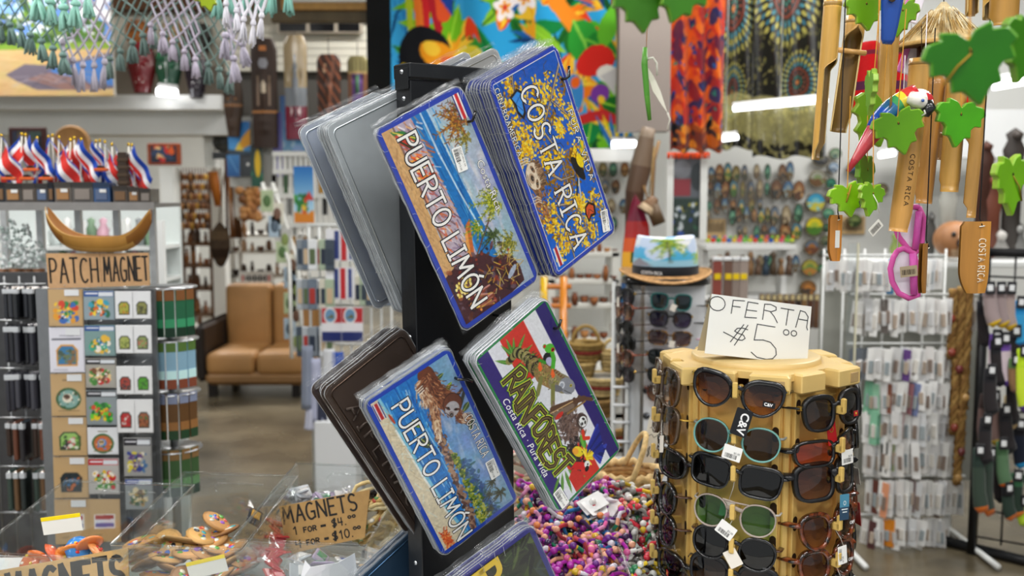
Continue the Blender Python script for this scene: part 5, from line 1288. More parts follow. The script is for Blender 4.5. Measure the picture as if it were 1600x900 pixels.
bamboo('bamboo_tube','long bamboo chime tube with pointed end, leftmost of the chimes',1302,-6,1282,250,1.36,13.5,.55,.9,.6,col='d2a24e',cord=(1303,-60))
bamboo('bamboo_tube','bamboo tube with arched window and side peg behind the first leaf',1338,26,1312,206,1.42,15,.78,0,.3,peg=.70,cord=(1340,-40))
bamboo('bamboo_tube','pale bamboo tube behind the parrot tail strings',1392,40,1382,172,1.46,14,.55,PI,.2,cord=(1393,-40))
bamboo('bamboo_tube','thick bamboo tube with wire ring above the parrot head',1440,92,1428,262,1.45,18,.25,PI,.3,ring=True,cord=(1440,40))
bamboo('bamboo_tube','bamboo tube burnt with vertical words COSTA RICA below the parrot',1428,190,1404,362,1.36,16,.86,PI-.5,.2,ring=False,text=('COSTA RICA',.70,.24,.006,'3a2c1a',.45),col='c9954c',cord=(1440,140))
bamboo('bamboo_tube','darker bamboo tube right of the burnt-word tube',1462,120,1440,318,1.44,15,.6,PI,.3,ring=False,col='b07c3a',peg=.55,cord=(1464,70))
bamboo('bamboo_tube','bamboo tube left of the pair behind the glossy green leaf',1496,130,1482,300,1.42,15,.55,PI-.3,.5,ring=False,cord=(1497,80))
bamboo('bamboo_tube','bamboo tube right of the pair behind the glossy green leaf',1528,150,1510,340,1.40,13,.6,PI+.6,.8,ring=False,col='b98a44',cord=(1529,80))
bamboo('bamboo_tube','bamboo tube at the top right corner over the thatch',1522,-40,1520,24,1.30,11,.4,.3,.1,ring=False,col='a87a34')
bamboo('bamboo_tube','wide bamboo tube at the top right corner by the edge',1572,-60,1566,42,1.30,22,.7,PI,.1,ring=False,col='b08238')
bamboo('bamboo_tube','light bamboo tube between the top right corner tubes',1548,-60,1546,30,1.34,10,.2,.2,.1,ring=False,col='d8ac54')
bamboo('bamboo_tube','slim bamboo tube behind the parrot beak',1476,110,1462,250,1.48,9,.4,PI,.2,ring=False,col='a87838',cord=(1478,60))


def paddle(label,u0,v0,u1,v1,Y,wpx,col,yaw,text=None,cordv=0,barcode=False,chamfer=True):
    a, b = at(u0,v0,Y), at(u1,v1,Y); L = (a-b).length; W_ = wpx / 1500 * Y; T = Matrix.Translation(a) @ Matrix.Rotation(yaw,4,'Z'); t = thing('wind_sail',label,'wind chime',T=T,group='bamboo wind sails'); m = MB()
    def fn(x,z):  # a slab split from thick cane, curved across, rounded below
        k = 1 if z > .35 else 1 - .55 * ((.35-z)/.35) ** 2 * (1 if x<.5 else.35); q = (x-.5); kk = 1 if z < .94 else 1 - (z-.94) * 4 * (x<.3)
        return (q*W_*k*kk,-.10*W_*math.cos(q*PI),-(1-z)*L)
    m.surf(10,14,fn,lambda a_,b_:shade(col,1.0+.16*(a_>.62))); m.surf(10,14,lambda a_,b_:(fn(a_,b_)[0]*.98,fn(a_,b_)[1]+.005,fn(a_,b_)[2]),shade(col,.7))
    m.build('cane_slab','bamboo',t)
    if text:
        pl, w_ = layout(text,.25); k = L * .60 / w_; m = MB()
        for s_ in pl: m.tube([(W_*.16+(q[1]-.5)*.010,-.10*W_-.0006,-L*.24-q[0]*k) for q in s_],.0006,'f0ead8',4)
        m.build('engraved_words','print',t)
    if barcode: m = MB(); m.box((W_*.05,-.10*W_-.0006,-L*.52),(.007,.0005,.024),'f2f1ee'); m.build('sticker','paper',t)
    m = MB(); m.tube([(W_*.12,-.1*W_-.001,-.006),(W_*.1,0,.004),(W_*.13,0,cordv/1500*Y)],.0009,'1c1a1a',5); m.build('cord','matte',t); m = MB(); m.tube([(W_*.02,-.1*W_-.001,-.007),(W_*.2,-.1*W_-.001,-.006)],.0008,'e9e6da',5); m.build('staple','matte',t); return t


paddle('rounded bamboo wind sail engraved COSTA RICA, lowest on the right',1526,346,1524,458,1.32,50,'a8742e',.15,'COSTA RICA',360)
paddle('narrow bamboo wind sail edge on beside the pink ornament',1446,380,1440,458,1.32,34,'a06c2c',.95,None,330)
paddle('orange bamboo wind sail with white sticker below the knotted leaf',1307,336,1305,408,1.33,22,'c07c30',.3,None,330,True)

# parrot on its string
pa, pb = at(1330,268,1.33), at(1446,160,1.30); t = thing('wooden_parrot','painted wooden macaw with red tail, blue wing and white face','parrot ornament',pb)
def P(u,v,Y=1.32): return at(u,v,Y)
m = MB(pb); k = 1.32 / 1500; path = [P(1325,268),P(1336,250),P(1352,226),P(1366,206),P(1373,196)]; m.tube(path,[3*k,6*k,10.5*k,14*k,15*k],['b5303c','c04048','c4454e','cc4d58'],16); m.build('tail','gloss',t)
m = MB(pb); path = [P(1368,203),P(1376,190),P(1386,178),P(1396,168),P(1404,162),P(1413,157),P(1421,153),P(1430,150)]; m.tube(path,[15*k,17*k,17*k,16*k,15.5*k,16*k,17*k,18*k],['1c4fb8','1f55c0','2a6a9a','3f9a5a','e8d43a','cf3a34','c92f36'],20); m.build('body','gloss',t)
m = MB(pb); m.ell(P(1434,160),(24*k,20*k,21*k),'c92f36',20,14,colf=lambda q:'f0eee6' if (q[0]-pb.x)<.006 and (q[1]-P(1434,160).y)<-.002 and q[2]>P(1434,170).z-.003 and q[0]>P(1418,150).x else 'c92f36'); m.build('head','gloss',t)
m = MB(pb); c0 = P(1434,158); m.tube([P(1420,152,1.306),P(1430,155,1.302),P(1440,160,1.303),P(1446,166,1.306)],[9*k,12*k,11*k,5*k],'efece2',12); m.build('face_patch','gloss',t)
m = MB(pb); m.tube([P(1450,158,1.304),P(1452,168,1.302),P(1446,177,1.302),P(1438,179,1.304)],[7*k,10*k,8*k,3*k],'17181a',12); m.tube([P(1444,172,1.291),P(1446,177,1.292),P(1440,181,1.294)],[1.2*k,1.6*k,1*k],'e9e6da',6); m.build('beak','gloss',t)
m = MB(pb); m.ell(P(1442,157,1.2905),(2.6*k,1.6*k,2.6*k),'1d4f9a',12,8); m.build('eye','gloss',t)
m = MB(pb); m.tube([P(1393,165,1.305),P(1394,60,1.33),P(1398,-60,1.33)],.0007,'c08a34',5); m.tube([P(1391,168,1.305),P(1391,60,1.33),P(1390,-60,1.33)],.0007,'c08a34',5); m.build('cord','matte',t)
p0 = P(1388,50,1.30); t = thing('wooden_parrot','blue wooden bird tail hanging down from the top edge','parrot ornament',p0); m = MB(p0); m.tube([P(1398,-60,1.30),P(1394,0,1.30),P(1390,40,1.30),P(1387,62,1.30),P(1386,69,1.30)],[20*k,17*k,13*k,10.5*k,7*k],'17479c',18,flat=.5); m.build('tail','gloss',t); m = MB(p0); m.ell(P(1394,-2,1.289),(6*k,3*k,5*k),'4a3a30',10,6); m.build('foot','gloss',t)
m = MB(p0); m.tube([P(1374,-60,1.29),P(1372,120,1.29)],.0007,'c08a34',5); m.build('cord','matte',t)

# thatched bird house, red fabric, pink ornaments
c = at(1472,64,1.62); t = thing('thatched_birdhouse','straw-thatched bird house roof behind the large green leaf','bird house',c); k = 1.62 / 1500
m = MB(c); rr = random.Random(2)
m.lathe([(4*k,58*k),(30*k,26*k),(62*k,-4*k),(66*k,-10*k),(58*k,-10*k),(0,-6*k)],['d8c49a','d0b684','c09a5e','8a6a3c','5a4024'],28,TR(c)); m.build('thatch','fibre',t)
m = MB(c)
for i in range(260): a_ = rr.uniform(0,6.28); q = rr.uniform(.3,1); f = lambda s_: c + Vector((math.cos(a_)*(4+62*s_)*k,math.sin(a_)*(4+62*s_)*k,(60-66*s_+2)*k)); m.tube([f(q*.6),f(q)],.0009,rr.choice(['e6d4a8','c4a468','b08c50','f0e4c4','9a7a44']),3)
o = m.build('straw','fibre',t); o['kind'] = 'stuff'
m = MB(c); m.tube([c+Vector((0,0,-.008)),c+Vector((0,0,-.11))],.038,'6a3a1c',16); m.build('body','wood',t); m = MB(c); m.tube([c+Vector((0,0,.06)),c+Vector((0,0,.2))],.001,'3a2c1a',4); m.build('cord','matte',t)
m = MB(at(1376,120,2.0))
o_ = at(1376,120,2.0); W_ = 100 / 1500 * 2
m.surf(20,16,lambda a_,b_:(o_.x+(a_-.5)*W_,o_.y+.02*math.sin(a_*14),o_.z+(b_-.5)*.14),lambda a_,b_:'5a2a4a' if (.30<b_<.58 and int(b_*40)%3) else ('7a2438' if.82<b_<.9 else 'cc1a1e'))
o = m.build('red_bag','fabric'); tag(o,'red striped cloth bag hanging behind the bamboo tubes','bag'); sd = o.modifiers.new('t','SOLIDIFY'); sd.thickness = .004
m = MB(at(1500,118,2.0)); o_ = at(1500,118,2.0); m.surf(16,10,lambda a_,b_:(o_.x+(a_-.5)*.09,o_.y+.012*math.sin(a_*16),o_.z+(b_-.5)*.13),lambda a_,b_:'d8281e' if b_<.8 else 'e8e6e0'); o = m.build('red_bag','fabric'); tag(o,'bright red cloth bag behind the large dark green leaf','bag'); sd = o.modifiers.new('t','SOLIDIFY'); sd.thickness = .004


def pink(label,pts,Y,inner):
    c = at(*pts[0],Y); t = thing('pink_ornament',label,'ornament',c,'pink and white hanging ornaments'); q = [at(u,v,Y) for u,v in pts]; m = MB(c); m.tube(q+[q[0]],.0046,'d85aa8',8); m.build('pink_edge','leafpaint',t)
    m = MB(c); m.add([tuple(x) for x in q]+[tuple(x+Vector((0,.004,0))) for x in q],[tuple(range(len(q))),tuple(range(2*len(q)-1,len(q)-1,-1))],'e9e2ec'); m.build('white_panel','leafpaint',t)
    m = MB(c); m.tube([at(*inner[0],Y-.006),at(*inner[1],Y-.006)],.0055,'d45ab0',8); m.build('pink_bar','leafpaint',t)
    m = MB(c); m.tube([q[0],q[0]+Vector((0,0,.3))],.0008,'e8e2e6',4); m.build('cord','matte',t)
pink('pink-edged white half-round ornament, upper of two below the chimes',[(1436,324),(1443,340),(1440,385),(1432,394),(1418,388),(1404,370),(1397,350),(1400,330),(1418,322)],1.52,((1436,330),(1430,390)))
pink('pink-edged white half-round ornament with price tag, lower of two',[(1402,392),(1396,402),(1391,420),(1394,440),(1404,458),(1420,466),(1434,462),(1436,430),(1428,396),(1412,388)],1.50,((1426,396),(1428,460)))
p = at(1420,424,1.485); t = thing('price_tag','brownish price tag across the lower pink ornament','tag',T=Matrix.Translation(p)@Matrix.Rotation(-.12,4,'Y')@Matrix.Rotation(PI/2,4,'X')); m = MB(); m.prism(rrect(.027,.017,.001,2),0,.0004,'b5a488'); m.build('tag_card','paper',t); m = MB(); bars(m,-.011,-.005,.021,.008,.0006,9,'4a4036'); m.build('barcode','paper',t)
p = at(1392,10,1.7);
for (u,v,Y,lb) in ((1428,6,1.60,'pink and white painted strip at the top edge, right of the green leaf'),(1422,88,1.64,'pink and white painted strip below the thatched roof')):
    c = at(u,v,Y); t = thing('pink_ornament',lb,'ornament',c,'pink and white hanging ornaments'); m = MB(); m.rbox((0,0,0),(.028,.004,.06),'ece4ee',.002,T=Matrix.Rotation(.3,4,'Y')); m.build('white_panel','leafpaint',t); m = MB(); m.rbox((-.010,-.003,0),(.010,.004,.062),'d874b4',.002,T=Matrix.Rotation(.3,4,'Y')); m.build('pink_bar','leafpaint',t); m = MB(); m.tube([(0,0,.02),(0,0,.2)],.0008,'e8e2e6',4); m.build('cord','matte',t)
# green bamboo bird with a white paper wing by the grey pillar
c = at(1012,130,1.95); t = thing('hanging_bird','slim green hanging bird with cream paper wing in front of the grey pillar','bird ornament',c); k = 1.95 / 1500
m = MB(c); m.tube([at(1008,74,1.95),at(1007,100,1.95),at(1011,150,1.95),at(1015,188,1.95)],[3.5*k,5*k,4.4*k,3*k],['5a9a3a','4f9232','5a9a3a'],12); m.build('body','leafpaint',t)
m = MB(c); q = [at(u,v,1.96) for u,v in ((1012,105),(1022,120),(1032,142),(1043,176),(1034,164),(1020,142),(1014,122))]; m.add([tuple(x) for x in q]+[tuple(x+Vector((0,.003,0))) for x in q],[tuple(range(7)),tuple(range(13,6,-1))]+[(i,(i+1)%7,7+(i+1)%7,7+i) for i in range(7)],'e9e6d8'); m.build('wing','paper',t)
m = MB(c); m.tube([at(1012,92,1.95),at(1020,90,1.95),at(1026,98,1.95),at(1027,118,1.95)],1.6*k,'dcdccf',8); m.tube([at(1043,176,1.96),at(1047,186,1.96),at(1043,202,1.96)],1.6*k,'d8d4c8',6); m.build('wire','matte',t); m = MB(c); m.tube([at(1010,74,1.95),at(1014,-60,1.95)],.0008,'c08a54',5); m.build('cord','matte',t)


# ------------------------------------------------------------------ crochet fringes of the hammocks
def tassel_mesh(col,L,r_,seed):
    rr = random.Random(seed); m = MB()
    m.tube([(0,0,0),(0,0,-L*.12),(0,0,-L*.2)],[r_*.5,r_*.75,r_*.6],col,7)
    for i in range(11): a_ = rr.uniform(0,6.28); q = rr.uniform(.3,1); m.tube([(0,0,-L*.15),(r_*.7*q*math.cos(a_),r_*.7*q*math.sin(a_),-L*.5),(r_*1.1*q*math.cos(a_+.3),r_*1.1*q*math.sin(a_+.3),-L*rr.uniform(.85,1.05))],r_*.26,shade(col,rr.uniform(.9,1.08)),4)
    return m


def fringe(label,edge,top,Y,dx,dz,col,rpx,tl,tr,seed):
    """edge: pixel polyline of the lower border; diamonds rise from it to the row v=top"""
    c = at(edge[0][0],top,Y); t = thing('hammock_fringe',label,'hammock fringe',c,'crochet hammock fringes'); m = MB(c); rr = random.Random(seed); r_ = rpx / 1500 * Y
    def ev(u):
        for (a_,b_), (c_,d_) in zip(edge,edge[1:]):
            if a_ <= u <= c_: return b_ + (d_-b_) * (u-a_) / (c_-a_)
        return edge[-1][1]
    u0, u1 = edge[0][0], edge[-1][0]; nu = int((u1-u0)/dx)
    def node(i,j):
        u = u0 + (i+.5*(j%2)) * dx; return u, ev(min(max(u,u0),u1)) - j * dz
    nj = int((max(v for u,v in edge)-top)/dz) + 1; wob = {}
    def W3(i,j):
        if (i,j) not in wob: u, v = node(i,j); wob[i,j] = at(u+rr.uniform(-1.2,1.2),v+rr.uniform(-1,1),Y+rr.uniform(-.01,.01))
        return wob[i,j]
    for j in range(nj):
        for i in range(nu+1):
            if node(i,j)[1] < top - dz: continue
            for i2 in ((i,i+1) if j%2 else (i-1,i)):
                if 0 <= i2 <= nu: m.tube([W3(i,j),W3(i2,j+1)],r_,col,4,caps=False)
    m.build('crochet_net','fabric',t)
    T_ = [tassel_mesh(col,tl/1500*Y,tr/1500*Y,seed+q).build('tassel','fabric',t) for q in range(3)]
    for i in range(nu+1):
        p = W3(i,0) - c
        o = T_[i] if i < 3 else mesh_of(T_[i%3],'tassel',t)
        o.location = p; o.rotation_euler = (0,rr.uniform(-.12,.12),rr.uniform(0,6))
    return t


fringe('sage green crochet fringe across the beach canvas',[(-20,26),(30,40),(70,64),(108,88)],-40,2.6,17,15,'78948d',1.5,34,8.5,1)
fringe('lilac crochet fringe ending over the blue canoe',[(96,60),(115,92),(140,100),(172,88)],-30,2.7,17,15,'c3bccb',1.8,46,6.5,2)
fringe('sage green crochet net over the cream board wall',[(172,88),(210,60),(238,40),(300,76),(330,102),(364,112)],-40,2.9,17,13,'788f89',1.4,34,8,3)
fringe('lilac crochet fringe in front of the green mask',[(236,36),(262,56),(290,80),(316,98)],-40,2.75,17,15,'bdb4c4',1.6,32,7,4)
fringe('lilac crochet fringe beside the tall star mask',[(352,50),(366,90),(380,60)],-30,2.7,13,13,'c6bfd0',1.6,40,9,5)
fringe('mint green tassel fringe at the top left corner',[(58,-10),(80,-2),(100,8),(122,0),(138,-14)],-70,2.2,20,18,'a4dccb',2.2,40,11,6)
fringe('mint green tassel fringe at the top right of the net',[(340,-16),(380,-24),(420,-20),(450,-22)],-80,2.3,22,18,'93cdbf',2.2,44,9,7)
fringe('white crochet fringe with long tassels near the tall masks',[(354,0),(372,16),(392,34),(412,18),(422,6)],-60,2.1,14,17,'eceaf2',2.6,40,6.5,8)
# ------------------------------------------------------------------ left: patch magnet stand, flag shelf, bins
YR = 2.45


def card(name,label,cat,u0,v0,u1,v1,Y,base,art,group,m_='print',nx=36,ny=44,yaw=0,bag=True,sticker=None,header=None):
    a, b = at(u0,v1,Y), at(u1,v0,Y); W_, H_ = b.x - a.x, b.z - a.z; c = Vector(((a.x+b.x)/2,Y,b.z)); t = thing(name,label,cat,T=Matrix.Translation(c)@Matrix.Rotation(yaw,4,'Z')@Matrix.Rotation(-.03,4,'X'),group=group)
    m = MB(); m.rbox((0,.0012,-H_/2),(W_,.002,H_),base,.0006); m.build('backing_card','card',t)
    cv = Canvas(40,40*H_/W_,base,2); art(cv,40,40*H_/W_)
    picture('patch',cv,nx,ny,lambda A,B:((A-.5)*W_*.96,-.0012+0*A,(B-1)*H_+(.5-B)*.04*H_),m_,t)
    if header: m = MB(); m.box((0,-.002,-.10*H_),(W_*.98,.001,H_*.2),header); m.build('header_label','print',t)
    if sticker: m = MB(); m.box((W_*.2,-.0034,-.09*H_),(W_*.42,.0006,.10*H_+.006),'e6e8ea'); m.build('price_label','paper',t)
    if bag: m = MB(); m.surf(6,8,lambda p,q:((p-.5)*W_*1.06,-.004-.003*math.sin(p*PI)*math.sin(q*PI)+R.uniform(-.0008,.0008),.018-q*(H_+.024)),'ffffff'); m.build('clear_bag','film',t)
    m = MB(); m.tube([(0,-.004,.010),(0,.03,.012),(0,.05,.012)],.0012,'b8bcc0',5); m.build('peg','metal',t); return t


def A_round(cs,seed):
    def f(c,w,h):
        r = random.Random(seed); c.ell(w*.5,h*.4,w*.36,w*.33,cs[0]); c.ell(w*.5,h*.4,w*.30,w*.27,cs[1])
        c.ell(w*.47,h*.42,w*.15,w*.14,cs[2]); c.ell(w*.45,h*.45,w*.10,w*.08,cs[3]); c.ell(w*.42,h*.46,1.2,1.2,'201810'); c.ell(w*.49,h*.46,1.2,1.2,'201810'); c.blobs(14,w*.2,h*.2,w*.8,h*.55,.6,2,cs,seed); c.line([(w*.2,h*.12),(w*.8,h*.12)],.8,'8a7350'); c.line([(w*.35,h*.85),(w*.65,h*.85)],1,'6a5a40')
    return f
def A_arch(cs,seed,lines=True):
    def f(c,w,h):
        c.fill([(w*.2,h*.14),(w*.8,h*.14),(w*.82,h*.5),(w*.68,h*.62),(w*.32,h*.62),(w*.18,h*.5)],cs[0]); c.fill([(w*.24,h*.18),(w*.76,h*.18),(w*.77,h*.48),(w*.66,h*.58),(w*.34,h*.58),(w*.23,h*.48)],cs[1]); c.blobs(26,w*.28,h*.2,w*.72,h*.5,.8,3.4,cs[2:],seed)
        if lines: c.line([(w*.08,h*.74),(w*.9,h*.75)],1.6,'4a4a58'); c.line([(w*.3,h*.82),(w*.7,h*.82)],1,'7a7a88'); c.line([(w*.1,h*.06),(w*.5,h*.06)],.8,'8a8a98')
    return f
def A_mess(cs,seed,top=None):
    def f(c,w,h):
        r = random.Random(seed); c.blobs(40,w*.2,h*.15,w*.8,h*.62,1,5,cs,seed); c.blobs(20,w*.3,h*.2,w*.7,h*.5,.6,2.4,cs+['f6f2e8','1c1c1e'],seed+1)
        if top: c.fill([(0,h*.8),(w,h*.8),(w,h),(0,h)],top); c.line([(w*.08,h*.9),(w*.45,h*.9)],2,'e9eaf0'); c.fill([(w*.5,h*.82),(w*.96,h*.82),(w*.96,h*.95),(w*.5,h*.95)],'dfe4ea')
    return f
def A_band(cs):
    def f(c,w,h):
        c.fill([(w*.16,h*.3),(w*.84,h*.32),(w*.84,h*.66),(w*.16,h*.64)],'e9e6e4'); n = len(cs)
        for i, q in enumerate(cs): c.fill([(w*.2,h*(.34+.28*i/n)),(w*.8,h*(.35+.28*i/n)),(w*.8,h*(.35+.28*(i+1)/n)),(w*.2,h*(.34+.28*(i+1)/n))],q)
        c.line([(w*.2,h*.15),(w*.4,h*.16)],.9,'7a6a4a')
    return f


KR = 'c6a473'
GP = 'patches and magnets on the patch stand'
c0 = at(155,452,YR+.06)
st = thing('patch_stand','grey sheet metal stand holding bagged patches and magnets below the cardboard sign','display stand',(c0.x,c0.y,0)); m = MB((c0.x,c0.y,0))
a, b = at(76,900,YR+.06), at(238,452,YR+.06); zb = .05; m.box(((a.x+b.x)/2,YR+.075,(b.z+zb)/2),(b.x-a.x,.02,b.z-zb),'8a8d90'); m.build('back_panel','brushed',st)
for u in (78,132,188,238): m = MB((c0.x,c0.y,0)); p = at(u,452,YR+.06); m.box((p.x,YR+.062,(b.z+zb)/2),(.012,.012,b.z-zb),'74777a'); m.build('rail','brushed',st)
m = MB((c0.x,c0.y,0)); m.box(((a.x+b.x)/2,YR+.10,zb/2),(.4,.4,zb),'55585a'); m.build('base','brushed',st)
C1 = [('cream card patch with parrot and yellow banner, top of the left column',452,510,KR,A_mess(['3a6ab8','e8a02a','f2c83a','2a8a4a','d8442a','8fb8e0'],2)),('white card with arched blue and orange sloth patch',512,582,'e3e2ec',A_arch(['d8922a','3a7aa8','6a7a5a','4a5a4a','8a6a4a'],3)),('kraft card with round green sloth patch',584,650,KR,A_round(['2f5a34','7fa8a0','e8e0cc','6a4a34'],4)),('kraft card with pale green arch-shaped animal patch',652,712,KR,A_arch(['2f4a2a','9ac46a','c86a6a','3a3a3a','e0e0d0','5a8a3a'],5,False)),('kraft card with black patch of two orange birds',714,778,KR,A_arch(['1d262a','1d2a30','2a6a9a','b8602a','3a3a3a'],6,False)),('kraft card with striped blue and white patch, lower left column',780,850,KR,A_band(['4a5aa8','e6e6ee','b0303a']))]
for i, (lb,v0,v1,bs,ar) in enumerate(C1): card('magnet_card',lb,'souvenir card',78+2.1*i,v0,128+2.2*i,v1,YR,bs,ar,GP,yaw=.05,sticker=True)
C2 = [('bagged toucan patch with blue header, top of the middle column',454,500,'8fa0a8',A_mess(['e8a02a','2a6a4a','d8642a','3aa0b8','f0d03a'],12,'1f4a94')),('bagged pelican patch with blue header, second in middle column',508,556,'7a9a98',A_mess(['3aa88a','e8b83a','2a7ab8','f0e8d8','4a8a4a'],13,'1f4a94')),('bagged macaw patch with black header',560,606,'a8a49a',A_mess(['c8302a','4a8a3a','e8c88a','7a4a2a','d8c8a8'],14,'17171c')),('bagged yellow and green parrot patch with black header',610,664,'8a9498',A_mess(['e8c81a','2a9a2a','1c6a2a','d8442a','6ac83a'],15,'17171c')),('white card with round sloth magnet in the middle column',668,710,'e4e6ea',A_round(['3a6a3a','c86a3a','5a8ac8','d8b88a'],16)),('red-headed card with red and green parrot patch',716,772,'b8b4b0',A_mess(['c8202a','3a8a2a','e8b81a','f0e8d8'],17,'c01c26')),('kraft card with red, white and blue band patch in middle column',780,846,KR,A_band(['5a64a8','e0e0ea','a83028']))]
for i, (lb,v0,v1,bs,ar) in enumerate(C2): card('magnet_card',lb,'souvenir card',132+1.5*i,v0,178+1.5*i,v1,YR,bs,ar,GP,yaw=0)
RW = [(455,498,('olive shield','a8a83a','c88a2a'),('owl-faced olive','8a8a4a','4a4a2a')),(508,552,('round olive','a8b05a','7a8a3a'),('green and pink','8a9a5a','b86a5a')),(572,616,('red and black striped','a83a2a','2a2a2a'),('bright green','4a9a1a','2a5a1a')),(624,676,('red-necked bird','b82a2a','d8d8d0'),('brown parrot','9a5a3a','4a6a3a'))]
for j, (v0,v1,A_,B_) in enumerate(RW):
    for s_, (nm,c1,c2) in enumerate((A_,B_)):
        card('magnet_card','white card holding a %s magnet, %s row of the right column'%(nm,nth(j)),'souvenir card',181+28*s_+j,v0,207+28*s_+j,v1,YR,'e8e9ea',A_arch(['2a2a22',c1,c2,c1,shade(c1,.7)],20+j*2+s_,False),GP,nx=24,ny=36)
card('magnet_card','bagged blue and yellow owl magnet with dark header, lower right column','souvenir card',195,684,236,744,YR,'9a9a98',A_mess(['2a3a8a','d8c83a','3a6a9a','5a3a7a','e8e0c8'],33,'1c1a24'),GP,nx=24,ny=36)
card('magnet_card','bagged brown bird magnet with blue header, lowest in right column','souvenir card',197,748,238,796,YR,'8a8f90',A_mess(['6a4a2a','a88a4a','3a5a3a','d8c8a0'],34,'2f4a9a'),GP,nx=24,ny=36)


def hand_sign(name,label,pts,Y,base,lines,w_,th=.004,fold=None,edge='a98a5c'):
    """corrugated card sign; pts: pixel corners tl, tr, br, bl; lines: (text, x0, x1, y, h) as shares of the card"""
    P_ = [at(u,v,y) for (u,v),y in zip(pts,Y)]; o = P_[3]; ex = P_[2] - o; W_ = ex.length; ex.normalize(); ez = P_[0] - o; ez = ez - ex * ez.dot(ex); H_ = ez.length; ez.normalize(); n = ex.cross(ez); T = Matrix.Identity(4)
    for i in range(3): T[i][0], T[i][1], T[i][2], T[i][3] = ex[i], ez[i], n[i], o[i]
    t = thing(name,label,'sign',T=T); top = (P_[1]-o); ly = top.dot(ez)
    m = MB(); m.prism([(0,0),(W_,0),(top.dot(ex),ly),(0,H_)],-th,0,base,side=edge); m.build('cardboard','card',t); m = MB(); rr = random.Random(len(label))
    for tx, x0, x1, y, h in lines:
        pl, tw = layout(tx,.24,1,.018,rr); k = (x1-x0) * W_ / tw; sl = (ly-H_) / W_
        ribbon(m,[[(x0*W_+p*k,y*H_+(x0*W_+p*k)*sl*(y)+q*h*H_) for p,q in s_] for s_ in pl],w_*(1.25 if h>.3 else.8),.0003,'1c1917')
    m.build('lettering','print',t)
    if fold: m = MB(); m.box((fold*W_,H_*.5,.0004),(.0012,H_,.0006),shade(base,.75)); m.build('fold_crease','card',t)
    return t


hand_sign('cardboard_sign','hand-lettered cardboard sign PATCH MAGNET on top of the patch stand',[(75,396),(232,395),(234,446),(76,451)],[YR]*4,'c8a076',[('PATCH',.03,.50,.16,.68),('MAGNET',.56,.995,.16,.68)],.0042,fold=.53)
hand_sign('cardboard_sign','small cardboard sign MAGNETS 1 FOR $4, 4 FOR $10 in a clear bin',[(456,787),(578,765),(570,840),(449,866)],[1.72,1.72,1.70,1.70],'bd9660',[('MAGNETS',.03,.97,.62,.34),('1',.13,.17,.36,.16),('FOR',.26,.42,.37,.10),('=',.48,.54,.38,.10),('$4.',.62,.80,.36,.16),('00',.84,.93,.48,.05),('4',.13,.20,.08,.16),('FOR',.27,.43,.10,.10),('=',.50,.55,.10,.10),('$10.',.60,.86,.08,.17),('00',.88,.97,.22,.05)],.0030)
hand_sign('cardboard_sign','large cardboard sign MAGNETS cut off by the bottom left corner',[(22,888),(200,856),(203,960),(8,990)],[1.50,1.52,1.50,1.48],'c29c66',[('MAGNETS',.04,.98,.42,.50)],.0075)

a, b = at(-60,440,3.7), at(246,336,3.7); sw = thing('glass_shelf','bright white shelf of glass trinkets behind the boat-shaped bowl','shelf',((a.x+b.x)/2,3.75,0)); o_ = Vector(((a.x+b.x)/2,3.75,0)); m = MB(o_); m.box((o_.x,3.95,.75),(b.x-a.x,.02,1.5),'dfe6e4'); m.build('back_panel','paint',sw)
for z in (a.z,(a.z+b.z)/2,.7): m = MB(o_); m.box((o_.x,3.83,z),(b.x-a.x,.22,.015),'eef2f0'); m.build('board','gloss',sw)
for k in range(6): m = MB(o_); m.box((a.x+(b.x-a.x)*k/5,3.72,.72),(.03,.03,1.44),'f0f2f0'); m.build('upright','paint',sw)
for i in range(18):
    p = at(70+i*9.6,0,3.8); p.z = [(a.z+b.z)/2,a.z][i%2] + .008; t = thing('glass_trinket','%s glass trinket on the bright shelf behind the bowl, %s from the left'%(['clear','green','white','pink','smoky'][i%5],ORD[i]),'trinket',p,'glass trinkets'); m = MB(); cl = ['e4eceb','7a9a7a','f0f0ee','d8a8b8','8a8f90'][i%5]; m.lathe([(0,0),(.025,0),(.028,.05),(.012,.08),(.016,.10),(0,.11)],cl,9); m.build('body','gloss',t)
# wooden canoe bowl on the stand
c = at(157,393,YR); t = thing('canoe_bowl','polished wooden boat-shaped bowl with upturned ends standing on the patch sign','bowl',c); L_ = 163 / 1500 * YR / 2; m = MB()
def hull(a_,b_,k=1):
    x = (a_-.5) * 2; lift = abs(x) ** 4 * .070 + (.006 if x<0 else 0) * abs(x) ** 2; w_ = .032 * math.sqrt(max(0,1-x**4)) + .006; g = (b_-.5) * PI * .98; d = .042 * (1-.10*abs(x)**3)
    return (x*L_*(.97+.03*k),math.sin(g)*w_*k,.040+lift-math.cos(g)*d*k)
def hc(a_,b_): x = (a_-.5) * 2; return 'c89a52' if .22 < b_ < .52 and abs(x) < .72 else ('8a5a26' if b_<.6 and b_>.08 and (abs(x)>.6 or b_>.5) else 'b0803c')
m.surf(40,16,lambda a_,b_:hull(a_,b_),hc); m.surf(40,16,lambda a_,b_:hull(a_,b_,.84),'a5713a')
for k in (0,1):
    for i in range(40): p, q = hull(i/40,k), hull((i+1)/40,k); p2, q2 = hull(i/40,k,.84), hull((i+1)/40,k,.84); m.add([p,q,q2,p2],[(0,1,2,3)],'d6ac66',True)
m.build('hull','wood',t)

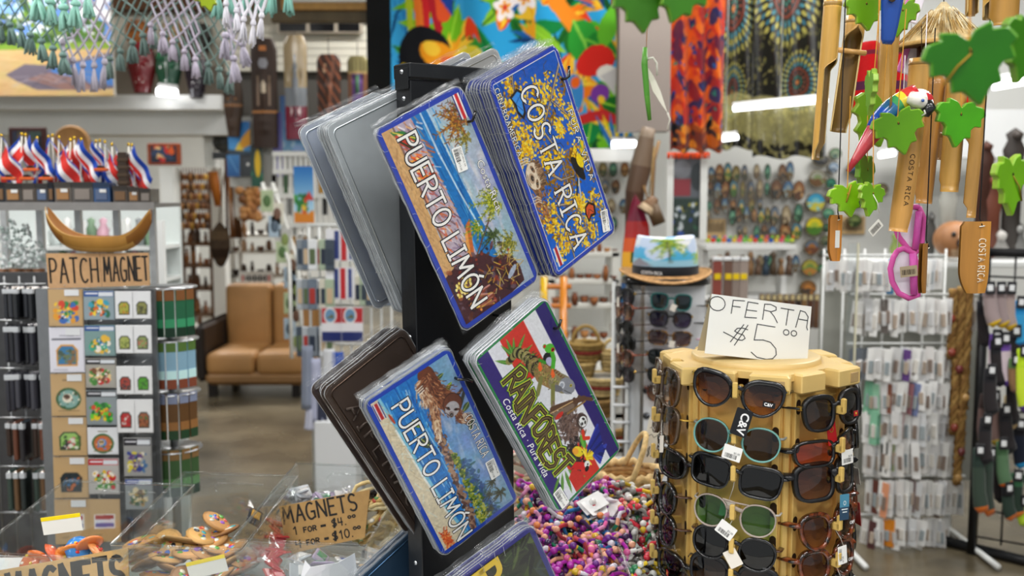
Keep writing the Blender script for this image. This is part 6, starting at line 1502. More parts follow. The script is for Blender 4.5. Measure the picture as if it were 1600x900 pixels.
# shelf with little flags and boxed souvenirs
YS = 2.8
a, b = at(-30,318,YS), at(242,330,YS); t = thing('flag_shelf','grey metal shelf carrying small flags and boxed souvenirs','shelf',((a.x+b.x)/2,YS,b.z)); m = MB(((a.x+b.x)/2,YS,b.z))
m.box(((a.x+b.x)/2,YS+.11,a.z-.006),(b.x-a.x,.22,.012),'8a8784'); m.build('shelf_board','brushed',t); m = MB(((a.x+b.x)/2,YS,b.z)); m.box(((a.x+b.x)/2,YS-.004,a.z-.008),(b.x-a.x,.006,.024),'9a9794'); m.build('front_lip','brushed',t)
for u in (4,60,120,180,236): m = MB(((a.x+b.x)/2,YS,b.z)); p = at(u,330,YS+.2); m.box((p.x,YS+.21,(a.z-.012)/2),(.018,.02,a.z-.012),'c6c8c8'); m.build('upright','brushed',t)
SZ = a.z
bx = [(-6,8,284,'2a2c30','dark boxed souvenir at the left end of the flag shelf'),(10,34,286,'4a4642','clear boxed souvenir, second from the left on the flag shelf'),(36,56,286,'5a5048','clear boxed souvenir with white price label on the flag shelf'),(58,76,286,'4c4846','clear boxed souvenir below the striped flags'),(78,84,284,'1d2230','narrow dark box standing on the flag shelf'),(87,112,284,'6a625a','clear box with white label, middle of the flag shelf'),(114,146,284,'585450','wide clear boxed souvenir, middle of the flag shelf'),(148,172,285,'3a5a88','blue and orange boxed cars on the flag shelf'),(178,200,290,'5a5048','clear brown boxed souvenir near the right end of the shelf'),(202,218,292,'62564c','clear boxed souvenir, second from the right on the shelf'),(220,236,294,'585048','clear boxed souvenir at the right end of the flag shelf')]
for i, (u0,u1,v,cl,lb) in enumerate(bx):
    a_, b_ = at(u0,318,YS+.03), at(u1,v,YS+.03); t = thing('souvenir_box',lb,'box',((a_.x+b_.x)/2,YS+.06,SZ),'boxed souvenirs on the flag shelf'); W_, H_ = b_.x - a_.x, b_.z - SZ; m = MB(); m.rbox((0,0,H_/2),(W_,.07,H_-.001),cl,.002); m.build('carton','gloss',t)
    m = MB(); m.box((0,-.0365,H_*.88),(W_,.003,H_*.22),shade(cl,.6)); m.build('lid_strip','print',t); m = MB(); m.rbox((0,-.0365,H_*.42),(W_*.7,.004,H_*.5),['7a5a3a','a87a4a','8a8078','5a6a8a'][i%4],.001); m.build('window','gloss',t)
    if i % 2: m = MB(); m.box((W_*.12,-.040,H_*.6),(W_*.4,.001,H_*.16),'e4e4e2'); m.build('price_label','paper',t)
for i, (u,v) in enumerate(((14,276),(42,276),(72,276),(48,262),(158,262))):
    a_ = at(u,v,YS+.04); t = thing('toy_car','small orange and blue toy car on the souvenir boxes, %s from the left'%ORD[[0,1,3,2,4][i]],'toy car',(a_.x,a_.y,a_.z-.012),'toy cars on the boxes'); m = MB(); m.rbox((0,0,.006),(.04,.018,.010),'d8622a',.003); m.build('body','gloss',t); m = MB(); m.rbox((0,0,.014),(.02,.016,.008),'1c1e24',.003); m.build('cabin','gloss',t)
a_ = at(192,238,YS+.05); t = thing('wooden_totem','dark carved wooden block standing among the flags on the shelf','carving',(a_.x,a_.y,SZ)); H_ = a_.z - SZ; m = MB(); m.rbox((0,0,H_/2),(.026,.026,H_),'3a2c20',.003)
for k in range(6): m.rbox((0,0,H_*(.1+.15*k)),(.030,.030,H_*.07),'4a3a2a',.002)
m.build('block','wood',t)


def flag(u,vt,vb,lean,sway,lb,i):
    Y = YS + .07 + .03 * (i%3); base, top = at(u-lean,vb,Y), at(u,vt,Y); L_ = (top-base).length; t = thing('table_flag',lb,'flag',(base.x,base.y,base.z),'little Costa Rican flags'); d = top - base
    m = MB(); m.tube([(0,0,0),tuple(d)],.0022,'e6e2d6',6); m.build('staff','paint',t); m = MB(); m.ell(tuple(d+Vector((0,0,.004))),(.004,.004,.006),'d8b02a',8,6); m.build('finial','metal',t)
    m = MB(); FH = L_ * .46
    def fn(a_,b_):
        x = a_ * .15; dr = a_ ** .9 * .10; p = d * (1-b_*.64); return (p.x+sway*(x*.38+.010*math.sin(b_*5+i)),-.004+.012*math.sin(a_*9+b_*3+i),p.z-dr+.004)
    def fc(a_,b_): return '2448a8' if b_ < .17 or b_ > .83 else ('ecebee' if b_<.34 or b_>.66 else 'd63a34')
    m.surf(12,18,fn,fc); o = m.build('flag_cloth','fabric',t); sd = o.modifiers.new('t','SOLIDIFY'); sd.thickness = .0012


FL_ = [(2,214,285,2,1),(34,212,290,3,-1),(40,213,288,-2,1),(58,218,290,0,1),(76,216,290,2,-1),(82,214,290,-4,1),(92,217,292,2,1),(110,221,290,4,-1),(116,218,288,-1,1),(127,220,290,1,1),(150,223,292,4,1),(156,222,290,-3,1),(164,224,292,-1,1),(175,228,292,-2,1),(201,228,300,0,1),(206,229,302,-6,1)]
for i, (u,vt,vb,ln,sw) in enumerate(FL_): flag(u,vt,vb,ln,sw,'small blue, white and red flag on the flag shelf, %s from the left'%nth(i),i)
for (u0,v0,u1,v1,cl,lb) in ((17,199,72,250,'3c1f1c','dark framed picture behind the flags'),(232,224,282,258,'a04a24','orange framed picture beside the back room post')):
    a_, b_ = at(u0,v1,6.3), at(u1,v0,6.3); t = thing('framed_picture',lb,'picture',((a_.x+b_.x)/2,6.3,a_.z)); W_, H_ = b_.x - a_.x, b_.z - a_.z; m = MB(); m.rbox((0,0,H_/2),(W_,.03,H_),cl,.006); m.build('frame','wood',t)
    cv = Canvas(40,28,'2a3040',2); cv.blobs(40,4,2,36,26,2,7,['e8642a','d8342a','1c2434','f2c88a','8a2a3a','3a4a6a'] if u0>100 else ['22303a','3a4a44','5a4a3a','1c1c20'],5); picture('painting',cv,36,26,lambda A,B:((A-.5)*W_*.78,-.017+0*A,H_*(.5+(B-.5)*.76)),'print',t)
a_ = at(114,226,6.0); t = thing('round_tray','large round tan wooden tray behind the flags','tray',a_); m = MB(); m.lathe([(0,.02),(.10,.02),(.108,.03),(.116,.02),(.116,0),(0,0)],['b98a58','b98a58','c99a66','a97a48','8a6238'],32,T=Matrix.Rotation(PI/2,4,'X')); m.build('plate','wood',t)

# rack of dark bagged goods at the far left, blank crystals above it, bookmark carousel to the right
a, b = at(-40,900,2.75), at(74,432,2.75); t = thing('wire_rack','grey wire rack of dark hanging goods left of the patch stand','display rack',((a.x+b.x)/2,2.75,0)); o_ = Vector(((a.x+b.x)/2,2.75,0))
for k in range(7): m = MB(o_); x = a.x + (b.x-a.x) * k / 6; m.tube([(x,2.76,.05),(x,2.76,b.z)],.003,'9a9c9e',5); m.build('upright_wire','metal',t)
for v in (444,500,575,652,728,800): m = MB(o_); p = at(0,v,2.74); m.tube([(a.x,2.735,p.z),(b.x,2.735,p.z)],.004,'a4a6a8',5); m.build('cross_bar','metal',t)
m = MB(o_); m.box((o_.x,2.9,(b.z)/2),(b.x-a.x,.02,b.z),'5a5a5c'); m.build('back_panel','brushed',t)
for row, (v0,v1,cols) in enumerate(((448,500,['22242a','2c2e34','1c1e22']),(506,572,['26262e','1c1c22','303038']),(580,646,['34343c','2a2a34','44444c']),(656,722,['3a2c26','6a4030','2e2c30','5a3424']),(732,806,['3a4a44','6a5038','2c3434','4a4438']))):
    n = 8 if row < 3 else 6
    for i in range(n):
        u = 14 + (76-14) * i / n + row * 1.5; p = at(u,v0,2.72-.02*(i%3)); H_ = (v1-v0) / 1500 * 2.7 * R.uniform(.86,1); t = thing('hanging_pouch','dark bagged pouch on the far left rack, %s row, %s from the left'%(ORD[row],ORD[i]),'pouch',p,'dark bagged goods on the far left rack'); m = MB(); cl = cols[i%len(cols)]
        m.rbox((0,0,-H_/2),(.014,.05,H_),cl,.005); m.build('pouch_body','gloss',t); m = MB(); m.rbox((0,-.02,-H_*.12),(.015,.012,H_*.14),'c8ccd0',.001); m.build('label','paper',t)
shf = thing('crystal_shelf','pale glass shelf under the clear crystal trees at the far left','shelf',at(30,436,3.0)); m = MB(); m.box((0,.1,-.006),(.34,.22,.012),'c9d0d0'); m.build('board','gloss',shf); m = MB(); m.box((-.05,.2,-.75),(.03,.03,1.48),'c4c6c8'); m.build('support','metal',shf)
for i, (u,vt) in enumerate(((6,352),(24,344),(44,352),(62,378),(34,384))):
    p = at(u,434,3.0-.03*(i%2)); H_ = (434-vt) / 1500 * 3; t = thing('crystal_tree','sparkling clear crystal tree in a wooden pot, %s from the left'%ORD[[0,1,3,4,2][i]],'ornament',p,'crystal tree ornaments'); m = MB(); m.lathe([(0,0),(.014,0),(.018,.028),(0,.028)],'7a5030',10); m.build('wooden_pot','wood',t); rr = random.Random(i); m = MB()
    for k in range(70):
        z = rr.uniform(.03,H_); q = (1-(z/H_)**1.4) * .034 + .006; a_ = rr.uniform(0,6.28); x, y = q * math.cos(a_), q * math.sin(a_); s_ = rr.uniform(.003,.006); m.add([(x+s_,y,z),(x-s_,y+s_,z),(x-s_,y-s_,z),(x,y,z+s_*1.6),(x,y,z-s_)],[(0,1,3),(1,2,3),(2,0,3),(1,0,4),(2,1,4),(0,2,4)],rr.choice(['eef2f2','c9d6d4','dfe6e4','a9bab4']),False)
    o = m.build('crystals','gloss',t); o['kind'] = 'stuff'
bc = at(264,452,2.62); t = thing('bookmark_carousel','slim revolving grey stand of green bookmarks right of the patch stand','display stand',(bc.x,bc.y,0)); m = MB((bc.x,bc.y,0)); m.lathe([(.012,0),(.012,bc.z)],'8a8c8e',10,TR((bc.x,bc.y,0))); m.build('pole','brushed',t); m = MB((bc.x,bc.y,0)); m.lathe([(.16,0),(.16,.02),(0,.03)],'5a5c5e',20,TR((bc.x,bc.y,0))); m.build('foot','brushed',t)
for v in (449,530,612,700): m = MB((bc.x,bc.y,0)); p = at(264,v,2.62); m.lathe([(.075,p.z),(.075,p.z+.004),(0,p.z+.005)],'a8aaac',18,TR((bc.x,bc.y,0))); m.build('ring','metal',t)
BP = [('2a6a4a','8a5a34','1c3a2a'),('8fb8d0','5a7a3a','8a4a34'),('6a4a2a','8a94b0','2a4a30'),('3f5f38','8a6a42','1c3420')]
for row, (v0,v1) in enumerate(((454,528),(534,610),(616,690),(704,780))):
    for i in range(7):
        ang = -1.35 + i * .42; p = Vector((bc.x+.07*math.sin(ang),bc.y-.07*math.cos(ang),at(264,v0,2.55).z)); H_ = (v1-v0) / 1500 * 2.56; cs = BP[row]; t = thing('bookmark','long %s bookmark on the slim stand, %s row, %s from the left'%(('green palm','blue and green','brown and grey','dark green')[row],ORD[row],ORD[i]),'bookmark',T=Matrix.Translation(p)@Matrix.Rotation(ang+R.uniform(-.2,.2),4,'Z'),group='bookmarks on the slim stand'); m = MB(); m.rbox((0,0,-H_/2),(.027,.004,H_),cs[0],.001); m.build('strip','print',t)
        for k, (z0,z1,cl) in enumerate(((0,.22,cs[1]),(.62,.8,shade(cs[0],1.5)),(.8,1,cs[2]))): m = MB(); m.box((0,-.0026,-H_*(z0+z1)/2),(.025,.0012,H_*(z1-z0)),cl); m.build('printed_band','print',t)


# ------------------------------------------------------------------ clear bins on the counter
CT = .857


def bin_(label,u0,u1,vf,Yf,Yb,H_,yaw=-.10,tag_=None,lean=.02):
    """open acrylic bin: floor, four tilted walls, handle cut-outs drawn as raised lips"""
    a, b = at(u0,vf,Yf), at(u1,vf,Yf); W_ = b.x - a.x; D_ = Yb - Yf; c = Vector(((a.x+b.x)/2,(Yf+Yb)/2,CT)); t = thing('acrylic_bin',label,'bin',T=Matrix.Translation(c)@Matrix.Rotation(yaw,4,'Z'),group='clear acrylic bins'); w2, d2, th = W_ / 2, D_ / 2, .003; hf, hb = H_ * .74, H_
    def wall(nm,p): m = MB(); q = [Vector(x) for x in p]; n = (q[1]-q[0]).cross(q[2]-q[0]).normalized() * th; m.add([tuple(x) for x in q]+[tuple(x+n) for x in q],[(0,1,2,3),(7,6,5,4),(0,4,5,1),(1,5,6,2),(2,6,7,3),(3,7,4,0)],'ffffff'); m.build(nm,'acrylic',t)
    wall('front_wall',[(-w2,-d2,0),(w2,-d2,0),(w2+lean,-d2-lean,hf),(-w2-lean,-d2-lean,hf)]); wall('back_wall',[(w2,d2,0),(-w2,d2,0),(-w2-lean,d2+lean,hb),(w2+lean,d2+lean,hb)]); wall('side_wall',[(-w2,d2,0),(-w2,-d2,0),(-w2-lean,-d2-lean,hf),(-w2-lean,d2+lean,hb)]); wall('side_wall',[(w2,-d2,0),(w2,d2,0),(w2+lean,d2+lean,hb),(w2+lean,-d2-lean,hf)])
    m = MB(); m.box((0,0,.003),(W_,D_,.004),'ffffff'); m.build('bin_floor','acrylic',t)
    m = MB(); rim = [(-w2-lean,-d2-lean,hf),(w2+lean,-d2-lean,hf),(w2+lean,d2+lean,hb),(-w2-lean,d2+lean,hb),(-w2-lean,-d2-lean,hf)]; m.tube(rim,.0028,'e9efef',6); m.build('rim','acrylic',t)
    m = MB(); m.tube([(-w2*.5,d2+lean*.8-.003,hb*.8),(-w2*.55,d2+lean*.8-.003,hb*.86),(-w2*.45,d2+lean*.85-.003,hb*.9),(w2*.5,d2+lean*.85-.003,hb*.9)],.002,'eef3f3',6); m.build('handle_lip','acrylic',t)
    return t, c, W_, D_, hf, hb


def slip(label,u0,v0,u1,v1,Y):
    a, b = at(u0,v0,Y), at(u1,v1,Y); t = thing('price_slip',label,'price slip',(a+b)/2-Vector((0,0,.012)),'white price slips on the bins'); d = b - a; ang = math.atan2(d.z,d.x); T = Matrix.Rotation(-ang,4,'Y'); m = MB(T and (0,0,0)); m.box((0,0,0),(d.length,.0012,.024),'dcd8d0',T=T); m.build('slip_card','paper',t); m = MB(); m.box((0,-.0003,.014),(d.length,.0016,.006),'e8cc1e',T=T); m.build('yellow_edge','paper',t)


bin_('clear bin of orange magnets behind the large cardboard sign at bottom left',-4,200,900,1.50,1.72,.155,-.12)
bin_('clear bin of painted nut-shell magnets, second from the left',212,385,900,1.52,1.74,.165,-.13)
bin_('clear bin of bagged magnets holding the small price sign',404,580,930,1.54,1.80,.165,-.14)
bin_('clear bin of beaded bracelets right of the plate rack',800,958,940,1.50,1.78,.10,.05)
bin_('clear bin of mixed silver bracelets next to the sunglasses column',962,1046,940,1.50,1.80,.10,.05)
bin_('clear bin of white carded trinkets behind the bracelets',862,1040,830,1.84,2.08,.075,.05)
slip('white price slip with yellow top edge on the leftmost bin',66,814,127,806,1.52); slip('white price slip with yellow top edge on the nut-shell bin',294,884,354,870,1.55)
NUT = ['b98850','a5723c','c79a5c','8f6234']


def pile(n,u0,u1,v0,v1,Y0,Y1,fn):
    rr = random.Random(n+u0)
    for i in range(n):
        Y = rr.uniform(Y0,Y1); u = rr.uniform(u0,u1); v = v0 + (v1-v0) * rr.random(); fn(i,at(u,v,Y),rr)


ND = []
def nutshell(i,p,rr):
    lb = 'flat nut-shell magnet with painted %s flowers in the second bin, %s one counted' % (['blue','green','orange','violet','white'][i%5],nth(i))
    t = thing('nut_magnet',lb,'magnet',T=Matrix.Translation(p)@Euler((rr.uniform(-.2,.8),rr.uniform(-.35,.35),rr.uniform(0,6))).to_matrix().to_4x4(),group='nut-shell magnets in the second bin'); cl = rr.choice(NUT); m = MB(); m.lathe([(0,-.004),(.020,-.004),(.027,-.001),(.028,.002),(.023,.005),(0,.0055)],[shade(cl,.6),shade(cl,.7),shade(cl,.8),cl,shade(cl,1.1)],14,sx=1.25); m.build('shell','wood',t)
    m = MB(); q = ['3a6ac8','5aa83a','e8742a','9a5ac8','e6ece8','d83a3a','3ab0b8']; [m.ell((rr.uniform(-.022,.022),rr.uniform(-.015,.015),.005),(rr.uniform(.004,.009),rr.uniform(.003,.006),.0016),(q+['e8e0c8','2a2a30','c8a040'])[(i+k*3)%10] if k else q[i%5],7,4) for k in range(11)]; m.build('painted_flowers','gloss',t)
NP = [(222,848),(240,856),(236,880),(262,850),(285,846),(310,848),(330,842),(345,832),(338,816),(316,838),(262,872),(280,866),(300,862),(322,862),(345,852),(362,858),(376,870),(360,880),(250,900),(272,892),(228,868),(316,884),(380,890),(290,905),(340,905),(370,905)]
rr = random.Random(4)
for i, (u,v) in enumerate(NP): nutshell(i,at(u,v,1.70-.1*(v-815)/90+rr.uniform(-.01,.01)),rr)
OP = [(62,872),(84,866),(112,862),(124,858),(140,850),(104,872),(46,880),(152,862)]
for i, (u,v) in enumerate(OP):
    p = at(u,v,1.64); cl = ['e8742a','d85a2a','e88a3a','3a86d0','f08a4a','d8803a','c8642a','e89a5a'][i]; t = thing('shell_magnet','round %s painted magnet above the bottom left sign, %s from the left'%('blue' if i==3 else 'orange',ORD[[1,2,4,5,6,3,0,7][i]]),'magnet',T=Matrix.Translation(p)@Euler((.9,rr.uniform(-.4,.4),rr.uniform(0,6))).to_matrix().to_4x4(),group='orange magnets in the leftmost bin'); m = MB(); m.lathe([(0,-.004),(.02,-.003),(.024,0),(.016,.006),(0,.007)],cl,14); m.build('disc','gloss',t); m = MB(); [m.ell((rr.uniform(-.012,.012),rr.uniform(-.012,.012),.0065),(.004,.003,.002),rr.choice(['f0e8d8','d8302a','e8c83a','2a5ab0']),7,4) for k in range(4)]; m.build('painted_spots','gloss',t)
cr = []
for i in range(46):
    u = 398 + (i*37) % 186; v = 808 + (i*53) % 92 - (8 if u>470 else 0); v = v if u < 436 or v > 868 else 770 + v % 22; p = at(u,v,1.76-.2*(v-800)/100 if u<436 or v>868 else 1.77); t = thing('bagged_magnet','bagged %s magnet in the small-sign bin, %s of the heap'%(['black','red and white','silver','lilac','white'][i%5],nth(i)),'magnet',T=Matrix.Translation(p)@Euler((rr.uniform(.1,.9),rr.uniform(-.5,.5),rr.uniform(0,6))).to_matrix().to_4x4(),group='bagged magnets in the third bin'); cl = ['2a2a30','b83a3a','b4b8bc','a89ab4','d8d6d4'][i%5]; m = MB(); m.rbox((0,0,0),(.040,.028,.005),cl,.002); m.build('magnet_body','gloss',t); m = MB(); m.rbox((.004,0,.003),(.018,.018,.003),['d8a03a','e8e6e4','3a4a8a','c83a4a','3a8a5a'][(i*3)%5],.001); m.build('printed_face','gloss',t)
    m = MB(); m.surf(4,3,lambda a_,b_:((a_-.5)*.056,(b_-.5)*.042,.006+rr.uniform(-.002,.003)),'ffffff',False); m.build('clear_bag','film',t)
for i in range(18):
    u = 572 + (i*29) % 52; v = 772 + (i*17) % 90; p = at(u,v,1.74); t = thing('palm_bracelet','pale straw woven bracelet in the heap left of the rack post, %s one'%nth(i),'bracelet',T=Matrix.Translation(p)@Euler((rr.uniform(0,1.4),rr.uniform(-.6,.6),rr.uniform(0,6))).to_matrix().to_4x4(),group='straw bracelets left of the post'); m = MB(); m.tube([(.026*math.cos(2*PI*k/14),.026*math.sin(2*PI*k/14),.002*math.sin(k*2)) for k in range(15)],.004,['d8c088','c9a868','e6d4a4'][i%3],6); m.build('woven_band','fibre',t); m = MB(); m.ell((.026,0,.004),(.006,.006,.004),['b84a3a','5a8a4a','e8e0cc'][i%3],8,5); m.build('bead','gloss',t)
# white card slip at the bottom, next to the post
p = at(515,892,1.52); t = thing('paper_scrap','folded white paper sticking up at the bottom left of the post','paper',p); m = MB(); m.add([(-.05,0,-.02),(.045,.01,-.02),(.04,.01,.026),(.015,0,.014),(-.03,-.004,.008),(-.04,0,.018)],[(0,1,2,3,4,5)],'e6e6ea'); o = m.build('sheet','paper',t); sd = o.modifiers.new('t','SOLIDIFY'); sd.thickness = .001
# ------------------------------------------------------------------ right: medallion wall, card rack, glove rack
YM = 6.05


def medallion(u,v,wpx,hpx,cols,lb,Y=YM,group='painted medallions on the white wall',rim='5a4426'):
    c = at(u,v,Y); k = Y / 1500; t = thing('medallion',lb,'medallion',c,group); m = MB(); T = Matrix.Rotation(PI/2,4,'X'); a, b = wpx / 2 * k, hpx / 2 * k
    m.lathe([(0,-.006),(1,-.006),(1.0,.006),(.93,.012),(.86,.007)],rim,18,T=T@Matrix.Diagonal((a,b,1,1))); m.build('rim','gloss',t)
    m = MB(); r = random.Random(int(u*7+v)); n = 18; vs = [(0,0,.009)]; fs = []; cs = []
    for f in (.45,.88): vs += [(a*f*math.cos(2*PI*i/n),b*f*math.sin(2*PI*i/n),.009) for i in range(n)]
    for i in range(n):
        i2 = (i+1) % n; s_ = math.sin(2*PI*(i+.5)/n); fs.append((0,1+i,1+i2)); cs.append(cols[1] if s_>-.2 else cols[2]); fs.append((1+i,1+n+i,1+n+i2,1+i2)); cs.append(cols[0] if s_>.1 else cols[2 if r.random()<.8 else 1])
    m.add(vs,fs,cs,False,T); m.build('painted_face','gloss',t); return t


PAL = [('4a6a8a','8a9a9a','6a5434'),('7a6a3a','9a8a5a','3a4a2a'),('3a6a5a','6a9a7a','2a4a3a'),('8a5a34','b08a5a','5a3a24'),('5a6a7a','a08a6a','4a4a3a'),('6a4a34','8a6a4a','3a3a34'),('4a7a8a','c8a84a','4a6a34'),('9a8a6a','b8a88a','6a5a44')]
rowsM = [(270,[(1111,14,26),(1124,16,30),(1137,15,34),(1150,16,30),(1163,12,30),(1182,12,28),(1199,12,30),(1222,15,30),(1234,15,36)]),
         (296,[(1109,12,26),(1121,15,32),(1133,15,32),(1146,15,34),(1160,10,30),(1173,12,36),(1187,12,34),(1198,10,26),(1213,21,36),(1231,21,32),(1248,22,36)]),
         (322,[(1108,12,18),(1120,13,30),(1132,13,28),(1145,12,20),(1158,12,30),(1174,12,26),(1187,10,22)]),
         (336,[(1105,12,20),(1144,14,34),(1154,12,28),(1166,10,34),(1178,10,26),(1189,12,30),(1199,10,28),(1210,17,36),(1228,17,38),(1247,18,38)]),
         (362,[(1155,10,20),(1164,10,20),(1182,13,28),(1194,12,22),(1207,16,26),(1226,20,32),(1244,20,34)]),
         (412,[(1162,10,30),(1174,12,26),(1187,15,30),(1205,16,34),(1222,20,34),(1243,15,32)])]
shp = lambda w_, h_: 'narrow' if w_ < .45 * h_ else 'oval'
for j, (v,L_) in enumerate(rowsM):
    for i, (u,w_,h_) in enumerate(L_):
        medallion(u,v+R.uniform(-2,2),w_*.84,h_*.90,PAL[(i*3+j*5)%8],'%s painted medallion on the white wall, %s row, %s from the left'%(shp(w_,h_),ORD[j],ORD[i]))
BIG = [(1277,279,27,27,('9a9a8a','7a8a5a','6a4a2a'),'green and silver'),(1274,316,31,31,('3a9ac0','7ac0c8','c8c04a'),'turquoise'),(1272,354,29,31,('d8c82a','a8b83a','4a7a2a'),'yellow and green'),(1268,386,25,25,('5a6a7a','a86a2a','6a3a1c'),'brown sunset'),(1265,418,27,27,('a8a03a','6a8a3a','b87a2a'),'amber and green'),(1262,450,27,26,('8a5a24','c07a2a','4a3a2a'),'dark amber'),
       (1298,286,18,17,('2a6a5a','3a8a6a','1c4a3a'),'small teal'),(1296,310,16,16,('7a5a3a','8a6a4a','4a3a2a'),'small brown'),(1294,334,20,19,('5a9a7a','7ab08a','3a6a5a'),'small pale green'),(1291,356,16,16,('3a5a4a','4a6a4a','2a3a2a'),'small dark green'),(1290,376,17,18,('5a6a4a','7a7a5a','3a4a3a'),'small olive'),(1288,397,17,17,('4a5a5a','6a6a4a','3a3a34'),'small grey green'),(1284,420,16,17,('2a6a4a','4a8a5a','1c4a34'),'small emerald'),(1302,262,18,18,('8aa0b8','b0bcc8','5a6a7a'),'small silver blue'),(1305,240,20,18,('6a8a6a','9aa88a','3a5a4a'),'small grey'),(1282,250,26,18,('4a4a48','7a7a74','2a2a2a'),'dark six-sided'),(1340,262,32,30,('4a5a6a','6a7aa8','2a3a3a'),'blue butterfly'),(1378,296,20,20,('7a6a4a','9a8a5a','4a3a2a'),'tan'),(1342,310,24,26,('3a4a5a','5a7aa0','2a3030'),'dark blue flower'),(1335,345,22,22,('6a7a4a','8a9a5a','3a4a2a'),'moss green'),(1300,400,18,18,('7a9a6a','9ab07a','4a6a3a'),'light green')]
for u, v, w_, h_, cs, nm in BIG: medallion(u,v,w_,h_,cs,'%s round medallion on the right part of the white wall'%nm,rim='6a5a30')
for j, (v,us) in enumerate(((265,(924,942,958,976)),(292,(926,945,962)),(322,(934,955,974)),(350,(940,958)))):
    for i, u in enumerate(us): medallion(u,v,14,24,PAL[(i+j*3)%8],'small oval medallion left of the surfboard, %s row, %s from left'%(ORD[j],ORD[i]),group='medallions behind the plate rack')
# toy shelf and cases below the medallions
a, b = at(1100,386,5.6), at(1240,380,5.6); t = thing('toy_shelf','white wall shelf carrying bright little toys below the medallions','shelf',((a.x+b.x)/2,5.7,a.z)); m = MB(); m.rbox((0,0,0),(b.x-a.x,.3,.03),'e9eae8',.004); m.build('board','paint',t)
for s_ in (-1,1): m = MB(); m.box((s_*(b.x-a.x)*.45,.05,-.48),(.03,.12,.94),'e4e5e3'); m.build('side','paint',t)
m = MB(); m.rbox((0,0,-.30),(b.x-a.x,.28,.025),'e4e5e3',.004); m.build('board','paint',t); m = MB(); m.rbox((0,0,-.62),(b.x-a.x,.28,.025),'e4e5e3',.004); m.build('board','paint',t)
TC = ['c8d83a','e8402a','3aa83a','f07a2a','2a5ab8','f0c83a','e85a7a','7ac83a']
for i in range(17):
    p = at(1106+i*8.2,381,5.58); t = thing('neon_toy','bright %s little toy on the white shelf, %s from the left'%(['lime','red','green','orange','blue','yellow','pink','light green'][i%8],ORD[i]),'toy',p,'bright toys on the white shelf'); m = MB(); m.ell((0,0,.020),(.016,.016,.014),TC[i%8],9,6); m.build('body','gloss',t); m = MB(); m.ell((.006,-.008,.040),(.010,.010,.009),TC[(i+3)%8],8,5); m.build('head','gloss',t)
for i in range(11):
    p = at(1112+i*12,430,5.55); H_ = .10 + .02 * (i%3); t = thing('figurine','small brown carved figurine on the middle board of the white shelf, %s from the left'%ORD[i],'figurine',p+Vector((0,0,0)),'figurines on the white shelf'); m = MB(); cl = ['5a4a3a','8a6a4a','6a5444','3a4a5a'][i%4]; m.lathe([(.0,0),(.022,0),(.018,H_*.4),(.010,H_*.66),(.017,H_*.78),(.014,H_*.95),(0,H_)],cl,9); m.build('body','wood',t)
for i in range(10):
    p = at(1190+i*9.5,470,5.5); t = thing('key_case','dark brown case hanging below the white shelf, %s from the left'%ORD[i],'case',p,'cases below the white shelf'); m = MB(); m.rbox((0,0,-.06),(.03,.02,.20),['5a3a2a','6a4a34','3a2e2a','8a6a44'][i%4],.004); m.build('case_body','gloss',t); m = MB(); m.rbox((0,-.011,.02),(.022,.004,.03),'c8b88a',.001); m.build('label','paper',t)
for i, (u,cl) in enumerate(((1119,'8a3a2a'),(1136,'6a4a3a'),(1148,'8a7a70'),(1160,'9a8a80'))):
    p = at(u,462,4.9); t = thing('bottle_case','clear tall case with yellow sticker left of the hand-lettered white card, %s from left'%ORD[i],'case',p,'clear cases with yellow stickers'); m = MB(); m.rbox((0,0,.06),(.046,.04,.24),cl,.004); m.build('case_body','gloss',t); m = MB(); m.rbox((0,-.022,.10),(.032,.003,.03),'e8c81e',.001); m.build('sticker','paper',t); m = MB(); m.rbox((0,0,.19),(.05,.044,.02),'d8dadc',.003); m.build('lid','gloss',t)
for (u0,v0,u1,v1,Y,lb) in ((1099,342,1134,368,6.09,'small cardboard notice above the bright toys, left part'),(1312,338,1352,366,6.09,'small cardboard notice below the knotted lime leaf')):
    a, b = at(u0,v1,Y), at(u1,v0,Y); t = thing('cardboard_notice',lb,'sign',a); W_, H_ = b.x - a.x, b.z - a.z; m = MB(); m.box((W_/2,0,H_/2),(W_,.006,H_),'cdb083'); m.build('cardboard','card',t); m = MB(); T = Matrix.Rotation(PI/2,4,'X')
    for k in range(12): x = W_ * (.08+.07*k); m.flat([(x,H_*.2),(x+.006,H_*.2),(x+.006,H_*(.7+.1*(k%3))),(x,H_*(.7+.1*(k%3)))],.0036,'4a3a28',T)
    m.build('lettering','print',t)

# rack of white carded goods
YK = 4.15
a, b = at(1290,400,YK+.1), at(1545,400,YK+.1); k0 = Vector(((a.x+b.x)/2,YK+.1,0)); t = thing('card_rack','white wire rack of carded key rings right of the sunglasses column','display rack',k0)
for i in range(9): m = MB(k0); x = a.x + (b.x-a.x) * i / 8; m.tube([(x,YK+.12,.12),(x,YK+.12,a.z+.03)],.005,'d8dad8',6); m.build('upright_wire','paint',t)
m = MB(k0); m.box((k0.x,YK+.16,.72),(b.x-a.x,.01,.98),'8f9088'); m.build('back_panel','paint',t)
for i in (0,1): m = MB(k0); x = [a.x+.06,b.x-.12][i]; m.tube([(x,YK+.2,.02),(x,YK-.35,.02)],.012,'e2e4e2',8); m.tube([(x,YK+.12,.02),(x,YK+.12,.2)],.018,'e2e4e2',8); m.build('foot','paint',t)
CCOL = ['e9e9e8','f0f0ee','dcdcdc','e4e2e0','eeeeec','d6d8da','f2f2f0']
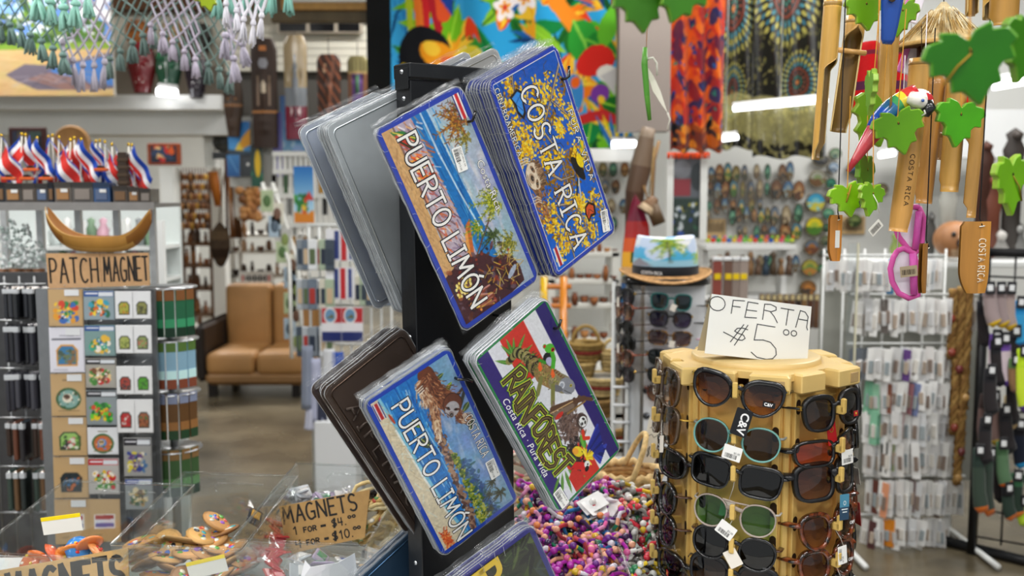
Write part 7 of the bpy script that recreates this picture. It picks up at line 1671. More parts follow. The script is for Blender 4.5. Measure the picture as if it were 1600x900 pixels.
RK = [(407,455,1293,1470,25,{17:'3a8ac0',18:'2f7ab8'}),(436,476,1350,1355,1,{}),(468,522,1336,1524,30,{9:'6a6460',22:'d8c8b0'}),(545,596,1330,1496,26,{0:'5a6068',1:'3f454c',2:'6a7078',3:'54585e',4:'7a7e84',5:'5c6068',17:'6a4a8a'}),(598,648,1356,1496,22,{0:'8ac4a4',1:'7ab898',2:'9ad0b0',6:'8a5a4a',13:'9a6a70',14:'5a6a9a',15:'7a86b0'}),(643,695,1350,1494,24,{3:'8ac4a4',4:'7ab898',12:'c8b0b0',22:'8aa4d0'}),(690,745,1352,1498,24,{6:'5a5a58',9:'b8c88a'}),(752,808,1356,1502,22,{2:'6a4038',5:'e8a07a',13:'8a7a78',20:'6a5a54'}),(812,858,1350,1480,18,{2:'5a3a3a',6:'d8862a',7:'e0902f'})]
cardp = None
for j, (v0,v1,u0,u1,n,sp) in enumerate(RK):
    m = MB(at(u0,v0,YK)); p, q = at(u0-6,v0-8,YK+.02), at(u1+6,v0-8,YK+.02); m.tube([p,q],.006,'d0d2d0',6); o = m.build('hook_bar','paint'); o.location = m.o - k0; o.parent = t
    n = int(n*1.3)
    for i in range(n):
        u = u0 + (u1-u0) * (i+.5) / n; c = at(u,v0+R.uniform(-3,3),YK-.04+R.uniform(-.03,.03)-.10*math.sin(PI*i/max(n-1,1))); cl = sp.get(i,CCOL[(i*5+j*3)%7]); H_ = (v1-v0) / 1500 * YK * R.uniform(.9,1.04)
        T = Matrix.Translation(c) @ Matrix.Rotation(R.uniform(-1.1,-.5),4,'Z') @ Matrix.Rotation(R.uniform(-.08,.10),4,'Y'); lb = '%s carded key ring, %s rack row from the top, %s from left' % ('white' if i not in sp else 'coloured',ORD[j],nth(i))
        th = thing('carded_keyring',lb,'key ring',T=T,group='carded key rings on the white rack'); m = MB(); m.rbox((0,0,-H_/2),(.034,.0022,H_),cl,.0008); m.build('card','paper',th); m = MB(); m.rbox((.002,-.005,-H_*.58),(.018,.008,H_*.4),['b8a898','c8c8c8','8a7a70','d8d4cc','9aa4a8'][(i+j)%5],.002); m.build('charm','gloss',th)
# braided brown belts hanging at the rack's right end
for i, (u,v0,v1) in enumerate(((1490,452,560),(1503,448,590),(1515,446,640),(1494,560,680),(1506,585,720),(1500,640,760),(1486,470,500))):
    p = at(u,v0,YK-.1); H_ = (v1-v0) / 1500 * YK; t = thing('braided_strap','brown braided strap hanging between the white rack and black rack, %s one'%ORD[i],'strap',p,'brown braided straps'); m = MB()
    for s_ in range(3): m.tube([(.011*math.sin(k*1.3+s_*2.1),.006*math.cos(k*1.3+s_*2.1),-H_*k/16) for k in range(17)],.011,['8a6a3c','7a5a34','9a7a48'][s_],5)
    m.build('braid','fibre',t); m = MB(); m.ell((0,-.012,-H_*.9),(.018,.014,.02),['8a3a2a','6a2a2a','a8824a'][i%3],8,6); m.build('bead','gloss',t)

# black grid rack with gloves and socks
YG = 4.0
r0 = at(1518,868,YG); t = thing('grid_rack','black metal grid rack of knitted gloves at the right edge','display rack',(r0.x,YG,0)); o_ = Vector((r0.x,YG,0)); d = Vector((1,-.62,0)).normalized(); BKc = '17181a'
def GP_(s_,z): p = Vector((r0.x,YG,0)) + d * s_; return Vector((p.x,p.y,z))
m = MB(o_); m.tube([GP_(0,.0),GP_(0,1.32)],.022,BKc,4); m.build('post','enamel',t); m = MB(o_); m.tube([GP_(1.0,.0),GP_(1.0,1.32)],.022,BKc,4); m.build('post','enamel',t)
for z in (.36,1.30): m = MB(o_); m.tube([GP_(0,z),GP_(1.0,z)],.018,BKc,4); m.build('rail','enamel',t)
m = MB(o_); q = Vector((-.62,-1,0)).normalized(); m.tube([GP_(0,.02)-d*.3+Vector((0,.12,0)),GP_(0,.02)+d*.75-Vector((0,.22,0))],.024,BKc,4); m.build('base_rail','enamel',t)
for i in range(1,9): m = MB(o_); m.tube([GP_(.11*i,.06),GP_(.11*i,1.3)],.0045,BKc,5); m.build('grid_wire','enamel',t)
for z in (.08,.2,.5,.64,.78,.92,1.06,1.2): m = MB(o_); m.tube([GP_(0,z),GP_(1.0,z)],.0045,BKc,5); m.build('grid_wire','enamel',t)
def glove(u,v0,v1,cols,lb,w_=.05,kind='glove'):
    p = at(u,v0,YG-.22-.10*R.random()); H_ = (v1-v0) / 1500 * 3.8; t = thing('knit_'+kind,lb,kind,T=Matrix.Translation(p)@Matrix.Rotation(R.uniform(-.3,.3),4,'Z')@Matrix.Rotation(R.uniform(-.08,.08),4,'Y'),group='knitted gloves and socks on the black rack'); m = MB()
    m.tube([(0,0,0),(0,0,-H_*.3),(.004,0,-H_*.7),(.012,-.004,-H_*.92),(.022,-.006,-H_)],[w_*.46,w_*.5,w_*.52,w_*.56,w_*.4],[cols[0],cols[1],cols[1],cols[2]],10,flat=.45); m.build('knit_body','fabric',t)
    m = MB(); m.rbox((0,-w_*.3,-H_*.02),(w_*.7,.004,.05),'222226',.001); m.build('header_card','print',t); m = MB(); m.rbox((0,-w_*.33,-H_*.02),(w_*.4,.003,.024),'e4e6e8',.001); m.build('price_label','paper',t)
GL = [(1546,448,506,('8a7a7a','9a8a8a','e0b82a'),'grey-pink'),(1562,448,508,('8a7a7a','9a8a8a','e0b82a'),'grey-pink'),(1578,448,512,('9a8886','a89690','d8b02a'),'pale grey'),(1556,522,602,('6a4a9a','c8b8c0','5a3a94'),'white and purple'),(1570,526,600,('6a4a9a','c8b8c0','5a3a94'),'white and purple'),(1586,560,610,('5a7a4a','8a6a4a','7a5a54'),'patterned'),(1594,470,540,('2a8ac8','3a9ad0','1c6aa8'),'blue'),(1598,545,640,('b8d82a','c8e03a','5a3a94'),'neon yellow'),(1540,616,690,('3a2e2c','6a5450','c8a83a'),'brown'),(1554,616,694,('4a3a36','7a625c','c8a83a'),'brown'),(1578,618,668,('c8b48a','d8c49a','c4a878'),'cream furry'),(1594,660,730,('1c1c20','1d2230','2a9ad8'),'black and blue'),(1530,700,800,('2c3a34','3c4a40','d8722a'),'dark green and orange'),(1546,704,806,('3a4a40','3a463e','d8722a'),'dark green and orange'),(1566,690,760,('4a6a4a','5a7a5a','d8641c'),'green and orange'),(1574,760,810,('1c1c1e','2c3c34','d8722a'),'dark and orange'),(1590,740,806,('3a6a4a','2a3a30','e07a2a'),'green dotted'),(1597,780,818,('a8c83a','b8d83a','a0c030'),'lime')]
for i, (u,v0,v1,cs,nm) in enumerate(GL): glove(u,v0,v1,cs,'%s knitted glove on the black grid rack, %s of the display'%(nm,nth(i)),kind='glove')
for i in range(8): glove(1534+(i*23)%62,470+(i*61)%260,540+(i*61)%260,('26262a','2e2a2c','1c1c20'),'dark knitted glove between coloured pairs on the black rack, %s'%ORD[i])

# shelf above the cards: carved heads and figures
a, b = at(1330,404,4.9), at(1640,404,4.9); t = thing('upper_shelf','white shelf with carved heads and figures above the carded key rings','shelf',((a.x+b.x)/2,4.9,a.z)); m = MB(); m.rbox((0,0,-.02),(b.x-a.x,.3,.03),'dcdedc',.004); m.build('board','paint',t)
for k in (-1,1): m = MB(); m.box((k*(b.x-a.x)*.47,.1,-.5*a.z),(.03,.04,a.z-.04),'dcdedc'); m.build('upright','paint',t)
p = at(1492,374,4.8); t = thing('animal_carving','round tan carved animal head behind the bamboo wind sails','carving',p); m = MB(); k = 4.8 / 1500
m.ell((0,0,0),(33*k,26*k,29*k),'a87a54',18,12,colf=lambda q:'c8a888' if abs(q[0])<10*k and q[2]<4*k else 'a0704a'); m.build('head','wood',t); m = MB(); m.ell((2*k,-25*k,-4*k),(11*k,9*k,9*k),'3a2c28',10,8); m.build('muzzle','gloss',t)
for s_ in (-1,1): m = MB(); m.ell((s_*13*k,-24*k,9*k),(4*k,3*k,4*k),'14120f',8,6); m.build('eye','gloss',t)
for i, (u,v,w_,h_,cl,nm) in enumerate(((1545,300,34,66,'6a3a2a','reddish brown'),(1532,240,30,40,'4a2c22','dark brown'),(1452,350,18,40,'4a4a48','slim dark'),(1560,380,40,48,'8a8884','grey'),(1588,372,30,56,'6a6a68','dark grey'),(1478,300,30,60,'a8a8a0','pale grey'),(1400,380,22,40,'7a8a4a','mossy'),(1576,225,36,50,'3a3430','near black'))):
    p = at(u,402,4.95); k = 4.95 / 1500; zc = at(u,v+h_/2,4.95).z - p.z; t = thing('carved_figure','%s carved figure behind the chimes on the right'%nm,'carving',p,'carved figures on the upper shelf'); m = MB(); m.lathe([(0,0),(w_*.4*k,0),(w_*.42*k,max(.02,zc)),(w_*.5*k,zc+h_*.3*k),(w_*.3*k,zc+h_*.6*k),(w_*.4*k,zc+h_*.8*k),(0,zc+h_*k)],cl,12,sy=.6); m.build('body','wood',t); m = MB(); m.ell((0,-.02,zc+h_*.75*k),(w_*.22*k,w_*.2*k,w_*.2*k),shade(cl,1.3),8,6); m.build('face','wood',t)
a, b = at(1420,246,5.6), at(1640,170,5.6); m = MB(); m.box(((a.x+b.x)/2,5.7,(a.z+b.z)/2),(b.x-a.x,.1,b.z-a.z),'e2e4e4'); struct(m,'trim_21')
# clear acrylic divider right of the tent card
a, b = at(1318,560,3.4), at(1344,380,3.4); t = thing('acrylic_divider','upright clear acrylic strip between the tent card and the white rack','divider',(a.x,3.4,0)); m = MB((a.x,3.4,0)); m.rbox(((a.x+b.x)/2,3.4,b.z/2),(.035,.006,b.z),'ffffff',.002); m.build('strip','acrylic',t); m = MB((a.x,3.4,0)); m.box(((a.x+b.x)/2+.016,3.4,b.z/2),(.006,.009,b.z),'d8d4b8'); m.build('edge','gloss',t)

# framed glass behind the surfboard
a, b = at(1047,372,4.72), at(1100,240,4.72); c = Vector(((a.x+b.x)/2,4.72,a.z)); t = thing('poster_panel','white framed glass with a dim red-lettered poster and painted flowers under the batik cloth','poster',c); W_, H_ = b.x - a.x, b.z - a.z
cv = Canvas(30,72,'5a5e64',2); cv.fill([(0,0),(30,0),(30,34),(0,34)],'22362c'); cv.blobs(30,2,2,28,30,1,3,['2a4a9a','d8c82a','c8d0d4','2a5a3a','1c2c24'],3); cv.fill([(2,36),(18,36),(18,50),(2,50)],'8a3038'); cv.ell(10,58,8,8,'7a7c82'); cv.ell(24,52,6,12,'2c3234'); picture('poster_print',cv,30,60,lambda A,B:((A-.5)*W_,0*A,B*H_),'gloss',t); m = MB(); m.box((0,.006,H_/2),(W_,.008,H_),'4a4c50'); m.build('backing','paint',t)
# surfboard, driftwood, hat stand
c = at(998,520,4.3); pts = [(978,560),(970,470),(972,400),(978,352),(986,318),(992,302),(1004,322),(1014,352),(1017,400),(1016,470),(1010,560)]; t = thing('surfboard','rasta-coloured wooden surfboard with sunset and palm behind the hat','surfboard',c); P3 = [at(u,v,4.3)-c for u,v in pts]
z0, z1 = min(p.z for p in P3), max(p.z for p in P3); m = MB()
def sb(a_,b_):
    z = z0 + (z1-z0) * b_; L_ = sorted([p for p in P3[:6]],key=lambda p:p.z); Rr = sorted([p for p in P3[5:]],key=lambda p:p.z)
    f = lambda q: float(np.interp(z,[p.z for p in q],[p.x for p in q])); x0, x1 = f(L_), f(Rr); return (x0+(x1-x0)*a_,-.016*math.sin(PI*a_),z)
def sc(a_,b_):
    v = 560 - 258 * b_
    if v < 345: return '7a2038'
    if v < 372: return 'b02a28'
    if v < 392: return 'd8581e'
    if v < 420: return 'e8a81c' if abs(a_-.4) > .13 or v > 408 else '2a4a1c'
    if v < 436: return 'c8a82a'
    return '1f4a7a' if v < 460 else '2a6a9a'
m.surf(14,60,sb,sc); m.surf(14,30,lambda a_,b_:(sb(a_,b_)[0],.014,sb(a_,b_)[2]),'5a3a24'); m.build('deck','gloss',t)
c = at(1002,300,4.4); t = thing('driftwood','grey-brown driftwood trunk standing above the surfboard','driftwood',c); m = MB(c); m.tube([Vector((at(990,345,4.4).x,4.4,0)),at(990,345,4.4),at(992,300,4.4),at(1002,260,4.4),at(1010,215,4.4),at(1014,200,4.4)],[.04,.04,.045,.05,.036,.03],['4a3022','4a3022','5a4434','74604e','8a7866'],9); m.build('trunk','wood',t); m = MB(c); m.tube([at(1006,290,4.36),at(1018,330,4.36),at(1022,250,4.36),at(1030,220,4.36)],.008,'8a6a44',6); m.build('twig','wood',t)
c = at(1014,322,4.25); t = thing('wooden_bell','small brown wooden bell hanging at the surfboard','bell',c); m = MB(); m.lathe([(.0,.05),(.02,.045),(.034,0),(.04,-.03),(.03,-.034),(0,-.02)],['5a4028','6a4c30','c8b090','4a3420','2a1c12'],14,T=Matrix.Rotation(.6,4,'Y')); m.build('shell','wood',t); m = MB(c); m.tube([at(1018,320,4.25),at(1030,350,4.25)],.03,'5a4630',8); m.build('clapper_block','wood',t); m = MB(); m.tube([(0,0,.05),(.02,0,.26)],.003,'a88a5a',5); m.build('rope','fibre',t)

YH = 3.05
c = at(1046,442,YH); hs = thing('sunglasses_stand','grey sheet metal sunglasses stand under the palm print hat','display stand',(c.x,YH,0)); o_ = Vector((c.x,YH,0)); a, b = at(1002,900,YH), at(1102,440,YH)
m = MB(o_); m.box(((a.x+b.x)/2,YH+.01,b.z/2+.03),(b.x-a.x,.02,b.z-.06),'d8dbdf'); m.build('front_panel','plastic',hs)
p, q = at(984,442,YH+.1), at(1002,442,YH); m = MB(o_); m.add([(p.x,p.y,.03),(q.x,q.y,.03),(q.x,q.y,q.z),(p.x,p.y,p.z)],[(0,1,2,3)],'c4c8cc'); m.build('side_panel','plastic',hs); m = MB(o_); m.box(((a.x+b.x)/2,YH+.12,b.z/2),(b.x-a.x,.2,b.z-.02),'9a9ea4'); m.build('body','plastic',hs)
m = MB(o_); m.lathe([(0,b.z+.012),(.14,b.z+.012),(.145,b.z+.004),(.145,b.z-.01),(0,b.z-.012)],'1c1d20',28,T=TR((c.x,YH+.08,0))); m.build('top_cap','gloss',hs); m = MB(o_); m.lathe([(.2,.0),(.2,.03),(.02,.04)],'3a3c40',24,T=TR((c.x,YH+.1,0))); m.build('foot','enamel',hs)
for v in (605,633,660,690,716): m = MB(o_); x0, x1 = at(958,v,YH+.08), at(984,v,YH+.08); m.tube([x0,x1],.005,'e2e4e6',6); m.build('wire_rung','paint',hs)
for u in (960,982): m = MB(o_); x0 = at(u,440,YH+.09); m.tube([(x0.x,x0.y,.04),(x0.x,x0.y,x0.z)],.008,'c9cbc9',6); m.build('wire_upright','paint',hs)
for v in (610,650,690): m = MB(o_); p = at(1010,v,YH-.005); m.lathe([(0,.012),(.008,.008),(.012,0)],'4a4c50',8,T=TR(p,PI/2)); m.build('hook','metal',hs)
SG = [('roundteal',472,'teal-edged dark',dict(frame='1f6a66',lens=('1c2e34','2a4448'),n=3.2,taper=.2,rim=.004)),('wayf',500,'black purple-lensed',dict(lens=('2a1c3a','6a5a86'))),('square',529,'gold-cornered brown',dict(frame='6a4a20',lens=('4a3030','a08080'),mat='tortoise')),('wayf',560,'dark green',dict(lens=('1c2a2a','2c3a38'))),('wayf',588,'plain dark',dict(lens=('20282a','303a3a'))),('tort',616,'brown gradient',dict(n=3,cat=.002))]
for i, (s_,v,nm,kw) in enumerate(SG):
    st = dict(ST[s_]); st.update(kw); r = make_glasses(st,'%s sunglasses on the grey stand, %s below the hat'%(nm,nth(i)),'sunglasses on the grey stand'); p = at(1049-i*1.2,v,YH-.06); r.matrix_world = Matrix.Translation(p) @ Matrix.Rotation(-.06,4,'Z') @ Matrix.Rotation(math.radians(3),4,'Y')
    if i in (0,2,3,4,5): hang_tag(r,'plain',(.006 if i!=3 else.02,-.012,-.016),.35-.1*i,i,(.018,.022) if i not in (3,4) else (.032,.026))
for i in range(6):
    st = dict(ST[['wayf','tort','round','square','tort','wayf'][i]]); r = make_glasses(st,'dark sunglasses edge on, left side of the grey stand, %s from top'%ORD[i],'sunglasses at the side of the grey stand'); p = at(972,462+i*24,YH); r.matrix_world = Matrix.Translation(p) @ Matrix.Rotation(-1.25,4,'Z')
    if i in (0,3): hang_tag(r,'plain',(.0,-.014,-.02),0,i,(.016,.03))
for i, v in enumerate((480,506,534,562)):
    st = dict(ST[['wayf','square','cat','round'][i]]); st.update(dict(frame=['15161a','15161a','d88aa8','b86a7a'][i])); r = make_glasses(st,'%s sunglasses edge on, right side of grey stand, %s from top'%(['black','square black','pink','dusky pink'][i],ORD[i]),'sunglasses at the right side of the grey stand'); p = at(1112,v,YH+.06); r.matrix_world = Matrix.Translation(p) @ Matrix.Rotation(1.35,4,'Z')
# hat
c = at(1044,434,YH); t = thing('straw_fedora','palm beach print fedora with black band and tan brim on the grey stand','hat',c+Vector((0,.06,.012))); k = YH / 1500
def brim(a_,b_): g = 2 * PI * a_; r_ = .10 + .046 * b_; return (r_*math.cos(g),r_*math.sin(g)*.92,-.002+.020*(math.cos(g)**2)*b_-.010*b_+.012*math.sin(g)*b_)
m = MB(); m.surf(40,6,brim,'b48a5c'); m.surf(40,6,lambda a_,b_:(brim(a_,b_)[0],brim(a_,b_)[1],brim(a_,b_)[2]-.004),'a87e52'); m.tube([brim(i/40,1) for i in range(41)],.004,'c49a6c',6); m.build('brim','fibre',t)
m = MB(); m.lathe([(.1075,-.004),(.1075,.024),(.105,.025)],'1d1e22',36,sy=.92); m.build('band','fabric',t)
cv = Canvas(120,40,'a9c8e8',2); cv.grad((0,8),'4ab0d8',(0,40),'8ab4ec'); cv.blobs(40,0,14,120,40,3,9,['e6ecf4','f2f4f6','c8d8f0'],3); cv.fill([(0,0),(120,0),(120,8),(0,10)],'9ac8dc'); cv.palm(88,28,13,'6a8a2a',9,3,'b8c84a'); cv.line([(88,28),(90,6)],1.2,'5a5a4a'); cv.palm(112,12,8,'8aa83a',8,4,'c8d04a'); cv.fill([(56,0),(70,10),(80,2)],'8a8a94'); cv.palm(30,24,12,'5a8a3a',8,5,'9ab84a')
picture('crown',cv,80,30,lambda A,B:((.105-.022*B**2)*np.cos(2*PI*A)*(1-.95*np.clip((B-.8)/.2,0,1)**1.5),.92*(.105-.022*B**2)*np.sin(2*PI*A)*(1-.95*np.clip((B-.8)/.2,0,1)**1.5),.022+.097*np.clip(B/.82,0,1)-.016*np.clip((B-.8)/.2,0,1)+.006*np.cos(4*PI*A)*B),'fabric',t)
font_mesh('COSTA RICA',.014,'e8e8e8','band_print','print',t,Matrix.Translation((-.088,-.070,.002))@Matrix.Rotation(-.75,4,'Z')@Matrix.Rotation(PI/2,4,'X'),.0002)

# basket with handwritten card, bracelets, white cards
c = at(980,752,2.02); c.z = .857; k = 2.0 / 1500; t = thing('woven_basket','small handled straw basket with pink bands behind the bracelets','basket',c); RB = 52 * k; HB_ = at(980,736,2.02).z - .857; m = MB(); n = 9
for j in range(n):
    z = .006 + (HB_-.02) * j / (n-1); rr_ = RB * (.82+.18*(j/(n-1))); cl = 'b8405a' if j in (3,4) else ['c4a06c','b8935e','cba878'][j%3]; m.tube([(rr_*math.cos(2*PI*i/28)*(1+.02*(-1)**(i+j)),rr_*math.sin(2*PI*i/28)*(1+.02*(-1)**(i+j)),z) for i in range(29)],(HB_/n)*.62,cl,6,caps=False)
m.lathe([(0,.004),(RB*.8,.004)],'a8844e',20); m.build('woven_side','fibre',t); m = MB()
m.tube([(RB*1.02*math.cos(2*PI*i/40),RB*1.02*math.sin(2*PI*i/40),HB_+.003*(-1)**i) for i in range(41)],.009,'d8bc8a',8); m.build('rim','fibre',t); m = MB(); m.tube([(-RB*.0+RB*.95*math.sin(g)*.55,RB*.98*math.cos(g) if False else -RB*.2+RB*.9*math.cos(g),HB_+.085*math.sin(abs(g-0) if False else g)) for g in [PI*i/18 for i in range(19)]],.006,'d6ba86',8); m.build('handle','fibre',t)
a_, b_ = at(1000,722,2.03), at(1026,646,2.05); t = thing('price_card','white handwritten card standing in the straw basket','sign',T=Matrix.Translation(a_)@Matrix.Rotation(.16,4,'Y')); m = MB(); m.prism([(0,0),(.034,.003),(.038,.100),(.026,.096),(.010,.108),(.003,.1)],0,.001,'e6e6e0',T=Matrix.Rotation(PI/2,4,'X')); m.build('card','paper',t); m = MB(); pl, w0 = layout('$5',.2); ribbon(m,[[(.010+x*.011,.016+y*.02) for x,y in s_] for s_ in pl]+[[(.008,.06),(.014,.065),(.02,.058),(.028,.066)],[(.008,.078),(.018,.082),(.03,.078)]],.0012,.0013,'55585c',Matrix.Rotation(PI/2,4,'X')); m.build('lettering','print',t)
BC = ['b02aa8','d8609a','e0864a','6a2484','d8b02a','d8d0dc','2a6aa8','247a5a','c0404a','e8a888','3c2450','d890b8']
BC2 = BC + BC[:1] * 3 + BC[3:4] * 2 + BC[9:12] * 2 + BC[5:6] * 2
BN = dict(zip(BC,'magenta,pink,orange,purple,yellow,white,blue,green,red,peach,violet,rose'.split(',')),c8c8c4='silver',e4e4e0='white',**{'8a8a86':'grey','4a4a48':'black','3a8a5a':'green','e8c83a':'yellow','a8a49c':'taupe','e8a8a0':'pink','d88a8a':'rose','c8b088':'tan','e8d8c8':'cream','d86a7a':'red','b8c898':'green'}); SEEN = {}
def bracelet(p,rr,lb,group,cols,rad=.028):
    t = thing('beaded_bracelet',lb,'bracelet',T=Matrix.Translation(p)@Euler((rr.uniform(-.9,.9),rr.uniform(-.9,.9),rr.uniform(0,6))).to_matrix().to_4x4(),group=group); m = MB(); cl = rr.choice(cols); b1, b2 = rr.choice(cols), rr.choice(cols); CN = lambda h: BN.get(h,'pale'); lb = lb % (CN(cl),CN(b1),CN(b2))
    k_ = SEEN[lb] = SEEN.get(lb,0) + 1; t['label'] = lb if k_ == 1 else nth(k_-1) + ' ' + lb; m.tube([(rad*math.cos(2*PI*i/16),rad*math.sin(2*PI*i/16),.003*math.sin(i*1.7)) for i in range(17)],.0038,[rr.choice([cl,cl,shade(cl,.8),rr.choice(cols)]) for i in range(17)],5,caps=False); m.build('woven_band','fabric',t); m = MB()
    for q in range(5): g = rr.uniform(0,6.28); m.ell((rad*math.cos(g),rad*math.sin(g),.003),(.0072,.0072,.0064),[b1,b2][q%2],7,5)
    o = m.build('beads','gloss',t); o['kind'] = 'stuff'; return t
rr = random.Random(12)
for i in range(120):
    s_ = (i*.618) % 1; v = 762 + 150 * ((i+.5)/120); lo = 800 + max(0,(v-780)) * .45 - (0 if v>800 else -30); u = lo + (968-lo) * s_; p = at(u,v,1.80-.24*(v-762)/150+rr.uniform(-.01,.01)); bracelet(p,rr,'%s bracelet with %s and %s beads in the heap right of the plates','bright beaded bracelets in the heap',BC2)
for i in range(44):
    u = 968 + (i*31) % 84; v = 768 + (i*47) % 132; p = at(u,v,1.80-.2*(v-760)/140); bracelet(p,rr,'%s bracelet with %s and %s beads heaped beside the sunglasses column','silver beaded bracelets',['c8c8c4','8a8a86','e4e4e0','4a4a48','d83a4a','3a8a5a','e8c83a','a8a49c'])
for i in range(34):
    u = 806 + (i*41) % 90; v = 690 + (i*23) % 86; p = at(u,v,2.08); bracelet(p,rr,'%s bracelet with %s and %s beads far back behind the rainforest plates','pale bracelets at the back',['e8a8a0','d88a8a','c8b088','e8d8c8','d86a7a','b8c898'])
for i in range(16):
    u = 926 + (i*37) % 92; v = 786 + (i*29) % 46; p = at(u,v,1.72+.05*((i*7)%5)/5); t = thing('white_trinket_card','small white earring card on the heap before the basket, %s one'%nth(i),'earring card',T=Matrix.Translation(p)@Euler((rr.uniform(.2,1.1),rr.uniform(-.5,.5),rr.uniform(-1,1))).to_matrix().to_4x4(),group='white earring cards before the basket'); m = MB(); m.rbox((0,0,0),(.05,.036,.0014),'f2f2f2',.0005); m.build('card','paper',t); m = MB(); m.ell((0,0,.004),(.007,.007,.005),rr.choice(['d83a4a','3aa0c0','e8742a','7a3aa0','e8e8e4']),8,5); m.build('bead','gloss',t)
# ------------------------------------------------------------------ middle distance: back room, sofa, postcard racks, basket shelves
def shelf_unit(name,label,u0,u1,vtop,vs,Y,dep,col,cat='shelf'):
    a, b = at(u0,vtop,Y), at(u1,vtop,Y); c = Vector(((a.x+b.x)/2,Y,0)); t = thing(name,label,cat,c); W_ = b.x - a.x
    for v in vs: z = at(u0,v,Y).z; m = MB(); m.rbox((0,dep/2,z),(W_,dep,.03),col,.004); m.build('board','paint',t)
    for s_ in (-1,1):
        for d_ in (.02,dep-.02): m = MB(); m.box((s_*(W_/2-.02),d_,a.z/2),(.04,.04,a.z),col); m.build('upright','paint',t)
    return t, c, W_


WARE = ['5a3a24','8a5a34','6a4428','a8743c','3c2a1e','b88a54','7a4a2c','9a6a44','c8983c']
KINDS = [('bowl',[(0,0),(.5,.0),(.8,.4),(1,.9),(.9,.9),(.6,.3),(0,.15)]),('vase',[(0,0),(.5,0),(.8,.35),(.5,.7),(.35,.85),(.5,1),(0,1)]),('jar',[(0,0),(.7,0),(.75,.7),(.5,.8),(.55,1),(0,1)]),('figure',[(0,0),(.6,0),(.45,.3),(.55,.6),(.25,.72),(.4,.85),(.3,.97),(0,1)])]


def wares(u0,u1,v,hpx,n,Y,where,group,cols=WARE,kinds=(0,1,2,3),seed=1):
    r = random.Random(seed)
    for i in range(n):
        u = u0 + (u1-u0) * (i+.5) / n; kd, prof = KINDS[kinds[i%len(kinds)]]; H_ = hpx * r.uniform(.6,1) / 1500 * Y; Rd = min((u1-u0)/n*.48,hpx*.5) / 1500 * Y; p = at(u,v,Y+.05*r.random()); p.z = at(u,v,Y).z; cl = r.choice(cols); t = thing('wooden_'+kd,'small wooden %s on %s, %s from left'%(kd,where,ORD[i]),kd,p,group); m = MB(); m.lathe([(a_*Rd,b_*H_*(.5 if kd=='bowl' else 1)) for a_,b_ in prof],[shade(cl,.8),cl,shade(cl,1.1),cl,shade(cl,.7),cl,cl],10); m.build('body','wood',t)


s_, c, W_ = shelf_unit('wares_shelf','tall dark brown shelf of carved wares in the back room',276,330,268,(316,352,382,416,452,492,530),9.0,.35,'6a4a30')
for j, (v,n) in enumerate(((315,5),(351,5),(381,4),(415,5),(451,4),(491,4),(529,4))): wares(278,328,v,28,n,9.0,'the %s back room shelf board'%ORD[j],'carved wares in the back room',seed=j)
s_, c, W_ = shelf_unit('low_shelf','white low shelf in the back room left of the sofa',284,322,500,(512,548),8.7,.4,'dcdcd6')
wares(286,318,511,22,3,8.7,'the white low shelf','wares on the low white shelf',seed=31)
s_, c, W_ = shelf_unit('wall_shelf','white shelf of dark bowls beyond the sofa',358,470,366,(368,394,432,462),8.6,.3,'d8d6d0')
for j, (v,n,h_) in enumerate(((367,8,24),(393,8,20),(431,8,26),(461,7,22))): wares(362,466,v,h_,n,8.6,'the %s board beyond the sofa'%ORD[j],'dark wares beyond the sofa',['3c2a20','5a4030','2c221c','6a4a34','8a6a50','a88a70'],(0,2,3),40+j)
a, b = at(374,445,8.5), at(427,424,8.5); t = thing('shop_sign','small white sign with red dots and dark lettering on the dark shelf','sign',a); m = MB(); m.rbox(((b.x-a.x)/2,0,(b.z-a.z)/2),(b.x-a.x,.02,b.z-a.z),'e2e2e0',.003); m.build('board','paper',t); m = MB(); W_ = b.x - a.x; m.box((W_*.12,-.012,(b.z-a.z)/2),(W_*.05,.003,.05),'c82a24'); m.box((W_*.88,-.012,(b.z-a.z)/2),(W_*.05,.003,.05),'c82a24')
for k in range(8): m.box((W_*(.22+.08*k),-.012,(b.z-a.z)/2),(W_*.055,.003,.035+.02*(k%2)),'2a2a2c')
m.build('lettering','print',t)
# hanging strings of carvings, boat carving, fish trap
for i in range(9):
    u = 284 + i * 4.6; p = at(u,262,8.4); t = thing('carving_string','string of small brown carvings hanging in the back room, %s from the left'%ORD[i],'ornament',p,'strings of carvings'); m = MB(); m.tube([(0,0,0),(0,0,-.52)],.006,'4a3224',4)
    for k in range(6): m.ell((0,0,-.08-.085*k),(.022,.02,.03),WARE[(i+k)%9],7,5)
    m.build('beads','wood',t)
c = at(344,380,7.6); k = 7.6 / 1500; t = thing('fish_trap','dark egg-shaped woven trap hanging on the white back room post','fish trap',c); m = MB(); m.lathe([(0,34*k),(3*k,32*k),(12*k,20*k),(15*k,6*k),(15*k,-8*k),(12*k,-22*k),(6*k,-34*k),(0,-38*k)],['4a3c30','5a4a3a','6a5844','54463a','3a2e26','4e4034','3a2e26'],18); m.build('woven_body','fibre',t); m = MB(); m.tube([(0,0,34*k),(2*k,0,60*k),(10*k,0,110*k)],.006,'6a5a4a',5); m.build('cord','matte',t)
c = at(338,288,7.6); t = thing('orange_carving','orange-brown slab carving hung on the white post','carving',c); m = MB(c); m.tube([at(333,268,7.6),at(336,290,7.6),at(341,322,7.6)],[7*k,8*k,5*k],'a8601c',8,flat=.5); m.build('slab','wood',t); m = MB(c); m.tube([at(335,266,7.6),at(336,250,7.6)],.006,'3a2a1a',5); m.build('cord','matte',t)
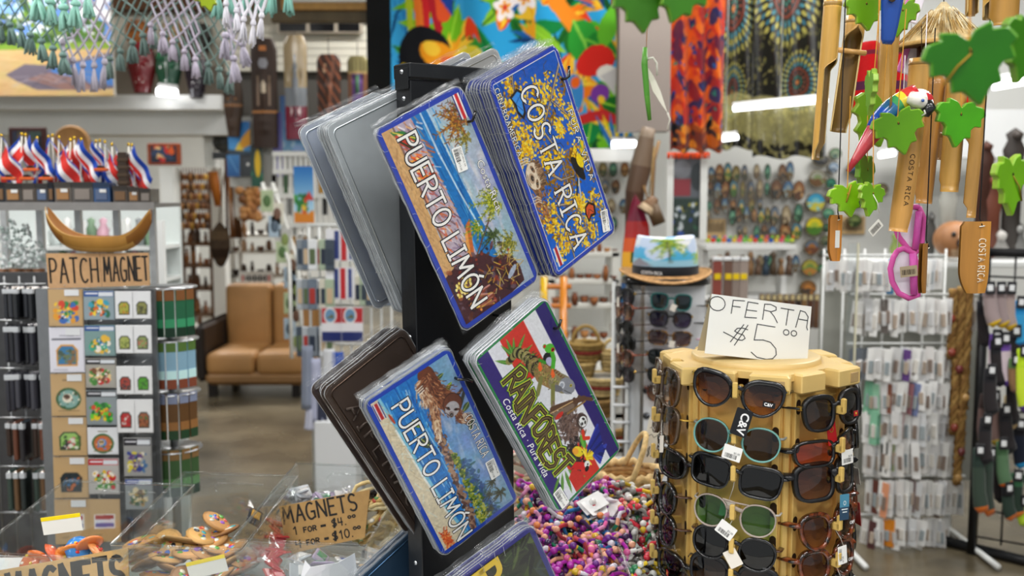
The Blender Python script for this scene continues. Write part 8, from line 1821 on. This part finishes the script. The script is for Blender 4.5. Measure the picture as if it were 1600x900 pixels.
for i in range(10): c = at(352+i*2,250,7.7); t = thing('wooden_spear','thin dark carved stick leaning behind the white post, %s one'%ORD[i],'stick',c,'carved sticks'); m = MB(); m.tube([(0,0,.1),(.03*(i%3),0,-.62)],.012,WARE[i%5],5); m.build('shaft','wood',t)
c = at(348,222,7.2); t = thing('ceiling_fan','small dark fan fixed beside the white back room post','fan',c); m = MB(); m.lathe([(0,.03),(.07,.02),(.08,-.02),(0,-.03)],'3c3f40',16,T=Matrix.Rotation(PI/2,4,'X')); m.build('motor','gloss',t)
for q in range(3): m = MB(); m.box((.10*math.cos(q*2.1+.4),-.02,.10*math.sin(q*2.1+.4)),(.12,.01,.05),'2c2f30',T=None); m.build('blade','gloss',t)
m = MB(); m.tube([(0,.03,0),(.03,.25,.05)],.015,'3c3f40',6); m.build('bracket','gloss',t)
# sofa
def soft(o): q = o.modifiers.new('soft','BEVEL'); q.width = .045; q.segments = 4; q.limit_method = 'NONE'; o.data.polygons.foreach_set('use_smooth',[True]*len(o.data.polygons))
a, b = at(340,600,7.5), at(486,465,7.5); c = Vector(((a.x+b.x)/2,7.5,0)); W_ = b.x - a.x; LE = 'a87c4a'; t = thing('leather_sofa','tan leather sofa with dark carved arm on the concrete floor','sofa',c)
z1, zs, z0 = at(400,465,7.7).z, at(400,556,7.4).z, at(400,592,7.3).z
for s_ in (0,1): m = MB(); w2 = W_ / 2; m.box((-w2/2+s_*w2+.02,.26,(z1+zs)/2+.06),(w2-.01,.18,z1-zs+.10),LE); soft(m.build('back_cushion','leather',t)); m = MB(); m.box((-w2/2+s_*w2+.02,-.08,zs-.02),(w2-.01,.58,.17),LE); soft(m.build('seat_cushion','leather',t))
m = MB(); m.rbox((.02,-.04,z0+.03),(W_,.66,.10),shade(LE,.82),.03); m.build('seat_rail','leather',t); m = MB(); m.rbox((-W_/2-.015,0,.34),(.07,.72,.44),'2c2420',.03)
for q in range(5): m.ell((-W_/2-.04,-.3+.12*q,.40+.05*(q%2)),(.035,.06,.06),'3a302a',8,6)
m.build('arm','wood',t)
for x in (-W_/2+.06,W_/2-.06):
    for y in (-.3,.3): m = MB(); m.box((x,y,.07),(.06,.06,.14),'1c1816'); m.build('leg','wood',t)
# hanging canvases near the masks
def canvas(u0,v0,u1,v1,Y,lb,fn,group=None):
    a_, b_ = at(u0,v1,Y), at(u1,v0,Y); t = thing('canvas_painting',lb,'painting',((a_.x+b_.x)/2,Y,a_.z),group); W_, H_ = b_.x - a_.x, b_.z - a_.z; cv = Canvas(40,40*H_/W_,'3a6ab8',2); fn(cv,40,40*H_/W_); picture('painted_face',cv,32,40,lambda A,B:((A-.5)*W_,-.013+0*A,B*H_),'print',t); m = MB(); m.box((0,0,H_/2),(W_,.024,H_),'dcd8cc'); m.build('stretcher','card',t)
def f1(c,w,h): c.grad((0,0),'5aa0d8',(0,h),'2a7ac8'); c.fill([(w*.4,h*.1),(w*.6,h*.5),(w,h*.8),(w,h*.3)],'f0a82a'); c.fill([(w*.3,h*.15),(w*.5,h*.4),(w*.7,h*.1)],'f0d04a'); c.fill([(0,0),(w,0),(w,h*.1),(0,h*.16)],'3a4a5a')
def f2(c,w,h): c.grad((0,0),'2a5a94',(0,h),'4a86c0'); c.line([(w*.2,h*.9),(w*.8,h*.2)],3,'6aa0d0')
def f3(c,w,h): c.grad((0,0),'2a5a4a',(0,h),'3a4448'); c.ell(w*.55,h*.55,w*.25,h*.32,'e8c02a'); c.blobs(14,0,0,w,h*.4,2,6,['2a6a4a','3a8a6a','2a4a6a'],3)
def f4(c,w,h): c.grad((0,h*.3),'a8d0e8',(0,h),'1c6ab8'); c.blobs(16,0,h*.2,w*.6,h*.5,3,8,['2a7a3a','3a9a3a','1c5a2c'],3); c.blobs(12,w*.4,0,w,h*.4,3,8,['e8c83a','e0882a','d8542a'],4); c.fill([(w*.5,h*.4),(w*.75,h*.56),(w,h*.4)],'c83a2a'); c.fill([(0,0),(w,0),(w,h*.14),(0,h*.2)],'d8842a')
def f5(c,w,h): c.grad((0,0),'9a94d0',(0,h),'5a5aa8')
def f6(c,w,h): c.grad((0,0),'7ab0d8',(0,h),'3a6ab0'); c.blobs(20,0,0,w,h*.5,2,8,['a8c8e0','5a94c8','8aa8d8'],2)
canvas(358,190,391,242,6.72,'blue canvas with a yellow and orange shape beside the tall star mask',f1); canvas(356,242,375,276,6.72,'small blue canvas below the yellow and orange one',f2); canvas(394,226,411,292,6.72,'narrow dark green canvas with a yellow oval',f3); canvas(461,260,490,348,5.4,'village canvas with blue sky and orange foreground behind the grey plates',f4); canvas(428,176,441,276,6.71,'narrow lilac canvas between the long masks',f5); canvas(440,150,480,236,6.72,'pale blue canvas behind the crimson-based mask',f6); canvas(376,238,396,276,6.73,'dark grey canvas under the tall star mask',lambda c,w,h:(c.grad((0,0),'3a3e42',(0,h),'4a4e54'),c.ell(w*.6,h*.5,4,5,'e8e8e4')))
c = at(392,345,7.4); t = thing('gourd_bag','white bag of light brown carvings beside the slanted card rack','bag',c); k = 7.4 / 1500; m = MB(); m.rbox((0,0,34*k),(46*k,.12,66*k),'dfdcd6',.03); m.build('bag_back','paper',t); rr = random.Random(3)
for q in range(26): m = MB() if q == 0 else m; m.ell((rr.uniform(-16,18)*k,-.07,rr.uniform(4,58)*k),(7*k,5*k,7*k),rr.choice(['a87040','b8804c','8a5a34','c89058']),8,5)
o = m.build('carvings','wood',t); o['kind'] = 'stuff'

# white slatted wall, slanted card holder and postcard racks
a, b = at(424,236,6.0), at(560,420,6.0);
t = thing('slat_rack','white slatted rack full of cards behind the grey plates','display rack',((a.x+b.x)/2,6.0,0)); o_ = Vector(((a.x+b.x)/2,6.0,0))
for i in range(17): u = 426 + i * 8.2; m = MB(o_); p = at(u,236,6.0); m.box((p.x,6.05,p.z/2+.58),(.018,.02,p.z-1.16),'e4e4e0'); m.build('slat','paint',t)
for v in (240,268,306,352,404): m = MB(o_); p = at(430,v,6.0); m.box((o_.x,6.03,p.z),(b.x-a.x,.02,.03),'e8e8e4'); m.build('cross_rail','paint',t)
for i in range(22):
    u = 428 + (i*6.1) % 128; v = [276,308,372][i%3]; p = at(u,v,6.03); t = thing('postcard','%s card in the white slatted rack, %s row, %s one'%(['dark brown','tan','red','green','grey','ochre','black'][i%7],ORD[i%3],ORD[i//3]),'card',p,'cards in the slatted rack'); m = MB(); m.rbox((0,0,-.05),(.026,.008,.12),['3a2a24','a8845a','a83a2a','3a5a3a','7a7a78','b8862a','1c1c1e'][i%7],.002); m.build('card_sheet','print',t)
c = at(440,290,5.6); q = [at(410,288,5.6),at(424,284,5.6),at(470,440,5.3),at(466,540,5.25),at(446,545,5.3),at(424,400,5.5)]; t = thing('card_ladder','slanted white wire card holder descending beside the sofa','display rack',c); m = MB(c)
for s_ in (0,1): m.tube([at(410+16*s_,286,5.6),at(452+14*s_,410,5.4),at(456+18*s_,560,5.3)],.012,'e9e9e4',6)
m.build('side_rails','paint',t)
for i in range(9): m = MB(c); v = 300 + i * 28; u = 412 + min(v-290,130) * .32; m.tube([at(u,v,5.5),at(u+18,v,5.5)],.01,'e4e4de',6); m.build('pocket_bar','paint',t)
for i in range(12):
    v = 300 + i * 20; u = 414 + min(v-290,130) * .30 + (i%2) * 10; p = at(u,v,5.42); t = thing('greeting_card','pale %s card in the slanted white holder, %s from the top'%(['green','cream','blue','grey'][i%4],ORD[i]),'card',p,'cards in the slanted holder'); m = MB(); m.rbox((0,0,-.05),(.07,.006,.12),['b8c8a0','e4e0d0','b0c4d4','c4c4c0'][i%4],.002); m.build('card_sheet','print',t); m = MB(); m.ell((0,-.004,-.05),(.022,.003,.035),['5a7a4a','8a9a5a','5a6a7a','7a5a4a'][(i*3)%4],8,5); m.build('printed_motif','print',t)
# souvenir rack right of it: flag key rings, towels, grid
YT = 4.4
a, b = at(478,350,YT), at(612,720,YT); o_ = Vector(((a.x+b.x)/2,YT+.05,0)); t = thing('wire_panel_rack','white wire panel rack of flag souvenirs behind the plate rack','display rack',o_)
for i in range(9): m = MB(o_); x = a.x + (b.x-a.x) * i / 8; m.tube([(x,YT+.06,.1),(x,YT+.06,a.z)],.006,'e6e8e6',5); m.build('upright_wire','paint',t)
for v in (352,394,436,478,540,600,660): m = MB(o_); p = at(480,v,YT); m.tube([(a.x,YT+.05,p.z),(b.x,YT+.05,p.z)],.006,'e6e8e6',5); m.build('cross_wire','paint',t)
m = MB(o_); p, q = at(494,740,YT-.1), at(556,660,YT-.1); m.rbox(((p.x+q.x)/2,YT,q.z/2+.02),(q.x-p.x,.25,q.z-.02),'dfe1e3',.006); m.build('base_box','paint',t)
for i, (u0,v0,u1,v1,nm) in enumerate(((510,358,556,408,'upper'),(510,418,554,468,'lower'))):
    def ff(c,w,h): c.fill([(0,0),(w,0),(w,h),(0,h)],'e6e6ea'); c.fill([(w*.28,h*.05),(w*.42,h*.05),(w*.42,h*.95),(w*.28,h*.95)],'2a3a7a'); c.fill([(w*.5,0),(w*.68,0),(w*.68,h),(w*.5,h)],'c0282e'); c.fill([(w*.78,h*.05),(w*.9,h*.05),(w*.9,h*.95),(w*.78,h*.95)],'2a3a7a')
    card('flag_pouch','%s bagged pouch with vertical blue, white and red stripes behind the plates'%nm,'pouch',u0,v0,u1,v1,YT-.06,'e2e2e6',ff,'bagged flag pouches')
for i, (u0,u1) in enumerate(((503,536),(534,567))):
    def ff(c,w,h): c.fill([(0,0),(w,0),(w,h*.28),(0,h*.28)],'1f2c6a'); c.fill([(0,h*.28),(w,h*.28),(w,h*.55),(0,h*.55)],'e8e6ea'); c.fill([(0,h*.55),(w,h*.55),(w,h),(0,h)],'b8242c'); c.ell(w*.4,h*.76,w*.3,h*.24,'e8e4e0'); c.ell(w*.4,h*.76,w*.24,h*.19,'6a94b8'); c.fill([(w*.2,h*.68),(w*.6,h*.68),(w*.5,h*.8)],'6a6a4a')
    card('flag_towel','%s small towel in red, white and navy with round crest'%['left','right'][i],'towel',u0,480,u1,534,YT-.08-.01*i,'e2e2e6',ff,'flag towels on the wire rack')
RC = [('grey','8a929a'),('blue-grey','6a7684'),('white','dfe2e4'),('cream','d8d4c4'),('pale green','a8b8a0'),('slate','4a5460'),('silver','b4bac0')]
for i in range(30):
    u = 470 + (i%6) * 9 if i < 18 else 560 + (i%6) * 9; row = (i//6) % 3; v0 = [374,436,510][row] if i < 18 else [360,430,500][row-0]; p = at(u,v0,YT-.05-.01*(i%3)); H_ = .14; nm, cl = RC[i%7]
    t = thing('bagged_souvenir','%s bagged souvenir on the wire rack, %s row, %s in it'%(nm,ORD[row],ORD[i%6+(6 if i>=18 else 0)]),'souvenir',p,'bagged souvenirs on the wire rack'); m = MB(); m.rbox((0,0,-H_/2),(.042,.014,H_),cl,.004); m.build('bag','gloss',t); m = MB(); m.rbox((0,-.008,-H_*.55),(.026,.004,H_*.5),['3a4450','c8b090','5a6a4a','a83a34','2c3444'][i%5],.002); m.build('content','print',t)
for i, (u,v0,v1,cl) in enumerate(((480,540,640,'8a92a4'),(492,560,660,'b4b8d0'),(500,590,670,'3a3e50'),(514,545,600,'d8dade'),(528,550,590,'3a5ab0'),(486,640,672,'c8cadc'))):
    p = at(u,v0,YT-.1); H_ = (v1-v0) / 1500 * YT; t = thing('hanging_scarf','%s cloth hanging low on the white wire rack'%['grey','lavender','dark navy','white','blue','pale lilac'][i],'cloth',p,'cloths on the wire rack'); m = MB(); m.surf(6,10,lambda a_,b_:((a_-.5)*.05*(1+.3*b_),.008*math.sin(a_*9+b_),-b_*H_),cl); o = m.build('cloth_sheet','fabric',t); sd = o.modifiers.new('t','SOLIDIFY'); sd.thickness = .006

# basket shelves between the rack and the sunglasses stand
s_, c, W_ = shelf_unit('basket_shelf','white metal shelf of carved bowls and baskets behind the rainforest plates',856,968,392,(398,440,478,532),5.3,.4,'d9d9d2');
for j, (v,n,h_) in enumerate(((396,9,22),(439,8,26),(477,7,30),(531,7,34))): wares(860,966,v,h_,n,5.3,'the %s basket shelf board'%ORD[j],'carved wares on the basket shelf',['6a3a20','7a4828','5a3420','8a5630','9a6a3c'],(0,0,2,0),60+j)
for i, (u,v,w_,cl) in enumerate(((900,590,60,'b49a64'),(940,612,70,'c4ac78'),(926,645,74,'9a7a4c'),(880,640,56,'a88c58'),(958,575,40,'bca470'),(915,560,50,'a0844e'),(890,690,70,'b89c68'),(950,690,60,'a48452'))):
    p = at(u,v,4.6); k = 4.6 / 1500; t = thing('coiled_basket','coiled straw basket stacked behind the rainforest plates, %s from the left'%ORD[[2,5,4,0,7,3,1,6][i]],'basket',p,'coiled straw baskets'); m = MB()
    for q in range(5): r_ = w_ * .5 * k * (.8+.05*q); m.tube([(r_*math.cos(2*PI*g/20),r_*math.sin(2*PI*g/20),q*6*k) for g in range(21)],4*k,['8a3a34' if (q==2 and i%2) else cl,shade(cl,.85)][q%2],5,caps=False)
    m.lathe([(0,0),(w_*.4*k,0)],shade(cl,.6),16); m.build('coils','fibre',t)
    if i in (0,5,4): m = MB(); m.tube([(w_*.42*k*math.cos(g),0,24*k+w_*.55*k*math.sin(g)) for g in [PI*q/12 for q in range(13)]],3*k,cl,6); m.build('handle','fibre',t)
s2, c, W_ = shelf_unit('low_basket_shelf','low white shelf holding the coiled baskets',850,975,560,(596,650,704),4.55,.5,'cfcfc8')
for i, (u,v0,v1) in enumerate(((880,415,530),)):
    p = at(u,v1,4.9); t = thing('stool_frame','varnished orange wooden frame standing right of the Costa Rica plates','frame',(p.x,4.9,0)); zt = at(u,432,4.9).z
    for x in (-.10,.0): m = MB(); m.tube([(x,0,0),(x,0,zt)],.02,'d8862a' if x==0 else 'e0b41e',8); m.build('post','gloss',t)
    for v in (478,448): z = at(u,v,4.9).z; m = MB(); m.tube([(-.12,0,z),(.04,0,z)],.014,'c8762a',8); m.build('rail','gloss',t)
